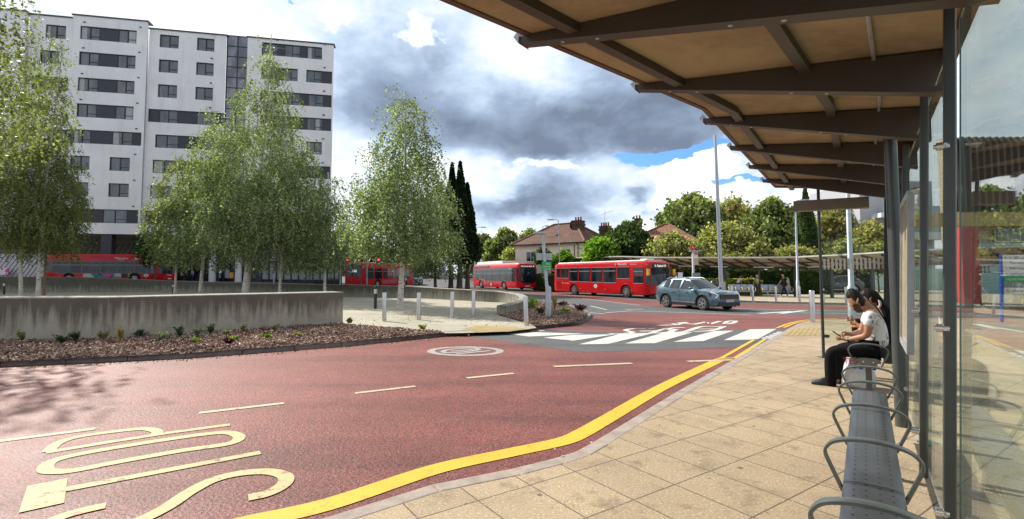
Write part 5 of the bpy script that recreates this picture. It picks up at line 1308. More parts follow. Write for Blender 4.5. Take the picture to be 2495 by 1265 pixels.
for x, ww in ((-L1/2+.2, .72), (0, .80), (L1/2-.6, .80)): rings.append([(x, -w1*ww, 2.825), (x, -w1*ww*.9, 2.90), (x, w1*ww*.9, 2.90), (x, w1*ww, 2.825)])
rw.rings(rings); rw.build('roof', m_roofw, b1)
pd_ = MB(); pd_.box(L1/2-1.6, L1/2-.9, -.4, .4, 2.89, 3.0); pd_.build('roof_pod', m_roofw, b1, bevel=.04)
vd = MB(); vd.box(X1(.872), X1(.952), -w1-.012, -w1+.01, 1.72, 1.76); vd.box(X1(.868), X1(.955), -w1-.012, -w1+.01, 2.30, 2.36); vd.box(X1(.862), X1(.870), -w1-.012, -w1+.01, 1.12, 2.36); vd.build('cab_window_frame', m_bus, b1)
dr = MB()   # driver seen in the cab
# --- the farther electric bus
b2_, X2, w2, L2 = bus('red_bus', 'red electric single-decker bus with white roof pods, farther off on the left of the other', (-5.2, 65.0), (.6, 53.8), 2.5, 3.05, ROAD+.1, m_busp, axle=(.215, .735),
                      win=[(.06, .30, 1.25, 2.25), (.32, .44, .98, 2.25), (.45, .58, .98, 2.25), (.59, .70, .98, 2.25), (.72, .80, .98, 2.25), (.81, .92, .98, 2.25)], band=True, top_r=.42)
bd = MB()
for s in (-1, 1):
    y = s*(w2-.004); bd.add([(X2(.02), y, 2.50), (X2(.955), y, 2.50), (X2(.955), y, .93), (X2(.30), y, .93), (X2(.27), y, 1.1), (X2(.09), y, 1.1), (X2(.02), y, 1.75)], [(0, 1, 2, 3, 4, 5, 6)])
    bd.v = [(a, b_, c_) for a, b_, c_ in bd.v]
bdo = bd.build('window_band', m_blkpaint, b2_, fix=False)
bdo.scale = (1, 1.004, 1)
bus_front(b2_, X2, w2, L2, 3.05, 'Northwick Park 18', paint=m_busp, plate='LG21')
fm = MB(); fm.add([(L2/2+.02, -w2*.78, 1.05), (L2/2+.03, w2*.78, 1.05), (L2/2+.04, w2*.5, .78), (L2/2+.04, -w2*.5, .78)], [(0, 1, 2, 3)]); fm.build('front_mask', m_blkpaint, b2_, fix=False)
rp = MB(); rp.hexa([(-L2/2+.6, -1.0, 2.98), (L2/2-4.2, -1.0, 2.98), (L2/2-4.2, 1.0, 2.98), (-L2/2+.6, 1.0, 2.98)], [(-L2/2+.8, -.9, 3.36), (L2/2-4.6, -.9, 3.36), (L2/2-4.6, .9, 3.36), (-L2/2+.8, .9, 3.36)]); rp.build('battery_pod', m_roofw, b2_, bevel=.05)
vp = MB(); vp.box(X2(.04), X2(.40), -w2-.004, -w2+.1, 2.66, 2.84); vp.build('roof_vent', m_grey, b2_)
roundel(b2_, X2(.46), .55, w2, .18, m_letw, squash=.8)
sidetext('Metroline', b2_, X2(.86), 2.38, w2, .2, shear=.2); sidetext('electric', b2_, X2(.155), 2.75, w2+.004, .14)
ev = MB(); ev.box(X2(.30), X2(.66), -w2-.008, -w2, .70, .72); ev.box(X2(.30), X2(.66), -w2-.008, -w2, .96, .975); ev.build('trim_strip', m_galv, b2_)
gm = MB(); gm.lathe([(.001, 0), (.10, .004)], (X2(.12), -w2-.01, .9), 7, axis='y'); gm.build('emblem', M('leaf_green', (.15, .42, .03), .5), b2_)
# --- the bus parked by the apartment block, its lower half behind the plaza wall
b3_, X3, w3, L3 = bus('red_bus', 'red single-decker bus parked in front of the white apartment block, advert strip along its side', (-48.6, 51.3), (-37.3, 52.6), 2.5, 3.1, .82, m_bus, axle=(.20, .76),
                      win=[(.06, .30, 1.10, 2.25), (.31, .46, 1.10, 2.25), (.47, .60, 1.10, 2.25), (.61, .75, 1.10, 2.25), (.76, .90, 1.10, 2.25)], band=True, top_r=.3)
bd = MB()
for s in (-1, 1):
    y = s*(w3+.001); bd.add([(X3(.005), y, 2.36), (X3(.94), y, 2.36), (X3(.94), y, 1.02), (X3(.10), y, 1.02), (X3(.005), y, 1.35)], [(0, 1, 2, 3, 4)])
bd.build('window_band', m_blkpaint, b3_, fix=False)
bus_front(b3_, X3, w3, L3, 3.1, '18 Euston', paint=m_bus)
sidetext('Metroline', b3_, X3(.64), 2.62, w3, .34, shear=.2); sidetext('CRICKLEWOOD', b3_, X3(.64), 2.44, w3, .09)
roundel(b3_, X3(.77), 2.60, w3, .15, m_letw); roundel(b3_, X3(.86), .80, w3, .20, m_letw)
av = MB(); av.box(X3(.32), X3(.72), -w3-.01, -w3, .62, 1.0)
ma, ka, ba = nt('advert_strip'); ng = ka.node('ShaderNodeTexVoronoi'); ka.l.new(ka.mapping(objco(ka), scale=(1, 1, .35)), ng.inputs[0]); ng.inputs['Scale'].default_value = 1.5; ng.distance = 'CHEBYCHEV'
sx_ = ka.node('ShaderNodeSeparateXYZ'); ka.l.new(ng.outputs['Color'], sx_.inputs[0])
ka.put(ba.inputs['Base Color'], ka.ramp(sx_.outputs[0], [(.1, (.02, .02, .02)), (.3, (.5, .08, .3)), (.45, (.35, .34, .02)), (.55, (.02, .2, .25)), (.7, (.45, .16, .05)), (.85, (.55, .5, .5))], 'CONSTANT'))
av.build('advert', ma, b3_)
gm = MB(); gm.lathe([(.001, 0), (.13, .004)], (X3(.19), -w3-.01, 2.62), 7, axis='y'); gm.build('emblem', M('leaf_green', (.15, .42, .03), .5), b3_)
sidetext('LOW EMISSION', b3_, X3(.245), 2.62, w3, .09)
# --- the bus seen from behind beyond the plaza wall
P0 = Vector((-16.3, 54.0)); h_ = Vector((.35, .94)).normalized(); P1_ = P0+h_*10.6
b4_, X4, w4, L4 = bus('red_bus', 'red bus seen from behind beyond the plaza wall, black rear window and round red lamps', tuple(P0), tuple(P1_), 2.5, 3.0, .15, m_busd, axle=(.25, .77),
                      win=[(.05, .18, 1.1, 2.3), (.20, .33, 1.1, 2.3), (.35, .47, 1.1, 2.3), (.49, .58, 1.1, 2.3), (.60, .73, 1.1, 2.3), (.75, .9, 1.1, 2.3)], band=True)
rr_ = MB(); rr_.box(-L4/2-.02, -L4/2+.06, -w4*.78, w4*.78, 1.35, 2.75); rr_.build('rear_window', m_cwin, b4_, bevel=.05)
lettering('140', .42, m_led, b4_, (-L4/2-.03, -.1, 1.95), (R(90), 0, R(-90))); lettering('Metroline', .16, m_letw, b4_, (-L4/2-.03, .5, 1.9), (R(90), 0, R(-90)), shear=.2)
for s in (-1, 1):
    tl = MB()
    for z in (.62, .86, 2.72): tl.lathe([(.001, -.04), (.07, -.03), (.08, .02)], (-L4/2+.02, s*w4*.86, z), 12, axis='x')
    tl.build('tail_light', m_tail, b4_)
roundel(b4_, X4(.80), 1.0, w4, .2, m_letw)
av = MB(); av.box(X4(.34), X4(.62), -w4-.01, -w4, .55, .98); av.build('advert', M('red_advert', (.40, .05, .06), .4, var=.5, vscale=2.5), b4_)
# --- a red bus and other traffic far off beyond the junction
b5_, X5, w5, L5 = bus('red_bus', 'small distant red bus coming head-on just left of the electric bus', (-6.0, 118.0), (-10.6, 108.0), 2.5, 3.0, .85, m_bus, win=[(.1, .5, 1.1, 2.3), (.55, .9, 1.1, 2.3)], band=True)
bus_front(b5_, X5, w5, L5, 3.0, '18', fleet=None)
ckP = D(1012, 688, 74); tealcar = copy_tree(car); tealcar['label'] = 'blue-green car facing the camera beside the rear of the distant bus'; tealcar['category'] = 'car'
tealcar.location = (ckP.x, 74, zg(ckP.x, 74)); tealcar.rotation_euler = (0, 0, R(-88)); tealcar.scale = (.95, .95, .95)
park = suv('silver hatchback in the car park left of the white van', (D(1040, 680, 104).x, 104, zg(-18, 104)), R(-90), .95, m_silv, 'cars in the far car park', False)
labs = [(1052, 106, 'dark', m_grey, 'dark grey car in the car park directly above the white van bonnet'), (1073, 112, 'white', m_wpaint, 'white car behind the roof of the white van'), (1095, 108, 'grey', m_silv, 'silver car glimpsed between the two dark trunks'),
        (1120, 110, 'black', m_blkpaint, 'black car behind the railings left of the distant bus'), (1030, 96, 'black', m_blkpaint, 'black car just right of the blue-green car'), (1150, 98, 'silver', m_silv, 'silver car by the distant bus, nearest the electric bus')]
for px, Y, _, m, lb in labs:
    c = copy_tree(park); c['label'] = lb; p = D(px, 672, Y); c.location = (p.x, Y, zg(p.x, Y)); c.rotation_euler = (0, 0, R(random.choice([-90, -80, -100, 180])))
    for ch in c.children:
        if ch.name.startswith('body'): ch.material_slots[0].link = 'OBJECT'; ch.material_slots[0].material = m
dk = copy_tree(park); dk['label'] = 'black car parked behind the far canopy, seen through the shelter end pane'; del dk['group']; p = D(2034, 672, 46); dk.location = (p.x, 46, 0.0); dk.rotation_euler = (0, 0, R(175))
for ch in dk.children:
    if ch.name.startswith('body'): ch.material_slots[0].link = 'OBJECT'; ch.material_slots[0].material = m_blkpaint
VAN = [(2.3, .42, .40, .62, .60, .80, .58, .86, .45), (2.2, .3, .70, .66, .82, .95, .78, 1.0, .6), (1.75, .24, .84, .70, .92, 1.12, .84, 1.18, .66), (1.35, .24, .86, .75, .93, 1.15, .88, 1.25, .72), (.95, .24, .86, .8, .93, 1.18, .9, 1.55, .72), (.62, .24, .86, .8, .93, 1.2, .9, 1.80, .70),
       (.2, .24, .86, .8, .93, 1.2, .9, 1.86, .72), (.12, .24, .86, .8, .93, 1.2, .9, 1.86, .72), (-.6, .24, .86, .8, .93, 1.2, .9, 1.87, .74), (-1.9, .26, .86, .8, .93, 1.2, .9, 1.86, .76), (-2.15, .3, .84, .8, .92, 1.2, .88, 1.82, .76), (-2.2, .35, .8, .8, .88, 1.2, .84, 1.6, .74)]
pv = D(1086, 672, 95); vn = thing('white_van', 'small white van with a blue ring emblem driving past the car park', 'van', (pv.x, 95, zg(pv.x, 95)), R(2))
loft_car(vn, VAN, {'side': [(4, 6)], 'shield': (3, 5), 'rear': (20, 21)}, (1.4, -1.35), m_wpaint, .33, 1.87, .22)
roundel(vn, -.9, 1.5, .90, .14, M('ring_blue', (.05, .15, .5), .4))
hv = MB(); hv.box(-2.24, -2.18, -.8, .8, .45, 1.5); hv.build('rear_doors', M('hazard_yellow', (.75, .65, .02), .4), vn)
tv = MB(); tv.box(-2.26, -2.16, -.86, -.78, .7, 1.1); tv.build('tail_light', m_tail, vn)

# ================================================================ street furniture
def lamp_post(label, base, top, r, head, sc=1.0, mat=m_galv, group='tall street lamps', lean=0.0):
    t = thing('street_lamp', label, 'street lamp', base, 0, group); H = top-base.z
    m = MB(); m.tube([(0, 0, -.1), (0, 0, 1.2), (lean*.3, 0, 1.25), (lean, 0, H)], [r*1.4, r*1.4, r*1.0, r*.62], 12); m.build('pole', mat, t, smooth=50)
    if head:
        h = MB(); h.tube([(lean, 0, H), (lean+head*.5, 0, H+.12), (lean+head, 0, H+.12)], .03, 6); h.build('bracket', mat, t)
        k_ = MB(); s = 1 if head > 0 else -1; k_.box(min(lean+head, lean+head+s*.7), max(lean+head, lean+head+s*.7), -.14, .14, H+.05, H+.17); k_.build('lamp_head', m_galv, t, bevel=.03)
    return t
Bp = G(1761, 735, 0); lamp_post('tallest grey lamp post, its top out of sight above the wide grey-green tree', Bp, D(1747, 330, Bp.y).z, .135, 0, lean=-.25)
Bp = G(1945, 727, 0); lamp_post('slim lamp post with a small lamp head just left of the dark cypress', Bp, D(1943, 492, Bp.y).z, .085, .25)
Bp = G(1366, 708, 0); lamp_post('street lamp with a flat head in front of the cream house roof', Bp, D(1361, 538, Bp.y).z, .075, -.5, lean=-.2)
Bp = D(1157, 690, 66); Bp.z = ROAD+.2; lamp_post('street lamp behind the rear of the electric bus', Bp, D(1155, 556, 66).z, .10, .8)
Bp = D(1323, 690, 62); Bp.z = ROAD; lamp_post('thin dark lamp post behind the solar lamp post', Bp, D(1322, 553, 62).z, .06, .3, mat=m_dark)
Bp = G(2077, 779, 0); t_ = lamp_post('thick galvanised pole standing on the kerb behind the seated woman', Bp, D(2077, 330, Bp.y).z, .095, 0)
# grey poles by the plaza wall
for x, yt, lb in ((427, 612, 'grey pole behind the thin birch in front of the shops'), (894, 625, 'grey pole in front of the rear-facing bus'), (829, 640, 'grey pole left of the rear-facing bus'), (667, 655, 'pale short pole in front of the shop window')):
    b = D(x, 690, 50); b.z = zg(b.x, 50); t = thing('pole', lb, 'pole', b, 0); m = MB(); m.tube([(0, 0, 0), (0, 0, D(x, yt, 50).z-b.z)], .07, 10); m.lathe([(.08, 0), (.001, .05)], (0, 0, D(x, yt, 50).z-b.z), 10); m.build('shaft', m_galv, t, smooth=50)
# solar lamp post with signs in the small bed
b = G(1336, 776, 0); t = thing('solar_lamp_post', 'leaning grey post with flat solar lamp head and green sign in the small bark bed', 'lamp post', b)
topz = D(1322, 571, b.y).z; lx = D(1322, 571, b.y).x-b.x
m = MB(); m.tube([(0, 0, -.1), (0, 0, 1.15), (lx*.28, 0, 1.25), (lx, 0, topz)], [.11, .11, .062, .055], 12); m.build('pole', m_galv, t, smooth=50)
m = MB(); m.box(lx-.35, lx+.12, -.12, .12, topz, topz+.09); m.build('lamp_head', m_galv, t, bevel=.03)
m = MB(); m.box(lx+.06, lx+.10, -.05, .05, topz-.9, topz-.1); m.build('aerial', M('pale_grey', (.5, .5, .52), .5), t)
z0_ = D(1326, 634, b.y).z; z1_ = D(1326, 617, b.y).z; m = MB(); m.box(lx*.85-.27, lx*.85+.33, .06, .09, z0_, z1_); m.build('sign_back', m_galv, t)
z0_ = D(1332, 658, b.y).z; z1_ = D(1332, 638, b.y).z; xc = D(1331.5, 648, b.y).x-b.x; m = MB(); m.box(xc-.18, xc+.18, -.09, -.07, z0_, z1_); go = m.build('green_sign', M('sign_green', (.02, .36, .10), .4, var=.03), t)
lettering('The', .09, m_letw, go, (xc+.04, -.093, z1_-.08), (R(90), 0, 0)); lettering('greenway', .075, m_letw, go, (xc+.03, -.093, z1_-.18), (R(90), 0, 0)); lettering('crossing', .075, m_letw, go, (xc+.03, -.093, z1_-.27), (R(90), 0, 0))
# bollards
def bollard(label, x, yb, yt, r=.06, lean=0, z=0, group='stainless steel bollards'):
    b = G(x, yb, z); h = D(x, yt, b.y).z-z; t = thing('bollard', label, 'bollard', b, 0, group)
    m = MB(); m.lathe([(r, -.05), (r, h-.015), (r*.9, h), (.001, h+.004)], (0, 0, 0), 20); o = m.build('post', m_steel, t, smooth=50)
    if lean: t.rotation_euler = (0, lean, 0)
    c = MB(); c.lathe([(r*1.02, 0.0), (r*1.02, .012)], (0, 0, 0), 20); c.build('base_ring', m_galv, t)
for i, (x, yb, yt, ln, lb) in enumerate([(936, 783, 713, 0, 'steel bollard at the left end of the plaza row, beside the black bollard light'), (1020, 779.5, 713, 0, 'steel bollard right of the lone birch'), (1101.5, 775, 711, 0, 'steel bollard third from the left on the plaza edge'),
                                         (1153.5, 770, 709, 0, 'steel bollard nearest the gap in the curved wall'), (1283, 793, 723, -.045, 'leaning steel bollard beside the small bark bed')]): bollard(lb, x, yb, yt, .075, ln)
bollard('steel bollard at the near kerb beside the tactile paving', 1980, 785, 708, .085)
for x, yb, yt, lb in [(1784, 733, 697, 'steel bollard just behind the bonnet of the blue SUV'), (1835, 733, 697.5, 'steel bollard in front of the left-hand far bench'), (1891, 735, 697.5, 'steel bollard left of the walking man'),
                      (1948.5, 736, 698, 'steel bollard right of the walking man'), (2006.5, 738, 703, 'steel bollard seen just right of the shelter end pole'), (2062, 739, 700, 'steel bollard seen left of the thick grey pole')]: bollard(lb, x, yb, yt, .065, group='bollards along the far kerb')
for x, yb, yt, lb in [(914.5, 752, 697, 'black bollard light with a silver head in front of the curved wall'), (421.5, 716, 691, 'black bollard light with a silver head beside the thin birch trunk'), (9.5, 718, 686, 'black bollard light at the far left behind the low wall')]:
    b = G(x, yb, 0); h = D(x, yt, b.y).z; t = thing('bollard_light', lb, 'bollard light', b, 0, 'bollard lights on the plaza')
    m = MB(); m.lathe([(.075, 0), (.075, h*.66)], (0, 0, 0), 16); m.build('post', m_black, t, smooth=50)
    m = MB(); m.lathe([(.085, h*.66), (.085, h*.86)], (0, 0, 0), 16); m.build('collar', m_steel, t, smooth=50)
    m = MB(); m.lathe([(.08, h*.86), (.085, h*.9), (.06, h*.97), (.001, h)], (0, 0, 0), 16); m.build('cap', m_black, t, smooth=60)
# traffic lights
def traffic(label, px, yt, Y, lit=True, dark=False, poleb=None, w=.42):
    b = D(px, 690, Y); b.z = zg(b.x, Y); H = D(px, yt, Y).z-b.z; t = thing('traffic_light', label, 'traffic light', b, 0, 'traffic lights at the junction')
    m = MB(); m.tube([(0, 0, 0), (0, 0, H)], .06, 8); m.build('pole', m_dark if dark else m_galv, t)
    m = MB(); m.box(-w, w, -.05, -.02, H-1.25, H+.05, 1); m.box(-w*.82, w*.82, -.10, -.05, H-1.2, H, 0); m.build('backing_board', [m_black, m_white], t)
    for i, c in enumerate(((.9, .03, .03), (.10, .06, .0), (.0, .06, .02))):
        m = MB(); m.lathe([(.001, -.02), (.13, 0), (.14, .04)], (0, 0, 0), 14, axis='y'); o = m.build('lamp', M('signal_lamp_%s' % 'red amber green'.split()[i], c, .3, emit=(4 if (i == 0 and lit) else 0), var=0), t); o.location = (0, -.15, H-.22-.38*i)
        m = MB(); m.tube([(.16*math.cos(a), -.18, .16*math.sin(a)) for a in [i2*math.pi/8 for i2 in range(9)]], .02, 4); h_ = m.build('hood', m_black, o)
traffic('red traffic light with a white-edged board, left of the pair above the rear-facing bus', 922, 629, 62)
traffic('red traffic light with a white-edged board, right of the pair above the rear-facing bus', 934, 629, 62)
traffic('red traffic light at the left corner of the rear-facing bus', 846, 629, 60, w=.36)
traffic('unlit traffic light on a black pole left of the electric bus', 1141, 640, 70, False, True, w=.25)
# bus stop flag
b = G(1692, 729, 0); t = thing('bus_stop_pole', 'white bus stop pole with a red A disc, a roundel flag and a timetable', 'bus stop', b)
z_ = lambda y: D(1690, y, b.y).z; xx = lambda x: D(x, 640, b.y).x-b.x
m = MB(); m.box(xx(1686.5), xx(1691), -.06, .06, 0, z_(611)); m.build('pole', m_white, t, bevel=.01)
m = MB(); m.box(xx(1681), xx(1708), -.18, .18, z_(612.5), z_(610.5)); m.build('cap', m_galv, t)
m = MB(); m.lathe([(.17, -.03), (.17, .03)], (xx(1688), 0, z_(603)), 18, axis='y'); do = m.build('stop_letter_disc', M('disc_red', (.55, .01, .02), .4), t)
lettering('A', .24, m_letw, do, (xx(1688), -.035, z_(603)), (R(90), 0, 0))
m = MB(); m.box(xx(1691.5), xx(1700.5), -.03, .03, z_(626), z_(612.5)); fl = m.build('flag_panel', m_white, t)
roundel(t, xx(1696), z_(618.5), .03, .10, M('roundel_red', (.6, .01, .02), .4))
m = MB(); m.box(xx(1691.5), xx(1701.5), -.04, .0, z_(646), z_(629)); m.build('timetable', M('timetable_paper', (.50, .45, .30), .5, var=.3, vscale=14), t)
m = MB(); m.box(xx(1686), xx(1704), -.12, .1, z_(680), z_(665)); m.build('litter_box', M('box_grey', (.25, .26, .27), .5), t)
b = G(1658, 724, 0); t = thing('information_totem', 'white totem with blue edges behind the blue SUV', 'information sign', b); wz = D(1658, 664, b.y).z
m = MB(); m.box(-.17, .17, -.05, .05, 0, wz); m.build('panel', m_letw, t)
for s in (-1, 1): m = MB(); m.box(min(s*.17, s*.22), max(s*.17, s*.22), -.055, .055, 0, wz); m.build('edge', M('totem_blue', (.02, .07, .45), .4), t)
# small bits by the junction
b = D(1160, 690, 84); t = thing('guard_railing', 'low metal guard railing at the junction left of the electric bus', 'railing', (b.x-1, 84, zg(b.x, 84)))
m = MB()
for z in (.15, 1.0): m.tube([(-2.4, 0, z), (2.0, 0, z)], .03, 6)
for i in range(12): m.tube([(-2.4+.4*i, 0, .15), (-2.4+.4*i, 0, 1.0)], .015, 4)
m.build('rails', m_galv, t)
b = D(1020, 690, 90); t = thing('brick_wall', 'low brown brick wall in front of the car park', 'wall', (b.x+4, 101, zg(b.x, 101)))
m = MB(); m.box(-8, 14, 0, .3, 0, .75); uvplanar(m.build('wall', m_brick, t))
# ================================================================ the bus shelter the photograph is taken from
SA = R(35.6); DV = Vector((math.sin(SA), math.cos(SA), 0)); RV = Vector((math.cos(SA), -math.sin(SA), 0))
def S(d, o, z=0.0): return DV*d+RV*o+Vector((0, 0, z))
m_under, ku, bu = nt('canopy_underside')
_c = objco(ku); _n = ku.noise(ku.mapping(_c, scale=(1, 1, .3)), 1.1, 9, .68, .4)
_c1 = ku.mix(ku.ramp(_n, [(.42, 0), (.66, .75)]), (.38, .315, .22), (.17, .13, .085))
_c1 = ku.mix(ku.ramp(ku.noise(ku.mapping(_c, scale=(1, 6, 1), rot=(0, 0, SA)), 9, 6, .8), [(.60, 0), (.66, .5)]), _c1, (.16, .12, .075))
ku.put(bu.inputs['Base Color'], _c1); bu.inputs['Roughness'].default_value = .85
m_beam = M('canopy_steel', (.060, .052, .045), .5, .2, var=.1)
m_paint = M('shelter_frame_paint', (.085, .095, .095), .34, .45, var=.08, vscale=9)
m_seat = M('perforated_steel_seat', (.135, .14, .15), .30, .75, var=.15, vscale=3.5)
m_hoop = M('armrest_green_grey', (.15, .17, .165), .30, .55, var=.2, vscale=14)
m_glass = glassmat('shelter_glass', (.90, .95, .92), 1.16, dirt=.035)
m_glasse = M('glass_edge_green', (.10, .19, .16), .15, coat=1)
m_oval = M('frosted_ovals', (.55, .56, .53), .6, var=.03)
sh = thing('bus_shelter', 'near grey steel bus shelter with glass panes and a deep tan-lined canopy overhead', 'bus shelter', S(7, .3))
E0 = [S(11.7, -1.50), S(8.7, -1.46), S(5.75, -1.43)]
e1 = Vector((-.33, 3.39, 0)); ed = (e1-E0[2]).normalized()
E0 += [E0[2]+ed*t for t in (1.6, 3.3, 5.2, 7.4, 10.0)]
K0 = [S(11.7, .56), S(8.7, .56), S(5.75, .56), S(4.2, .56), S(2.5, .56), S(.4, .56), S(-2.0, .56), S(-4.4, .4)]
ZE, ZK = 3.50, 3.24
top = MB(); n = len(E0)
Eu = [p+Vector((0, 0, ZE)) for p in E0]; Ku = [p+Vector((0, 0, ZK)) for p in K0]
for i in range(n-1):
    top.hexa([Eu[i], Eu[i+1], Ku[i+1], Ku[i]], [v+Vector((0, 0, .05)) for v in (Eu[i], Eu[i+1], Ku[i+1], Ku[i])])
top.build('canopy', m_under, sh, world=True)
fa = MB()
for i in range(n-1): fa.bar(Eu[i]+Vector((0, 0, .035)), Eu[i+1]+Vector((0, 0, .035)), .05, .10); fa.bar(Ku[i]+Vector((0, 0, .0)), Ku[i+1], .06, .14)
fa.bar(Eu[0]+Vector((0, 0, .03)), Ku[0]+Vector((0, 0, .03)), .06, .12)
fa.build('canopy_edge', M('canopy_edge_brown', (.10, .06, .045), .6), sh, world=True)
def edge_at(s):
    """point on the road edge s metres from the far corner, with the matching back point"""
    acc = 0
    for i in range(n-1):
        L = (E0[i+1]-E0[i]).length
        if s <= acc+L or i == n-2:
            t = (s-acc)/L; return Eu[i].lerp(Eu[i+1], t), Ku[i].lerp(Ku[i+1], t)
        acc += L
sR = (E0[0]-E0[2]).length+(Vector((1.318, 4.83, 0))-E0[2]).length
for k in range(-5, 6):
    s = sR+k*1.53
    if s < .1 or s > 13.5: continue
    a, b = edge_at(s); a = a-Vector((0, 0, .01)); b = b-Vector((0, 0, .02)); d = (b-a); w = Vector((-d.y, d.x, 0)).normalized()*.055
    r = MB(); A0 = a-d.normalized()*.10; q = [A0-w, A0+w, b+w, b-w]
    r.hexa([q[0]-Vector((0, 0, .05)), q[1]-Vector((0, 0, .05)), q[2]-Vector((0, 0, .32)), q[3]-Vector((0, 0, .32))], q); r.build('rafter', m_beam, sh, world=True)
    c = MB(); c.hexa([A0-w*1.3-Vector((0, 0, .06)), A0+w*1.3-Vector((0, 0, .06)), A0+w*1.3-d.normalized()*.05, A0-w*1.3-d.normalized()*.05], [A0-w*1.3+Vector((0, 0, .0)), A0+w*1.3, A0+w*1.3+Vector((0, 0, .05)), A0-w*1.3+Vector((0, 0, .05))]); c.build('rafter_cap', m_galv, sh, world=True)
bo_ = MB()
for k in range(-5, 6):
    s = sR+k*1.53
    if s < .1 or s > 13.5: continue
    a, b = edge_at(s)
    for f in (.10, .21, .55, .66):
        c = a.lerp(b, f)-Vector((0, 0, .05+.27*f+.012)); bo_.lathe([(.016, -.012), (.016, .012)], tuple(c), 6)
bz_ = bo_.build('bolts', m_galv, sh, world=True); bz_['kind'] = 'stuff'
cn = MB()
for i in range(n-1): cn.tube([Eu[i].lerp(Ku[i], .80)-Vector((0, 0, .03)), Eu[i+1].lerp(Ku[i+1], .80)-Vector((0, 0, .03))], .014, 6)
cn.build('cable_conduit', m_galv, sh, world=True)
for f in (.155, .60):
    r = MB()
    for i in range(n-1):
        a = Eu[i].lerp(Ku[i], f)-Vector((0, 0, .045)); b = Eu[i+1].lerp(Ku[i+1], f)-Vector((0, 0, .045)); r.bar(a, b, .08, .07)
    r.build('purlin', m_beam, sh, world=True)
lb_ = MB(); lb_.hexa([S(11.2, -1.1, 2.86), S(11.2, .1, 2.84), S(11.0, .1, 2.84), S(11.0, -1.1, 2.86)], [S(11.2, -1.1, 3.06), S(11.2, .1, 3.04), S(11.0, .1, 3.04), S(11.0, -1.1, 3.06)]); lb_.build('strip_light', M('light_casing', (.16, .14, .11), .5), sh, world=True)
# posts lean outwards a little, as the whole screen does
LEAN = .035
def SP(d, o, z): return S(d, o+LEAN*z, z)
def roofz(d, o): return ZE+(ZK-ZE)*(o+1.47)/2.03
def post(d, o, w, dp, name='post', mat=None, top=None):
    m = MB(); H = (top or roofz(d, o)-.08)
    m.hexa([SP(d-w/2, o-dp/2, 0), SP(d+w/2, o-dp/2, 0), SP(d+w/2, o+dp/2, 0), SP(d-w/2, o+dp/2, 0)], [SP(d-w/2, o-dp/2, H), SP(d+w/2, o-dp/2, H), SP(d+w/2, o+dp/2, H), SP(d-w/2, o+dp/2, H)])
    p = m.build(name, mat or m_paint, sh, world=True, bevel=.006)
    return p
post(3.50, .31, .035, .052); post(5.17, .33, .05, .055); post(7.6, .34, .06, .07); post(9.3, .33, .07, .09, mat=m_black); post(11.4, .30, .10, .15, mat=m_black)
m = MB(); m.tube([S(6.75, .27, 0), S(6.75, .27, roofz(6.75, .27)-.1)], .06, 24); co_ = m.build('round_column', m_paint, sh, world=True, smooth=60)
m = MB(); m.tube([S(11.5, -.71, 0), S(11.5, -.71, roofz(11.5, -.71)+.25)], .028, 12); m.build('end_pole', M('end_pole_paint', (.06, .065, .06), .35, .4), sh, world=True, smooth=60)
m = MB(); m.box(-.08, .08, -.08, .08, 0, .012); o = m.build('base_plate', m_paint, sh); o.location = S(11.5, -.71)-S(7, .3)
def pane(d0, d1, o, z0, z1_, name='glass_pane'):
    m = MB(); t = .005
    m.hexa([SP(d0, o-t, z0), SP(d1, o-t, z0), SP(d1, o+t, z0), SP(d0, o+t, z0)], [SP(d0, o-t, z1_), SP(d1, o-t, z1_), SP(d1, o+t, z1_), SP(d0, o+t, z1_)])
    p = m.build(name, m_glass, sh, world=True)
    e = MB()
    for d in (d0, d1): e.bar(SP(d, o, z0), SP(d, o, z1_), .006, .013, up=tuple(DV))
    e.build('glass_edge', m_glasse, p, world=True); return p
pane(3.58, 5.08, .345, .12, 2.95); pane(1.28, 3.42, .345, .12, 2.95); pane(5.26, 7.5, .345, .12, 2.95); pane(7.7, 9.2, .345, .12, 2.95); pane(9.4, 11.3, .345, .12, 2.95)
# end screen
m = MB(); m.hexa([S(11.5, -.68, .30), S(11.5, .30, .30), S(11.51, .30, .30), S(11.51, -.68, .30)], [S(11.5, -.68, 2.45), S(11.5, .30, 2.45), S(11.51, .30, 2.45), S(11.51, -.68, 2.45)])
es = m.build('end_glass', m_glass, sh, world=True)
ov = MB()
for i in range(15):
    c = S(11.49, -.645+i*.066, 1.83); pts = []
    for q in range(16):
        a = q*2*math.pi/16; pts.append(c+RV*.019*math.cos(a)+Vector((0, 0, .09*(1 if math.sin(a) > .01 else -1 if math.sin(a) < -.01 else 0)+.02*math.sin(a))))
    ov.poly(pts)
ov.build('frosted_ovals', m_oval, es, world=True, fix=False)
for z in (.42, 1.28, 2.3):
    m = MB(); m.tube([S(11.47, -.70, z), S(11.47, -.60, z)], .03, 10); m.build('glass_clamp', m_black, sh, world=True, smooth=50)
for d in (3.50, 5.17):
    for z in (.35, 1.32, 2.3):
        m = MB(); c = SP(d, .29, z); m.tube([c-RV*.035, c+RV*.02], .022, 14); m.tube([c-RV*.045, c-RV*.03], .013, 10); m.tube([c+DV*.05, c-DV*.05], .009, 8); m.build('glass_clamp', m_chrome, sh, world=True, smooth=50)
m = MB(); c = S(6.75, .33, .42); m.tube([c-DV*.08-RV*.02, c-DV*.14-RV*.02], .018, 10); m.build('glass_clamp', m_chrome, sh, world=True, smooth=50)
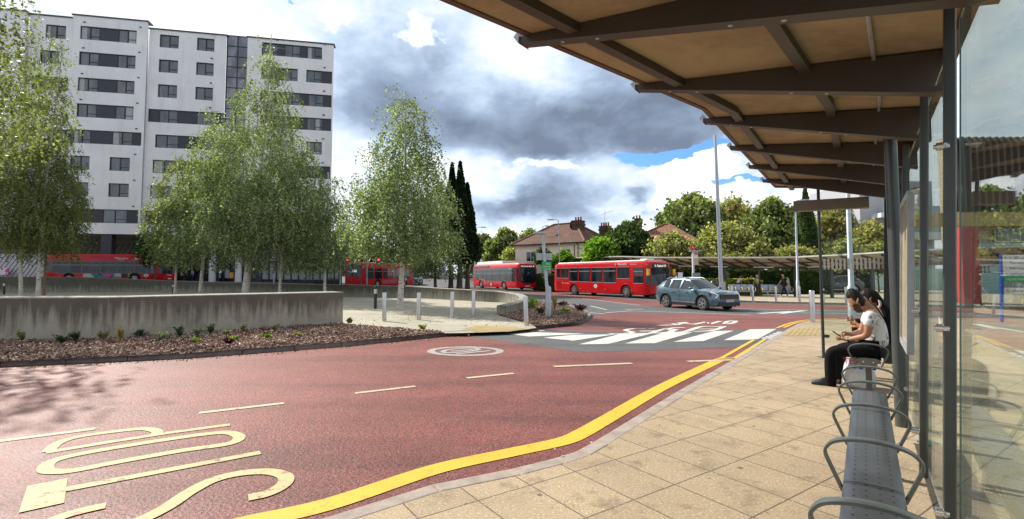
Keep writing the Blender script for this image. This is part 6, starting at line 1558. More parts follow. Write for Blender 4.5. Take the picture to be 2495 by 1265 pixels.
# timetable case on the screen
tc_ = thing('timetable_case', 'tall cream timetable case with a silver frame fixed to the shelter screen', 'timetable case', SP(6.0, .27, 1.2))
m = MB(); o0, o1 = .245, .285
m.hexa([SP(5.48, o0+.01, .98), SP(6.45, o0+.01, .98), SP(6.45, o1, .98), SP(5.48, o1, .98)], [SP(5.48, o0+.01, 2.28), SP(6.45, o0+.01, 2.28), SP(6.45, o1, 2.28), SP(5.48, o1, 2.28)])
m.build('panel', M('timetable_cream', (.52, .43, .27), .35, var=.18, vscale=9, coat=.6), tc_, world=True)
m = MB()
for a, b in (((5.45, .95), (6.48, .95)), ((5.45, 2.31), (6.48, 2.31)), ((5.45, .95), (5.45, 2.31)), ((6.48, .95), (6.48, 2.31))): m.bar(SP(a[0], .262, a[1]), SP(b[0], .262, b[1]), .05, .055, up=tuple(DV) if a[0] == b[0] else (0, 0, 1))
m.build('frame', m_galv, tc_, world=True)

# ---------------------------------------------------------------- perch benches
def bench(label, d0, d1, hoops, posts, plate_at=None):
    t = thing('perch_bench', label, 'bench', S((d0+d1)/2, 0), 0, 'perforated steel benches in the near shelter')
    hw = .137; SZ = .45; segs = [d0]+[h for h in hoops if d0 < h < d1-.05]+[d1]
    for a, b in zip(segs[:-1], segs[1:]):
        a2, b2 = a+.002, b-.002; m = MB(); prof = []
        for q in range(13):
            v = -1+2*q/12; zz = SZ-.018*(abs(v)**3)-.004*(1-v*v); prof.append((v*hw, zz))
        prof = [(-hw-.004, SZ-.06)]+prof+[(hw+.004, SZ-.06)]
        rings = [[S(d, o, z) for o, z in prof]+[S(d, o, z-.006) for o, z in prof[::-1]] for d in (a2, b2)]
        m.rings(rings); so_ = m.build('seat', m_seat, t, world=True, smooth=50)
        # perforations: small raised-rim holes
        hl = MB(); nn = int((b2-a2)/.085)
        for i in range(nn):
            d = a2+.05+i*.085
            for k_, o in enumerate((-.085, -.03, .03, .085)):
                dd = d+(.02 if k_ % 2 else 0); v = o/hw; zz = SZ-.018*abs(v)**3-.004*(1-v*v)+.0015
                hl.poly([S(dd+.006*math.cos(x), o+.006*math.sin(x), zz) for x in [j*math.pi/4 for j in range(8)]])
        hl.build('perforations', M('hole_dark', (.008, .008, .008), .8), so_, world=True, fix=False)
        if so_ is not None: pass
    r = MB(); r.hexa([S(d0+.05, -.03, SZ-.10), S(d1-.05, -.03, SZ-.10), S(d1-.05, .03, SZ-.10), S(d0+.05, .03, SZ-.10)], [S(d0+.05, -.03, SZ-.04), S(d1-.05, -.03, SZ-.04), S(d1-.05, .03, SZ-.04), S(d0+.05, .03, SZ-.04)]); r.build('beam', m_paint, t, world=True)
    for h in hoops:
        W = .218; path = []
        pts = [(-hw-.004, SZ-.06), (-W*.93, SZ+.085), (-W, SZ+.13), (-W*.97, SZ+.165), (-W*.78, SZ+.205), (-W*.4, SZ+.228), (0, SZ+.234), (W*.4, SZ+.228), (W*.78, SZ+.205), (W*.97, SZ+.165), (W, SZ+.13), (W*.93, SZ+.085), (hw+.004, SZ-.06)]
        P = catmull([Vector((o, z, 0)) for o, z in pts], 5); m = MB(); rings = []
        for i, p in enumerate(P):
            tt = (P[min(i+1, len(P)-1)]-P[max(i-1, 0)]).normalized(); nn = Vector((-tt.y, tt.x, 0))
            c = [(p+nn*.007, .027), (p+nn*.009, .015), (p+nn*.009, -.015), (p+nn*.007, -.027), (p-nn*.007, -.027), (p-nn*.007, .027)]
            rings.append([S(h+w_, v.x, v.y) for v, w_ in c])
        m.rings(rings); m.build('armrest', m_hoop, t, world=True, smooth=35)
    if plate_at:
        m = MB(); pts = [S(plate_at, o, z) for o, z in ((-.125, SZ+.03), (-.09, SZ+.045), (0, SZ+.05), (.09, SZ+.045), (.125, SZ+.03), (.085, SZ-.07), (-.085, SZ-.07))]; m.prism(pts, DV*.01); po = m.build('end_plate', m_hoop, t, world=True)
        b_ = MB()
        for o in (-.055, .055): b_.tube([S(plate_at-.012, o, SZ+.0), S(plate_at+.002, o, SZ+.0)], .011, 10)
        b_.build('bolts', m_chrome, po, world=True)
    for p in posts:
        m = MB(); m.hexa([S(p-.035, -.035, 0), S(p+.035, -.035, 0), S(p+.035, .035, 0), S(p-.035, .035, 0)], [S(p-.035, -.035, SZ-.05), S(p+.035, -.035, SZ-.05), S(p+.035, .035, SZ-.05), S(p-.035, .035, SZ-.05)]); m.build('support_post', m_paint, t, world=True, bevel=.004)
        m = MB(); m.hexa([S(p-.09, -.09, 0.002), S(p+.09, -.09, 0.002), S(p+.09, .09, 0.002), S(p-.09, .09, 0.002)], [S(p-.09, -.09, .014), S(p+.09, -.09, .014), S(p+.09, .09, .014), S(p-.09, .09, .014)]); m.build('base_plate', m_paint, t, world=True)
    return t
bench('nearest grey perforated steel perch bench with five hoop armrests', .4, 6.18, [1.5, 2.48, 3.42, 4.35, 5.29, 6.16], [1.0, 5.0])
bench('farther steel perch bench that the man and woman sit on', 8.2, 11.2, [8.22, 9.9], [8.3, 10.9], plate_at=8.19)

# ================================================================ the canopy across the road
fc = thing('bus_canopy', 'long curved grey open canopy across the road with slanting rafters', 'bus shelter', (14, 40, 0))
FCP = [(1300, 633.5, 61), (1400, 630, 55), (1512, 627, 48), (1600, 629.5, 44), (1700, 630, 41), (1766, 630, 39.5), (1852, 630, 37.6), (1941, 629, 36.2), (2026, 625, 34), (2110, 620.5, 32), (2165, 617, 30.6), (2290, 611, 28.5), (2400, 607, 27), (2600, 601, 25)]
fr_ = [D(x, y, Y) for x, y, Y in FCP]; nb_ = len(fr_)
bk = []
for i, p in enumerate(fr_):
    t_ = (fr_[min(i+1, nb_-1)]-fr_[max(i-1, 0)]); nn = Vector((-t_.y, t_.x, 0)).normalized(); nn = nn if nn.y > 0 else -nn; bk.append(Vector((p.x, p.y, p.z-.62))+nn*2.3)
m = MB()
for i in range(nb_-1): m.hexa([fr_[i], fr_[i+1], bk[i+1], bk[i]], [v+Vector((0, 0, .05)) for v in (fr_[i], fr_[i+1], bk[i+1], bk[i])])
m.build('roof', M('far_canopy_panels', (.40, .35, .27), .7, var=.15), fc, world=True)
m = MB()
for i in range(nb_-1): m.bar(fr_[i]+Vector((0, 0, .08)), fr_[i+1]+Vector((0, 0, .08)), .08, .10)
m.build('front_edge', M('far_canopy_edge', (.62, .60, .55), .6), fc, world=True)
m = MB()
for i in range(nb_-1): m.bar(bk[i]-Vector((0, 0, .06)), bk[i+1]-Vector((0, 0, .06)), .1, .2)
m.build('back_beam', m_beam, fc, world=True)
def fpt(L, s):
    acc = 0
    for i in range(len(L)-1):
        l = (fr_[i+1]-fr_[i]).length
        if s <= acc+l: return L[i].lerp(L[i+1], (s-acc)/l)
        acc += l
    return L[-1]
TL = sum((fr_[i+1]-fr_[i]).length for i in range(nb_-1)); s = .5; sk = 0
while s < TL-.3:
    a, b = fpt(fr_, s), fpt(bk, min(TL-.2, s+.9)); m = MB(); m.bar(a-Vector((0, 0, .03)), b-Vector((0, 0, .08)), .10, .16); m.build('rafter', m_beam, fc, world=True); s += 1.25
for i in range(nb_-1):   # shallow purlin half way back
    pass
m = MB()
for i in range(nb_-1): m.bar(fr_[i].lerp(bk[i], .45)-Vector((0, 0, .05)), fr_[i+1].lerp(bk[i+1], .45)-Vector((0, 0, .05)), .07, .07)
m.build('purlin', m_beam, fc, world=True)
for x, yb in ((1404, 700), (1503, 708), (1640, 716), (1768, 720), (1853, 722.5), (1942, 724), (2027, 728), (2130, 735), (2330, 744)):
    # a post stands where the back beam passes this pixel column
    best = min(((abs(math.degrees(math.atan2(p.x, p.y))-math.degrees(azel(x, 672)[0])), q_) for q_ in [k_*.2 for k_ in range(int(TL/.2))] for p in [fpt(bk, q_)]), key=lambda v: v[0])
    p = fpt(bk, best[1]); p = p.lerp(fpt(fr_, best[1]), .12); m = MB(); m.box(p.x-.09, p.x+.09, p.y-.09, p.y+.09, -.05, p.z-.05); m.build('post', m_paint, fc, world=True)
for s_ in (TL*.40, TL*.47, TL*.54, TL*.62, TL*.70):
    a, b = fpt(bk, s_).lerp(fpt(fr_, s_), .3), fpt(bk, s_+1.5).lerp(fpt(fr_, s_+1.5), .3); m = MB(); m.bar(a-Vector((0, 0, .22)), b-Vector((0, 0, .22)), .12, .07); m.build('strip_light', m_white, fc, world=True)
# ovals of the far side screen
# far benches with backs and yellow arms
def far_bench(label, x0, x1, yb, facing=1):
    a, b = G(x0, yb, 0), G(x1, yb, 0); b.y = a.y-.4; L = (b-a).length; rz = math.atan2(b.y-a.y, b.x-a.x)
    t = thing('slatted_bench', label, 'bench', (a+b)/2, rz, 'benches under the far canopy')
    m_sgrey = bpy.data.materials.get('far_seat_grey') or M('far_seat_grey', (.30, .34, .40), .35, .5); nseat = 4
    for i in range(nseat):
        x = -L/2+L*(i+.5)/nseat; w = L/nseat*.46
        m = MB(); m.box(x-w, x+w, -.22, .22, .42, .45); m.build('seat', m_sgrey, t)
        m = MB(); m.hexa([(x-w, .22, .48), (x+w, .22, .48), (x+w, .25, .48), (x-w, .25, .48)], [(x-w, .34, .92), (x+w, .34, .92), (x+w, .37, .92), (x-w, .37, .92)]); m.build('backrest', m_sgrey, t)
    for i in range(nseat+1):
        x = -L/2+L*i/nseat; m = MB(); m.tube(catmull([Vector(p) for p in ((x, -.20, .44), (x, -.16, .60), (x, .0, .68), (x, .24, .70))], 4), .022, 6); m.build('armrest', m_ymir, t)
    m = MB(); m.box(-L/2, L/2, -.05, .05, .34, .42); m.build('beam', m_sgrey, t)
    for x in (-L*.32, L*.34): m = MB(); m.box(x-.05, x+.05, -.05, .05, 0, .35); m.box(x-.06, x+.06, -.25, .25, 0, .03); m.build('leg', m_sgrey, t)
far_bench('far grey metal bench with yellow arms between two steel bollards, left one', 1776, 1834, 722)
far_bench('far grey metal bench with yellow arms behind the walking man', 1857, 1924, 723)
def picnic(label, x, y):
    b = G(x, y, 0); t = thing('picnic_table', label, 'table', b, R(15), 'dark picnic tables behind the far canopy')
    m = MB(); m.box(-.75, .75, -.35, .35, .72, .77); m.build('tabletop', m_dark, t)
    for s in (-1, 1): m = MB(); m.box(-.75, .75, s*.62-.13, s*.62+.13, .42, .46); m.build('seat', m_dark, t)
    for s in (-1, 1): m = MB(); m.bar((s*.55, -.65, 0), (s*.55, .2, .72), .06); m.bar((s*.55, .65, 0), (s*.55, -.2, .72), .06); m.bar((s*.55, -.65, .4), (s*.55, .65, .4), .05); m.build('leg', m_dark, t)
picnic('dark picnic table just left of the shelter end pole', 1994, 716); picnic('dark picnic table in front of the parked black car', 2045, 714)
b = G(2094, 708, 0); t = thing('wheelie_bin', 'dark blue wheeled bin behind the thick grey pole', 'bin', b)
m = MB(); m.hexa([(-.28, -.3, .1), (.28, -.3, .1), (.28, .3, .1), (-.28, .3, .1)], [(-.34, -.36, 1.15), (.34, -.36, 1.15), (.34, .36, 1.15), (-.34, .36, 1.15)]); m.build('body', M('bin_blue', (.015, .025, .06), .5), t)
m = MB(); m.hexa([(-.36, -.4, 1.155), (.36, -.4, 1.155), (.36, .4, 1.155), (-.36, .4, 1.155)], [(-.34, -.34, 1.24), (.34, -.34, 1.24), (.34, .34, 1.28), (-.34, .34, 1.28)]); m.build('lid', M('bin_lid', (.02, .03, .07), .5), t)
for s in (-1, 1): m = MB(); m.lathe([(.1, -.03), (.1, .03)], (s*.3, .3, .1), 12, axis='x'); m.build('wheel', m_tyre, t)
b = G(1741, 724, 0); t = thing('litter_bin', 'black domed litter bin behind the roof of the blue SUV', 'bin', b)
m = MB(); m.lathe([(.28, 0), (.3, .95)], (0, 0, 0), 16); m.build('body', m_black, t, smooth=50); m = MB(); m.lathe([(.33, .955), (.32, 1.1), (.2, 1.25), (.001, 1.28)], (0, 0, 0), 16); m.build('lid', m_blkpaint, t, smooth=60)
# slatted fence behind
b = D(2040, 690, 52); t = thing('metal_fence', 'pale vertical-bar fence behind the black parked car', 'fence', (b.x, 52, 0)); m = MB(); m.bar((-6, 0, .2), (9, 0, .2), .05); m.bar((-6, 0, 1.6), (9, 0, 1.6), .05)
m.build('rail', m_galv, t); m = MB()
for i in range(76): m.bar((-6+i*.2, -.03, .1), (-6+i*.2, -.03, 1.75), .035, .02)
m.build('bars', m_galv, t)

# ================================================================ the hospital seen through the glass
def gridmat(name, base, jo, w, h, jw=.02, rough=.35, var=.1):
    m, k, b = nt(name); br = k.node('ShaderNodeTexBrick'); k.l.new(k.node('ShaderNodeTexCoord').outputs['UV'], br.inputs['Vector']); br.offset = 0
    br.inputs['Scale'].default_value = 1; br.inputs['Brick Width'].default_value = w; br.inputs['Row Height'].default_value = h; br.inputs['Mortar Size'].default_value = jw
    br.inputs['Color1'].default_value = (*base, 1); br.inputs['Color2'].default_value = (*[c*(1-var) for c in base], 1); br.inputs['Mortar'].default_value = (*jo, 1)
    k.put(b.inputs['Base Color'], br.outputs[0]); b.inputs['Roughness'].default_value = rough; return m
m_btile = gridmat('pale_blue_tiles', (.36, .56, .62), (.25, .40, .45), .45, .3)
m_ctile = gridmat('cream_tiles', (.66, .54, .36), (.40, .31, .2), .6, .3)
hp = thing('hospital_building', 'hospital of pale blue and cream tiles with brown fins, seen through the shelter glass', 'building', (34, 46, 0))
def hbox(name, x0, x1, y0, y1, z0, z1_, mat, par=None): m = MB(); m.box(x0, x1, y0, y1, z0, z1_); return uvplanar(m.build(name, mat, par or hp, world=True))
HX0, HX1 = D(2232, 672, 48).x, 95; zy = lambda y, Y=44: EYE+(HZ-y)*Y/F
bx0 = D(2385, 672, 44).x
hbox('blue_wall', bx0, HX1, 44, 45.0, 0, zy(592), m_btile); hbox('blue_wall', D(2120, 672, 56).x, D(2385, 672, 56).x, 56, 57, 0, zy(655, 56), m_btile)
hbox('cream_wall', HX0, HX1, 44.3, 45.0, zy(592)+.003, zy(330), m_ctile)
fin = MB()
for i in range(60):
    x = HX0+i*.62; fin.box(x, x+.22, 43.85, 44.29, zy(515), zy(330)) if x > D(2330, 672, 44).x else fin.box(x, x+.2, 43.85, 44.29, zy(590), zy(330))
fin.build('fins', M('brown_fins', (.055, .04, .03), .5), hp, world=True)
for x0, x1, y0, y1 in ((2428, 2520, 590, 556), (2384, 2412, 668, 646), (2560, 2640, 590, 556)):
    a, b = D(x0, 672, 44).x, D(x1, 672, 44).x; m = MB(); m.box(a, b, 43.93, 44.02, zy(y0), zy(y1)); wo = m.build('window', m_white, hp, world=True); g = MB(); nn = 3
    for i in range(nn): g.box(lerp(a, b, i/nn)+.06, lerp(a, b, (i+1)/nn)-.06, 43.9, 43.925, zy(y0)+.08, zy(y1)-.08)
    g.build('pane', m_wing, wo, world=True)
a = D(2484, 672, 44).x; m = MB(); m.box(a, a+1.6, 43.9, 44.1, 0, 2.3); m.build('entrance_door', m_wing, hp, world=True)
m = MB(); a = D(2400, 672, 41).x; m.hexa([(a-1, 40, 2.9), (a+9, 40, 4.6), (a+9, 44, 4.6), (a-1, 44, 2.9)], [(a-1, 40, 3.1), (a+9, 40, 4.8), (a+9, 44, 4.8), (a-1, 44, 3.1)])
gb = MB(); a, b = D(2255, 672, 42).x, D(2700, 672, 42).x; gb.box(a, b, 42.8, 43.8, zy(548, 42), zy(515, 42)); gb.build('gold_canopy_band', M('amber_panels', (.40, .29, .09), .3, var=.2), hp, world=True)
pl_ = thing('red_pillar', 'tall flat red pillar seen through the shelter glass', 'pillar', G(2363, 745, 0)); w = D(2385, 672, pl_.location.y).x-D(2343, 672, pl_.location.y).x
m = MB(); m.box(-w/2, w/2, -.2, .2, 0, zy(553, pl_.location.y)); m.build('shaft', M('pillar_red', (.42, .035, .03), .45, var=.06), pl_); m = MB(); m.box(-w/2-.08, w/2+.08, -.28, .28, 0, .1); m.build('base', M('pillar_base', (.2, .19, .18), .7), pl_)
tw = thing('pale_tower', 'pale grey tower with a white balcony and glass rail beyond the far canopy', 'building', (D(2130, 672, 72).x, 75, 0)); zt = lambda y: EYE+(HZ-y)*72/F
x0, x1 = D(2101, 672, 72).x, D(2280, 672, 72).x; m_tow = M('tower_grey', (.42, .43, .47), .8, var=.04)
m = MB(); m.box(x0, x1, 72, 84, 0, zt(440)); m.build('wall', m_tow, tw, world=True)
for y0, y1, xs in ((586, 568, 2107), (533, 522, 2140)):
    m = MB(); m.box(D(xs, 672, 71).x, x1, 70, 71.99, zt(y0), zt(y1)); m.build('balcony', m_white, tw, world=True)
    m = MB(); m.box(D(xs+7, 672, 71).x, x1, 70.05, 70.1, zt(y1)+.01, zt(y1)+1.0); bo = m.build('glass_rail', M('rail_glass', (.22, .36, .37), .1, coat=1), tw, world=True)
# wayfinding sign
b = G(2441, 785, 0); b.x += .0; sg_ = thing('hospital_sign', 'hospital direction sign on blue posts with a green Urgent treatment band', 'sign', b); Yb = b.y; zz = lambda y: EYE+(HZ-y)*Yb/F
lx = D(2457, 622, Yb).x-b.x; m = MB(); m.bar((0, 0, 0), (.10, 0, zz(620)), .085, .06, up=(0, 1, 0)); m.build('post', M('sign_post_blue', (.01, .07, .50), .35), sg_)
m = MB(); m.bar((1.32, 0, 0), (1.42, 0, zz(620)), .085, .06, up=(0, 1, 0)); m.build('post', M('sign_post_blue', (.01, .07, .50), .35), sg_)
def band(y0, y1, mat, z=-.045): m = MB(); m.box(.10, 1.36, z, -.02, zz(y1), zz(y0)); return m.build('sign_panel', mat, sg_)
m_sgw = M('panel_white', (.92, .93, .94), .35, var=.02); m_sgg = M('panel_green', (.01, .42, .15), .35, var=.02); m_sgr = M('panel_grey', (.22, .30, .32), .4, var=.02); m_txt = M('text_blue', (.02, .08, .42), .4)
band(621, 671.8, m_sgw); band(672, 687, m_sgg); band(687.2, 701, m_sgr); band(701.2, 716, m_sgw)
for txt, y, mt in (('\u2190 ACAD centre', 628.5, m_txt), ('\u2190 Main entrance', 641, m_txt), ('\u2190 Park Royal', 654, m_txt), ('\u2190 Cycle park', 666, m_txt), ('Urgent treatment', 680, m_letw), ('P  Car park', 694.5, m_letw)):
    lettering(txt, .125, mt, sg_, (.16 if txt[0] != 'P' else .36, -.05, zz(y)), (R(90), 0, 0), align='LEFT', ext=.002)
lettering('Smoking is not permitted in any\npart of the hospital grounds', .045, m_txt, sg_, (.30, -.05, zz(708.5)), (R(90), 0, 0), align='LEFT', ext=.002)
m = MB(); pts = [(.21+.055*math.cos(a), -.048, zz(708.5)+.055*math.sin(a)) for a in [i*2*math.pi/16 for i in range(17)]]
m.tube(pts, .008, 5); m.bar((.17, -.048, zz(708.5)+.04), (.25, -.048, zz(708.5)-.04), .012); m.build('no_smoking_symbol', M('symbol_red', (.55, .03, .03), .4), sg_)
# litter on the paving: a crumpled teal glove
p = G(2262, 1085, 0.0); gl_ = MB(); rr_ = random.Random(4)
for q in range(5):
    a = -1.2+q*.55; b0 = Vector((0, 0, .018)); gl_.tube([b0, b0+Vector((math.cos(a)*.05, math.sin(a)*.05, .012)), b0+Vector((math.cos(a+.5)*.095, math.sin(a+.4)*.09, -.004))], [.02, .013, .009], 7)
gl_.lathe([(.001, .0), (.035, .004), (.045, .02), (.03, .04), (.001, .045)], (-.01, 0, 0), 9)
go = gl_.build('disposable_glove', M('teal_nitrile', (.0, .28, .25), .35, bump=.6, bscale=60), None, smooth=60); go.location = p; go.rotation_euler = (0, 0, R(40)); tag(go, 'crumpled teal disposable glove lying on the paving behind the shelter glass', 'glove')
# ================================================================ people
def skinmat(name, col):
    m, k, b = nt(name); co = objco(k)
    k.put(b.inputs['Base Color'], k.mix(1.0, tuple(col), k.ramp(k.noise(co, 14, 4), [(.3, .88), (.7, 1.1)]), 'MULTIPLY'))
    b.inputs['Roughness'].default_value = .5; b.inputs['Subsurface Weight'].default_value = .12; b.inputs['Subsurface Radius'].default_value = (.02, .008, .004)
    return m
m_skin = skinmat('warm_brown_skin', (.36, .18, .105)); m_skinl = skinmat('light_skin', (.52, .31, .22))
m_hair = M('black_hair', (.006, .005, .005), .55, var=.5, vscale=60, bump=.5, bscale=90, spec=.25)
m_hairr = M('auburn_hair', (.10, .03, .02), .5, bump=.6, bscale=120); m_hairw = M('white_hat', (.62, .58, .55), .8)
m_trk = M('black_trousers', (.008, .007, .010), .9, var=.4, vscale=6, bump=.9, bscale=11, spec=.15)
def printed(name):
    m, k, b = nt(name); co = objco(k); n = k.noise(co, 7.5, 6, .8, .6)
    msk = k.math('MULTIPLY', k.ramp(n, [(.53, 0), (.57, 1)]), k.ramp(k.noise(co, 3.4, 2), [(.38, 0), (.50, 1)]))
    k.put(b.inputs['Base Color'], k.mix(msk, (.72, .72, .76), (.10, .09, .085))); b.inputs['Roughness'].default_value = .85
    bp = k.node('ShaderNodeBump'); bp.inputs['Strength'].default_value = .55; bp.inputs['Distance'].default_value = .03
    k.l.new(k.noise(co, 9, 3), bp.inputs['Height']); k.l.new(bp.outputs[0], b.inputs['Normal']); return m
m_tee = printed('white_tee_grey_print'); m_shoe = M('black_shoe', (.018, .018, .02), .55, bump=.4)
def skin(name, verts, edges, radii, mat, parent, sub=2, root=0, flat=None):
    """one continuous tapering surface grown round a skeleton"""
    me = bpy.data.meshes.new(name); me.from_pydata([tuple(v) for v in verts], edges, []); o = bpy.data.objects.new(name, me); COL.objects.link(o)
    bm = bmesh.new(); bm.from_mesh(me); lay = bm.verts.layers.skin.verify()
    for i, v in enumerate(bm.verts):
        r = radii[i]; v[lay].radius = (r, r) if not isinstance(r, tuple) else r; v[lay].use_root = (i == root)
    bm.to_mesh(me); bm.free()
    md = o.modifiers.new('skin', 'SKIN'); md.use_smooth_shade = True; md.branch_smoothing = .6
    sb = o.modifiers.new('sub', 'SUBSURF'); sb.levels = sub; sb.render_levels = sub
    bake(o); o.data.materials.clear(); o.data.materials.append(mat)
    o.data.polygons.foreach_set('material_index', [0]*len(o.data.polygons)); o.data.polygons.foreach_set('use_smooth', [True]*len(o.data.polygons))
    if parent is not None: o.data.transform(wmat(parent).inverted()); o.parent = parent
    return o
def head_rings(c, f, u, h, w, d, nseg=20, nring=18):
    """face with brow, eye hollows, nose, lips and chin; f forward, u up, h w d full height, width, depth"""
    f = f.normalized(); u = (u-f*u.dot(f)).normalized(); s = f.cross(u); rings = []
    for i in range(nring+1):
        t = i/nring; e = math.pi*(t-.5); zz = math.sin(e); rr = max(.02, math.cos(e)); ring = []
        for j in range(nseg):
            a = 2*math.pi*j/nseg; ca, sa = math.cos(a), math.sin(a)
            x = rr*ca*d/2; y = rr*sa*w/2; z = zz*h/2
            lo = max(0, -zz)
            y *= 1-.30*lo; x += .10*d*lo*max(0, ca); x -= .16*d*lo*max(0, -ca)
            fr = max(0, ca)
            g = lambda z0, a0, sz, sa_: math.exp(-((zz-z0)/sz)**2-((abs(sa)-a0)/sa_)**2)*fr
            x += d*(.13*g(-.20, 0, .14, .16)+.05*g(.22, .3, .08, .5)-.055*g(.04, .36, .10, .16)+.045*g(-.52, 0, .07, .3)-.03*g(-.43, 0, .03, .35)+.06*g(-.85, 0, .16, .3))
            ring.append(c+f*x+s*y+u*z)
        rings.append(ring)
    return rings, s
def make_head(name, c, f, u, h, w, d, mat, parent, hairmat=None, hair='short', hairscale=1.07):
    rings, s = head_rings(c, f, u, h, w, d); mb = MB(); mb.rings(rings)
    for q in (-1, 1):
        e = c+s*q*w*.49-f*d*.02-u*h*.02; er = []
        for i in range(7):
            t = i/6; r = math.sin(math.pi*max(.03, min(.97, t)))
            er.append([e+u*(t-.5)*h*.27+f*math.cos(a)*d*.085*r-f*.01+s*q*(.008+math.sin(a)*.012*r) for a in [k_*math.pi/4 for k_ in range(8)]])
        mb.rings(er)
    fm = f.normalized(); um = (u-fm*u.dot(fm)).normalized()
    o = None
    if hairmat:
        hb_ = MB(); rr = []; N = 30; K = 22; rg_ = random.Random(3)
        for i in range(K+1):
            t = .0+i/K; e = math.pi*(t-.5); zz = math.sin(e); cr = max(.02, math.cos(e)); ring = []
            for j in range(N):
                a = 2*math.pi*j/N; ca, sa = math.cos(a), math.sin(a)
                line = .30 if ca > .35 else (-.25 if ca > -.15 else -.62)    # hairline: forehead, temple, nape
                if abs(ca-.35) < .12: line = .02
                k_ = hairscale+.03*math.sin(7*a+5*zz)+.02*rg_.random()
                if zz < line: k_ = .90
                elif zz < line+.15: k_ = hairscale*.985
                ring.append(c+fm*(cr*ca*d/2*k_-.012*d)+s*cr*sa*w/2*k_*1.0+um*(zz*h/2*k_+.01*h))
            rr.append(ring)
        hb_.rings(rr); o = hb_.build('hair', hairmat, parent, world=True, smooth=60)
    return mb, o
def join_body(body, mb, mat, parent):
    """add the head's surface to the one body mesh"""
    inv = wmat(parent).inverted(); me = mb.data('head', [mat], 80, inv); bm = bmesh.new(); bm.from_mesh(body.data); bm.from_mesh(me)
    for f in bm.faces: f.smooth = True
    bm.to_mesh(body.data); bm.free(); bpy.data.meshes.remove(me)

# ---- the seated man, worked out in the vertical plane of his profile
MP = S(8.72, 0)
def pm(x, y, side=0.0):
    """point of the profile plane at pixel x, y, moved sideways: + is away from the camera (his right)"""
    return onplane(x, y, MP, DV)+DV*side
FW = -RV
man = thing('person', 'seated man in a white printed T-shirt and black trousers looking down at his phone', 'person', S(8.72, 0))
man.location = pm(2130, 900); man.location.z = 0
hN, hF = -.10, .11        # near and far side offsets
J = {}
V = []; Ed = []; Rd = []
def J_(name, p, r, link=None):
    V.append(p); Rd.append(r); J[name] = len(V)-1
    if link is not None: Ed.append((J[link], J[name]))
J_('pelvis', pm(2134, 848), .125); J_('waist', pm(2136, 822), .125, 'pelvis'); J_('chest', pm(2134, 790), .135, 'waist'); J_('upper', pm(2126, 763), .115, 'chest'); J_('neck', pm(2110, 744), .060, 'upper'); J_('skull', pm(2098, 734), .060, 'neck')
for nm, sd, sh_, el, wr, hp_, kn, an_, to in (('L', -.19, (2121, 764), (2113, 815), (2067, 827), (2120, 850), (2024, 853), (2026, 945), (1995, 960)),
                                        ('R', .19, (2121, 764), (2098, 812), (2074, 816), (2120, 850), (2040, 850), (2040, 932), (2010, 941))):
    q = 1 if sd > 0 else -1
    J_('sh'+nm, pm(*sh_, sd), .075, 'upper'); J_('el'+nm, pm(*el, sd*1.15), .050, 'sh'+nm); J_('wr'+nm, pm(*wr, sd*.35), .033, 'el'+nm)
    J_('hip'+nm, pm(*hp_, q*.11), .10, 'pelvis'); J_('kn'+nm, pm(*kn, q*.13), .072, 'hip'+nm); J_('an'+nm, pm(*an_, q*.12), .048, 'kn'+nm); J_('to'+nm, pm(*to, q*.13), .035, 'an'+nm)
# hands: palm and five bent fingers each
def hand(nm, palm, tips, thumb, r=.0125):
    J_('palm'+nm, palm, (.036, .024), 'wr'+nm)
    for i, (a, b) in enumerate(tips): J_('f%s%da' % (nm, i), a, r, 'palm'+nm); J_('f%s%db' % (nm, i), b, r*.85, 'f%s%da' % (nm, i))
    J_('th%sa' % nm, thumb[0], r*1.15, 'palm'+nm); J_('th%sb' % nm, thumb[1], r*.9, 'th%sa' % nm)
pl0 = pm(2053, 825, -.05); hand('L', pl0, [(pm(2043, 822+2.2*i, -.055+.012*i), pm(2036.5-.4*i, 818+2.6*i, -.03+.01*i)) for i in range(4)], (pm(2052, 817, -.045), pm(2043, 813.5, -.02)))
pr0 = pm(2063, 815, .045); hand('R', pr0, [(pm(2053, 814+2.0*i, .05-.008*i), pm(2046, 818+2.2*i, .02)) for i in range(4)], (pm(2060, 809, .03), pm(2050, 810.5, .012)))
body = skin('body', V, Ed, Rd, m_skin, man)
hc = pm(2087, 733); hf = (pm(2073, 745)-pm(2087, 733)).normalized(); hu = (pm(2091, 704)-pm(2084, 762)).normalized()
HH = (pm(2093, 702)-pm(2087, 765)).length*.92; HW = .185; HD = (pm(2069, 735)-pm(2106, 728)).length
mb_, _ = make_head('head', hc, (FW*1.0+Vector((0, 0, -.52))), hu, HH, HW, HD, m_skin, man, m_hair, hairscale=1.06)
join_body(body, mb_, m_skin, man)
bd_ = MB()    # short beard along the jaw
rings, s_ = head_rings(hc, FW+Vector((0, 0, -.52)), hu, HH*1.015, HW*1.03, HD*1.03)
for i in range(1, 8): 
    for j in range(20):
        a = 2*math.pi*j/20
        if math.cos(a) > -.15 and not (i > 5 and math.cos(a) > .75): bd_.poly([rings[i][j], rings[i][(j+1) % 20], rings[i+1][(j+1) % 20], rings[i+1][j]])
bd_.build('beard', M('stubble', (.05, .028, .02), .8, var=.4, vscale=80), man, world=True, smooth=60)
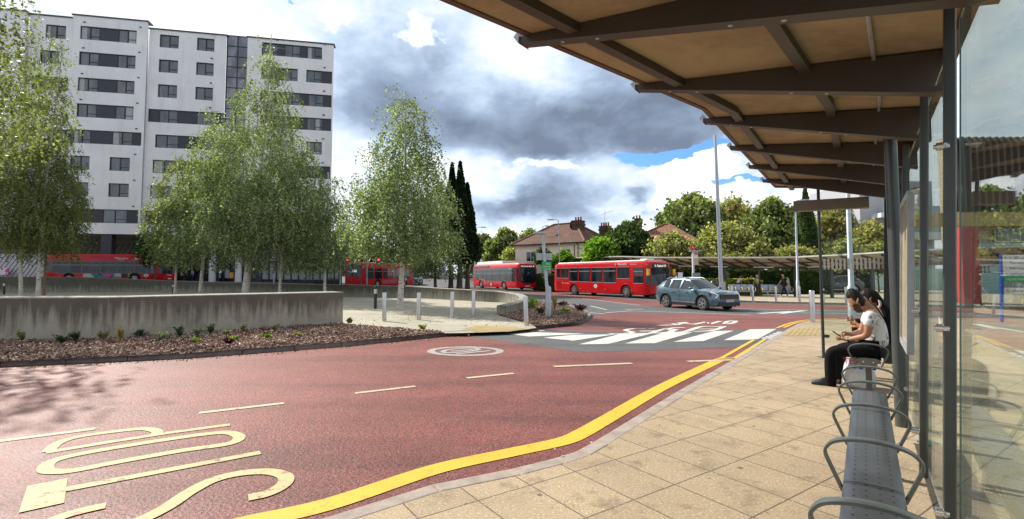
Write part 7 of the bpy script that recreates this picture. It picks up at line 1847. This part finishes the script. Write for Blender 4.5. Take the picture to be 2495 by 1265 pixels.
def sub(idx, scale, name, mat, extra=None, root=0, subd=2):
    ids = [J[i] for i in idx]; mp = {v: i for i, v in enumerate(ids)}; E_ = [(mp[a], mp[b]) for a, b in Ed if a in mp and b in mp]
    vs = [V[i].copy() for i in ids]; rs = [(Rd[i] if not isinstance(Rd[i], tuple) else Rd[i][0]) for i in ids]; rs = [r+scale if not isinstance(scale, dict) else r+scale.get(n, scale[None]) for r, n in zip(rs, idx)]
    if extra: extra(vs, rs, mp, E_)
    return skin(name, vs, E_, rs, mat, man, subd, root)
def cutarm(vs, rs, mp, E_):
    for nm in 'LR':
        i, k_ = mp[J['sh'+nm]], mp[J['el'+nm]]; vs[k_] = vs[i].lerp(vs[k_], .62); rs[k_] = .072
sub(['pelvis', 'waist', 'chest', 'upper', 'shL', 'elL', 'shR', 'elR'], {None: .022, 'pelvis': .028, 'waist': .034, 'chest': .030}, 't_shirt', m_tee, cutarm)
sub(['pelvis', 'hipL', 'knL', 'anL', 'hipR', 'knR', 'anR'], {None: .018, 'pelvis': .012, 'anL': .028, 'anR': .028}, 'trousers', m_trk)
for nm, (x, y), (hx, hy), q in (('L', (1980, 965), (2037, 962), -.12), ('R', (1998, 943), (2050, 941), .13)):
    a, b = pm(x, y, q), pm(hx, hy, q); a.z = b.z = 0; fd = (a-b).normalized(); sdv = Vector((-fd.y, fd.x, 0)); L = (a-b).length; rings = []
    for t, w, z0, z1_ in ((0, .030, .015, .085), (.06, .038, .008, .12), (.25, .040, .006, .135), (.42, .038, .010, .115), (.62, .046, .006, .085), (.82, .046, .008, .066), (.95, .034, .018, .055), (1.0, .016, .028, .045)):
        c = b+fd*L*t; rings.append([c-sdv*w+Vector((0, 0, z0)), c-sdv*w*1.05+Vector((0, 0, lerp(z0, z1_, .4))), c-sdv*w*.6+Vector((0, 0, z1_)), c+sdv*w*.6+Vector((0, 0, z1_)), c+sdv*w*1.05+Vector((0, 0, lerp(z0, z1_, .4))), c+sdv*w+Vector((0, 0, z0))])
    m = MB(); m.rings(rings); so_ = m.build('shoe', m_shoe, man, world=True, smooth=70); m = MB(); m.rings([[p for p in (r[0]-Vector((0, 0, r[0].z))+Vector((0, 0, .002)), r[0]+Vector((0, 0, .012)), r[5]+Vector((0, 0, .012)), r[5]-Vector((0, 0, r[5].z))+Vector((0, 0, .002)))] for r in rings]); m.build('sole', m_black, so_, world=True)
    m = MB()
    for t in (.38, .45, .52, .59): c = b+fd*L*t; m.bar(c-sdv*.03+Vector((0, 0, .125-.13*(t-.3))), c+sdv*.03+Vector((0, 0, .125-.13*(t-.3))), .008, .008)
    m.build('laces', m_dark, so_, world=True)
w0, w1_ = pm(2067, 827, -.066), pm(2072, 827.3, -.072); m = MB(); ax_ = (w1_-w0).normalized(); a1 = ax_.cross(Vector((0, 0, 1))).normalized(); a2 = ax_.cross(a1)
m.rings([[w0+ax_*.012*k_+(a1*math.cos(t)+a2*math.sin(t))*.041 for t in [i*2*math.pi/16 for i in range(16)]] for k_ in (0, 1, 2)], caps=False)
wt = m.build('wristwatch', M('watch_strap', (.03, .03, .035), .35, .5), man, world=True); tag(wt, 'dark wristwatch on the seated man near wrist', 'watch'); 
ph0 = pm(2041, 815, -.02); phone = thing('mobile_phone', 'black mobile phone held in both hands by the seated man', 'phone', ph0); m = MB(); fdv = (pm(2033, 810)-pm(2050, 822)).normalized(); upv = fdv.cross(DV).normalized()
A = ph0-fdv*.075; B = ph0+fdv*.08; q = [A-DV*.038, A+DV*.038, B+DV*.038, B-DV*.038]; m.hexa([p-upv*.005 for p in q], [p+upv*.005 for p in q]); m.build('case', m_black, phone, world=True, bevel=.002)
del wt['category']; del wt['label']
# carrier bag on the floor between the two seats
bgp = G(2094, 944, 0); bag = thing('carrier_bag', 'white supermarket carrier bag on the floor behind the seated man legs', 'bag', bgp)
mbag, kb, bb_ = nt('thin_white_plastic'); bb_.inputs['Base Color'].default_value = (.68, .70, .74, 1); bb_.inputs['Roughness'].default_value = .3; kb.put(bb_.inputs['Base Color'], kb.mix(kb.ramp(kb.noise(objco(kb), 5, 3), [(.56, 0), (.66, 1)]), (.70, .71, .74), (.30, .45, .62)))
bp_ = kb.node('ShaderNodeBump'); bp_.inputs['Strength'].default_value = 1; bp_.inputs['Distance'].default_value = .03; kb.l.new(kb.noise(objco(kb), 14, 4, .6, 1.5), bp_.inputs['Height']); kb.l.new(bp_.outputs[0], bb_.inputs['Normal'])
rings = []; hB = D(2094, 862, bgp.y).z
for z, w, dd in ((0.0, .16, .11), (.04, .19, .14), (.35, .20, .15), (.62, .17, .11), (.85, .15, .07), (1.0, .14, .03)):
    rings.append([RV*math.cos(a)*w*(1+.08*math.sin(5*a+z*9))+DV*math.sin(a)*dd*(1+.1*math.sin(4*a+z*7))+Vector((0, 0, z*hB)) for a in [i*2*math.pi/22 for i in range(22)]])
m = MB(); m.rings(rings); m.build('body', mbag, bag, smooth=70)
m = MB()
for s in (-1, 1): m.tube(catmull([RV*(s*.13)+Vector((0, 0, hB)), RV*(s*.09)+Vector((0, 0, hB+.10)), RV*(s*.02)+Vector((0, 0, hB+.12)), RV*(s*-.02)+Vector((0, 0, hB))], 4), .010, 6)
m.build('handles', mbag, bag)
bl = textw('TESCO', .115, M('bag_red', (.65, .03, .03), .5), bag, bgp-DV*.155+Vector((0, 0, hB*.80)), RV, (0, 0, 1), ext=.004)
m = MB()
for i in range(5): c = bgp-DV*.165+RV*(-.15+i*.075)+Vector((0, 0, hB*.60)); m.hexa([c, c+RV*.045, c+RV*.06+Vector((0, 0, .022)), c+RV*.015+Vector((0, 0, .022))], [p-DV*.004 for p in (c, c+RV*.045, c+RV*.06+Vector((0, 0, .022)), c+RV*.015+Vector((0, 0, .022)))])
m.build('blue_dashes', M('bag_blue', (.02, .09, .5), .5), bag, world=True)

# ---- the woman beyond him
WP = S(9.6, .02)
def pw(x, y, side=0.0): return onplane(x, y, WP, DV)+DV*side
wom = thing('person', 'seated woman with long wavy black hair and a crescent hair clip, behind the man', 'person', (0, 0, 0)); wom.location = pw(2140, 900); wom.location.z = 0
V, Ed, Rd, J = [], [], [], {}
J_('pelvis', pw(2146, 845), .12); J_('waist', pw(2147, 822), .10, 'pelvis'); J_('chest', pw(2143, 790), .115, 'waist'); J_('upper', pw(2136, 765), .095, 'chest'); J_('neck', pw(2126, 748), .05, 'upper'); J_('skull', pw(2120, 735), .055, 'neck')
for nm, sd, el, wr in (('L', -.17, (2120, 810), (2092, 790)), ('R', .17, (2115, 805), (2084, 783))):
    q = 1 if sd > 0 else -1
    J_('sh'+nm, pw(2134, 768, sd), .062, 'upper'); J_('el'+nm, pw(*el, sd), .044, 'sh'+nm); J_('wr'+nm, pw(*wr, sd*.4), .03, 'el'+nm)
    J_('hip'+nm, pw(2135, 848, q*.1), .09, 'pelvis'); J_('kn'+nm, pw(2056, 846, q*.1), .062, 'hip'+nm); J_('an'+nm, pw(2060, 925, q*.1), .042, 'kn'+nm); J_('to'+nm, pw(2036, 934, q*.1), .032, 'an'+nm)
    pl = pw(wr[0]-7, wr[1]-4, sd*.3); hand(nm, pl, [(pl+FW*.05+Vector((0, 0, .03-.018*i)), pl+FW*.08+Vector((0, 0, .045-.022*i))) for i in range(4)], (pl+Vector((0, 0, .04))+FW*.01, pl+Vector((0, 0, .07))+FW*.03), .010)
wb = skin('body', V, Ed, Rd, m_skin, wom)
hcw = pw(2118, 727); mb_, _ = make_head('head', hcw, FW+Vector((0, 0, -.35)), Vector((0, 0, 1))+FW*-.1, .27, .18, .22, m_skin, wom, m_hair, hairscale=1.13); join_body(wb, mb_, m_skin, wom)
man_ = man; man = wom
sub(['pelvis', 'waist', 'chest', 'upper', 'shL', 'elL', 'shR', 'elR'], {None: .018}, 'jacket', M('denim_blue', (.18, .26, .38), .8, var=.15, vscale=20, bump=.4))
sub(['pelvis', 'hipL', 'knL', 'anL', 'hipR', 'knR', 'anR'], {None: .015}, 'jeans', M('dark_denim', (.03, .04, .07), .8))
man = man_
hm = MB()      # long hair falling down her back, strand by strand
rg_ = random.Random(8)
hp0 = [(2128, 716), (2142, 732), (2156, 752), (2166, 778), (2171, 806), (2170, 832)]
for i in range(130):
    off_ = Vector((0, 0, rg_.uniform(-.03, .03))); sd = rg_.uniform(-.13, .13); sp = rg_.uniform(-14, 14); P = []
    nk = rg_.choice([5, 6, 6]); ph = rg_.uniform(0, 6)
    for k_, (x, y) in enumerate(hp0[:nk]):
        P.append(pw(x+sp*(.25+.13*k_)+3*math.sin(ph+k_*1.9), y+rg_.uniform(-3, 3), sd*(.6+.12*k_))+off_)
    hm.tube(catmull(P, 4), [.012+.003*math.sin(q) for q in range(len(P)*4-3)], 5)
hm.build('long_hair', m_hair, wom, world=True, smooth=70, fix=False)
cl = MB(); cp = [pw(2137+7*math.cos(a), 740+9.5*math.sin(a), -.135) for a in [R(-75)+i*R(150)/9 for i in range(10)]]; cl.tube(cp, [.006, .012, .016, .018, .018, .018, .018, .016, .012, .006], 7); cl.build('hair_clip', M('clip_pale', (.60, .50, .42), .4), wom, world=True)
# her black and orange bag held on the lap
b0 = pw(2092, 800, 0); bg2 = thing('handbag', 'black bag with an orange stripe on the seated woman lap', 'bag', b0); m = MB(); m.lathe([(.05, -.14), (.085, -.12), (.095, 0), (.08, .12), (.04, .15)], (0, 0, 0), 14); m.build('body', m_trk, bg2, smooth=60)
m = MB(); m.lathe([(.097, .02), (.097, .055)], (0, 0, 0), 14); m.build('stripe', M('bag_orange', (.65, .22, .03), .5), bg2)

# ---- standing and walking figures far off
def figure(label, loc, rz, h, skinm, hairm, top, bottom, pose='stand', sleeves=True, hat=False, skirt=False, shoes=None, group=None):
    """rz: direction the person faces"""
    t = thing('person', label, 'person', loc, rz, group); k_ = h/1.75; v = []; e = []; r = []; ix = {}
    def j(n, p, rad, l=None):
        v.append(Vector(p)*k_); r.append(rad*k_); ix[n] = len(v)-1
        if l: e.append((ix[l], ix[n]))
    lean = .14 if pose == 'bend' else (.03 if pose == 'walk' else 0)
    j('pelvis', (0, 0, .95), .12); j('waist', (lean*.4, 0, 1.10), .105, 'pelvis'); j('chest', (lean*1.0, 0, 1.28), .125, 'waist'); j('upper', (lean*1.4, 0, 1.42), .09, 'chest'); j('neck', (lean*1.8, 0, 1.50), .05, 'upper'); j('skull', (lean*2.1+.01, 0, 1.58), .06, 'neck')
    st = {'stand': (.02, -.02), 'walk': (.30, -.28), 'bend': (.04, -.05)}[pose]
    for s, f in ((1, st[0]), (-1, st[1])):
        n = 'L' if s > 0 else 'R'; ar = -f*.8
        j('sh'+n, (lean*1.4, s*.18, 1.40), .058, 'upper'); j('el'+n, (lean+ar*.5, s*.23, 1.14), .042, 'sh'+n); j('wr'+n, (lean+ar*1.1+.06, s*.22, .91), .03, 'el'+n); j('pa'+n, (lean+ar*1.2+.07, s*.215, .84), .032, 'wr'+n)
        for i in range(4): j('f%s%d' % (n, i), (lean+ar*1.2+.10-.018*i, s*.21, .765), .009, 'pa'+n)
        j('t'+n, (lean+ar*1.2+.115, s*.20, .82), .011, 'pa'+n)
        j('hip'+n, (0, s*.09, .92), .095, 'pelvis'); j('kn'+n, (f*.55+.04, s*.095, .50), .06, 'hip'+n); j('an'+n, (f, s*.095, .10 if f > -.1 else .14), .04, 'kn'+n); j('to'+n, (f+.15, s*.10, .04), .035, 'an'+n)
    W = wmat(t); P = [W @ p for p in v]
    b = skin('body', P, e, r, skinm, t, 1)
    fdir = (W.to_3x3() @ Vector((1, 0, -.35 if pose == 'bend' else -.05))); hc_ = W @ (Vector((lean*2.3+.02, 0, 1.635))*k_)
    m_, _ = make_head('head', hc_, fdir, Vector((0, 0, 1)), .235*k_, .155*k_, .19*k_, skinm, t, hairm, hairscale=1.12 if not hat else 1.2); join_body(b, m_, skinm, t)
    def s_(names, add, nm, mat, cutf=None):
        mp = {ix[n]: i for i, n in enumerate(names)}; ee = [(mp[a], mp[c]) for a, c in e if a in mp and c in mp]; vv = [P[ix[n]].copy() for n in names]; rr = [r[ix[n]]+add*k_ for n in names]
        if cutf:
            for n in 'LR': a, c = names.index('sh'+n), names.index('el'+n); vv[c] = vv[a].lerp(vv[c], .7)
        return skin(nm, vv, ee, rr, mat, t, 1)
    s_(['pelvis', 'waist', 'chest', 'upper', 'shL', 'elL', 'shR', 'elR'], .02, 'top', top, sleeves)
    s_(['pelvis', 'hipL', 'knL', 'anL', 'hipR', 'knR', 'anR'], .014, 'trousers' if not skirt else 'leggings', bottom)
    if skirt:
        rings = []
        for z, w in ((1.02, .17), (.8, .22), (.5, .27), (.22, .31)): rings.append([W @ (Vector((math.cos(a)*w*(1+.06*math.sin(6*a)), math.sin(a)*w, z))*k_) for a in [i*math.pi/9 for i in range(18)]])
        m = MB(); m.rings(rings); m.build('skirt', bottom, t, world=True, smooth=60)
    for n in 'LR':
        c = v[ix['an'+n]]; a = v[ix['to'+n]]; m = MB(); m.rings([[Vector((x, c.y+y*w, z))*1.0 for y, z in ((-1, zl), (-.9, zh), (.9, zh), (1, zl))] for x, w, zl, zh in ((c.x-.06, .035, .0+c.z*.3, c.z+.02), (c.x+.03, .045, .0, c.z+.02), (a.x-.03, .05, .0, .07), (a.x+.05, .03, .01, .045))]); m.build('shoe', shoes or m_black, t, smooth=60)
    return t
m_blk = M('black_cotton', (.012, .012, .014), .85); m_pinkw = M('pale_pink_shirt', (.60, .52, .54), .85, bump=.3, bscale=12); m_blue = M('light_blue_shirt', (.30, .42, .62), .85); m_whitew = M('white_top', (.68, .66, .60), .85)
p = G(1912, 724, 0); wk = figure('man in black walking with a pale green backpack and white trainers', p, R(182), 1.78, m_skinl, m_hair, m_blk, m_blk, 'walk', shoes=m_letw)
m = MB(); m.rings([[Vector((-.12-dd, y, z)) for y, z in ((-.15*q, z0), (-.16*q, z0+.0), (.15*q, z0), (.13*q, z0))] for dd, q, z0 in ((0, 1, 1), (0, 1, 1))]) if False else None
m = MB(); m.rings([[Vector((x0, -w_, z)), Vector((x1, -w_*.85, z)), Vector((x1, w_*.85, z)), Vector((x0, w_, z))] for z, w_, x0, x1 in ((.96, .14, -.14, -.30), (1.02, .17, -.13, -.34), (1.30, .17, -.13, -.32), (1.46, .13, -.11, -.24), (1.50, .08, -.11, -.18))]); bk_ = m.build('backpack', M('sage_backpack', (.36, .42, .34), .7, bump=.3), None, bevel=.03, smooth=50)
bk_.location = wk.location; bk_.rotation_euler = wk.rotation_euler; tag(bk_, 'pale green backpack worn by the man walking by the far bench', 'backpack')
m = MB()
for s in (-1, 1): m.tube(catmull([Vector((-.12, s*.11, 1.46)), Vector((.06, s*.12, 1.50)), Vector((.12, s*.13, 1.28)), Vector((-.10, s*.15, 1.02))], 4), .016, 6)
m.tube([(-.34, 0, 1.05), (-.335, 0, 1.3)], .012, 5); m.build('straps', M('strap_dark', (.08, .09, .08), .8), bk_)
p = G(1811, 722, 0); figure('man in a pale shirt and dark trousers bending forward behind the left-hand far bench', (p.x, p.y+.9, 0), R(10), 1.72, m_skin, m_hair, m_pinkw, m_blk, 'bend')
p = G(1838, 722, 0); figure('woman in a black top and long dark skirt standing beside the far canopy post', (p.x, p.y+.4, 0), R(200), 1.62, m_skin, m_hairr, m_blk, m_blk, 'stand', skirt=True)
p = G(1860, 722, 0); figure('older person in a white hat and white sleeveless top by the far canopy post', (p.x, p.y+.9, 0), R(170), 1.66, m_skinl, m_hairw, m_whitew, M('slate_trousers', (.10, .11, .14), .8), 'stand', hat=True)
pb = D(466, 672, 56); figure('man in a light blue shirt standing in the dark shop doorway', (pb.x, 56.2, .72), R(-120), 1.75, m_skin, m_hair, m_blue, m_blk, 'stand')
p = G(1634, 722, 0); figure('person in a light blue top and cap at the front of the nearer red bus', (p.x+.4, p.y-.3, 0), R(190), 1.85, m_skin, M('navy_cap', (.06, .07, .14), .8), m_blue, m_blk, 'stand')
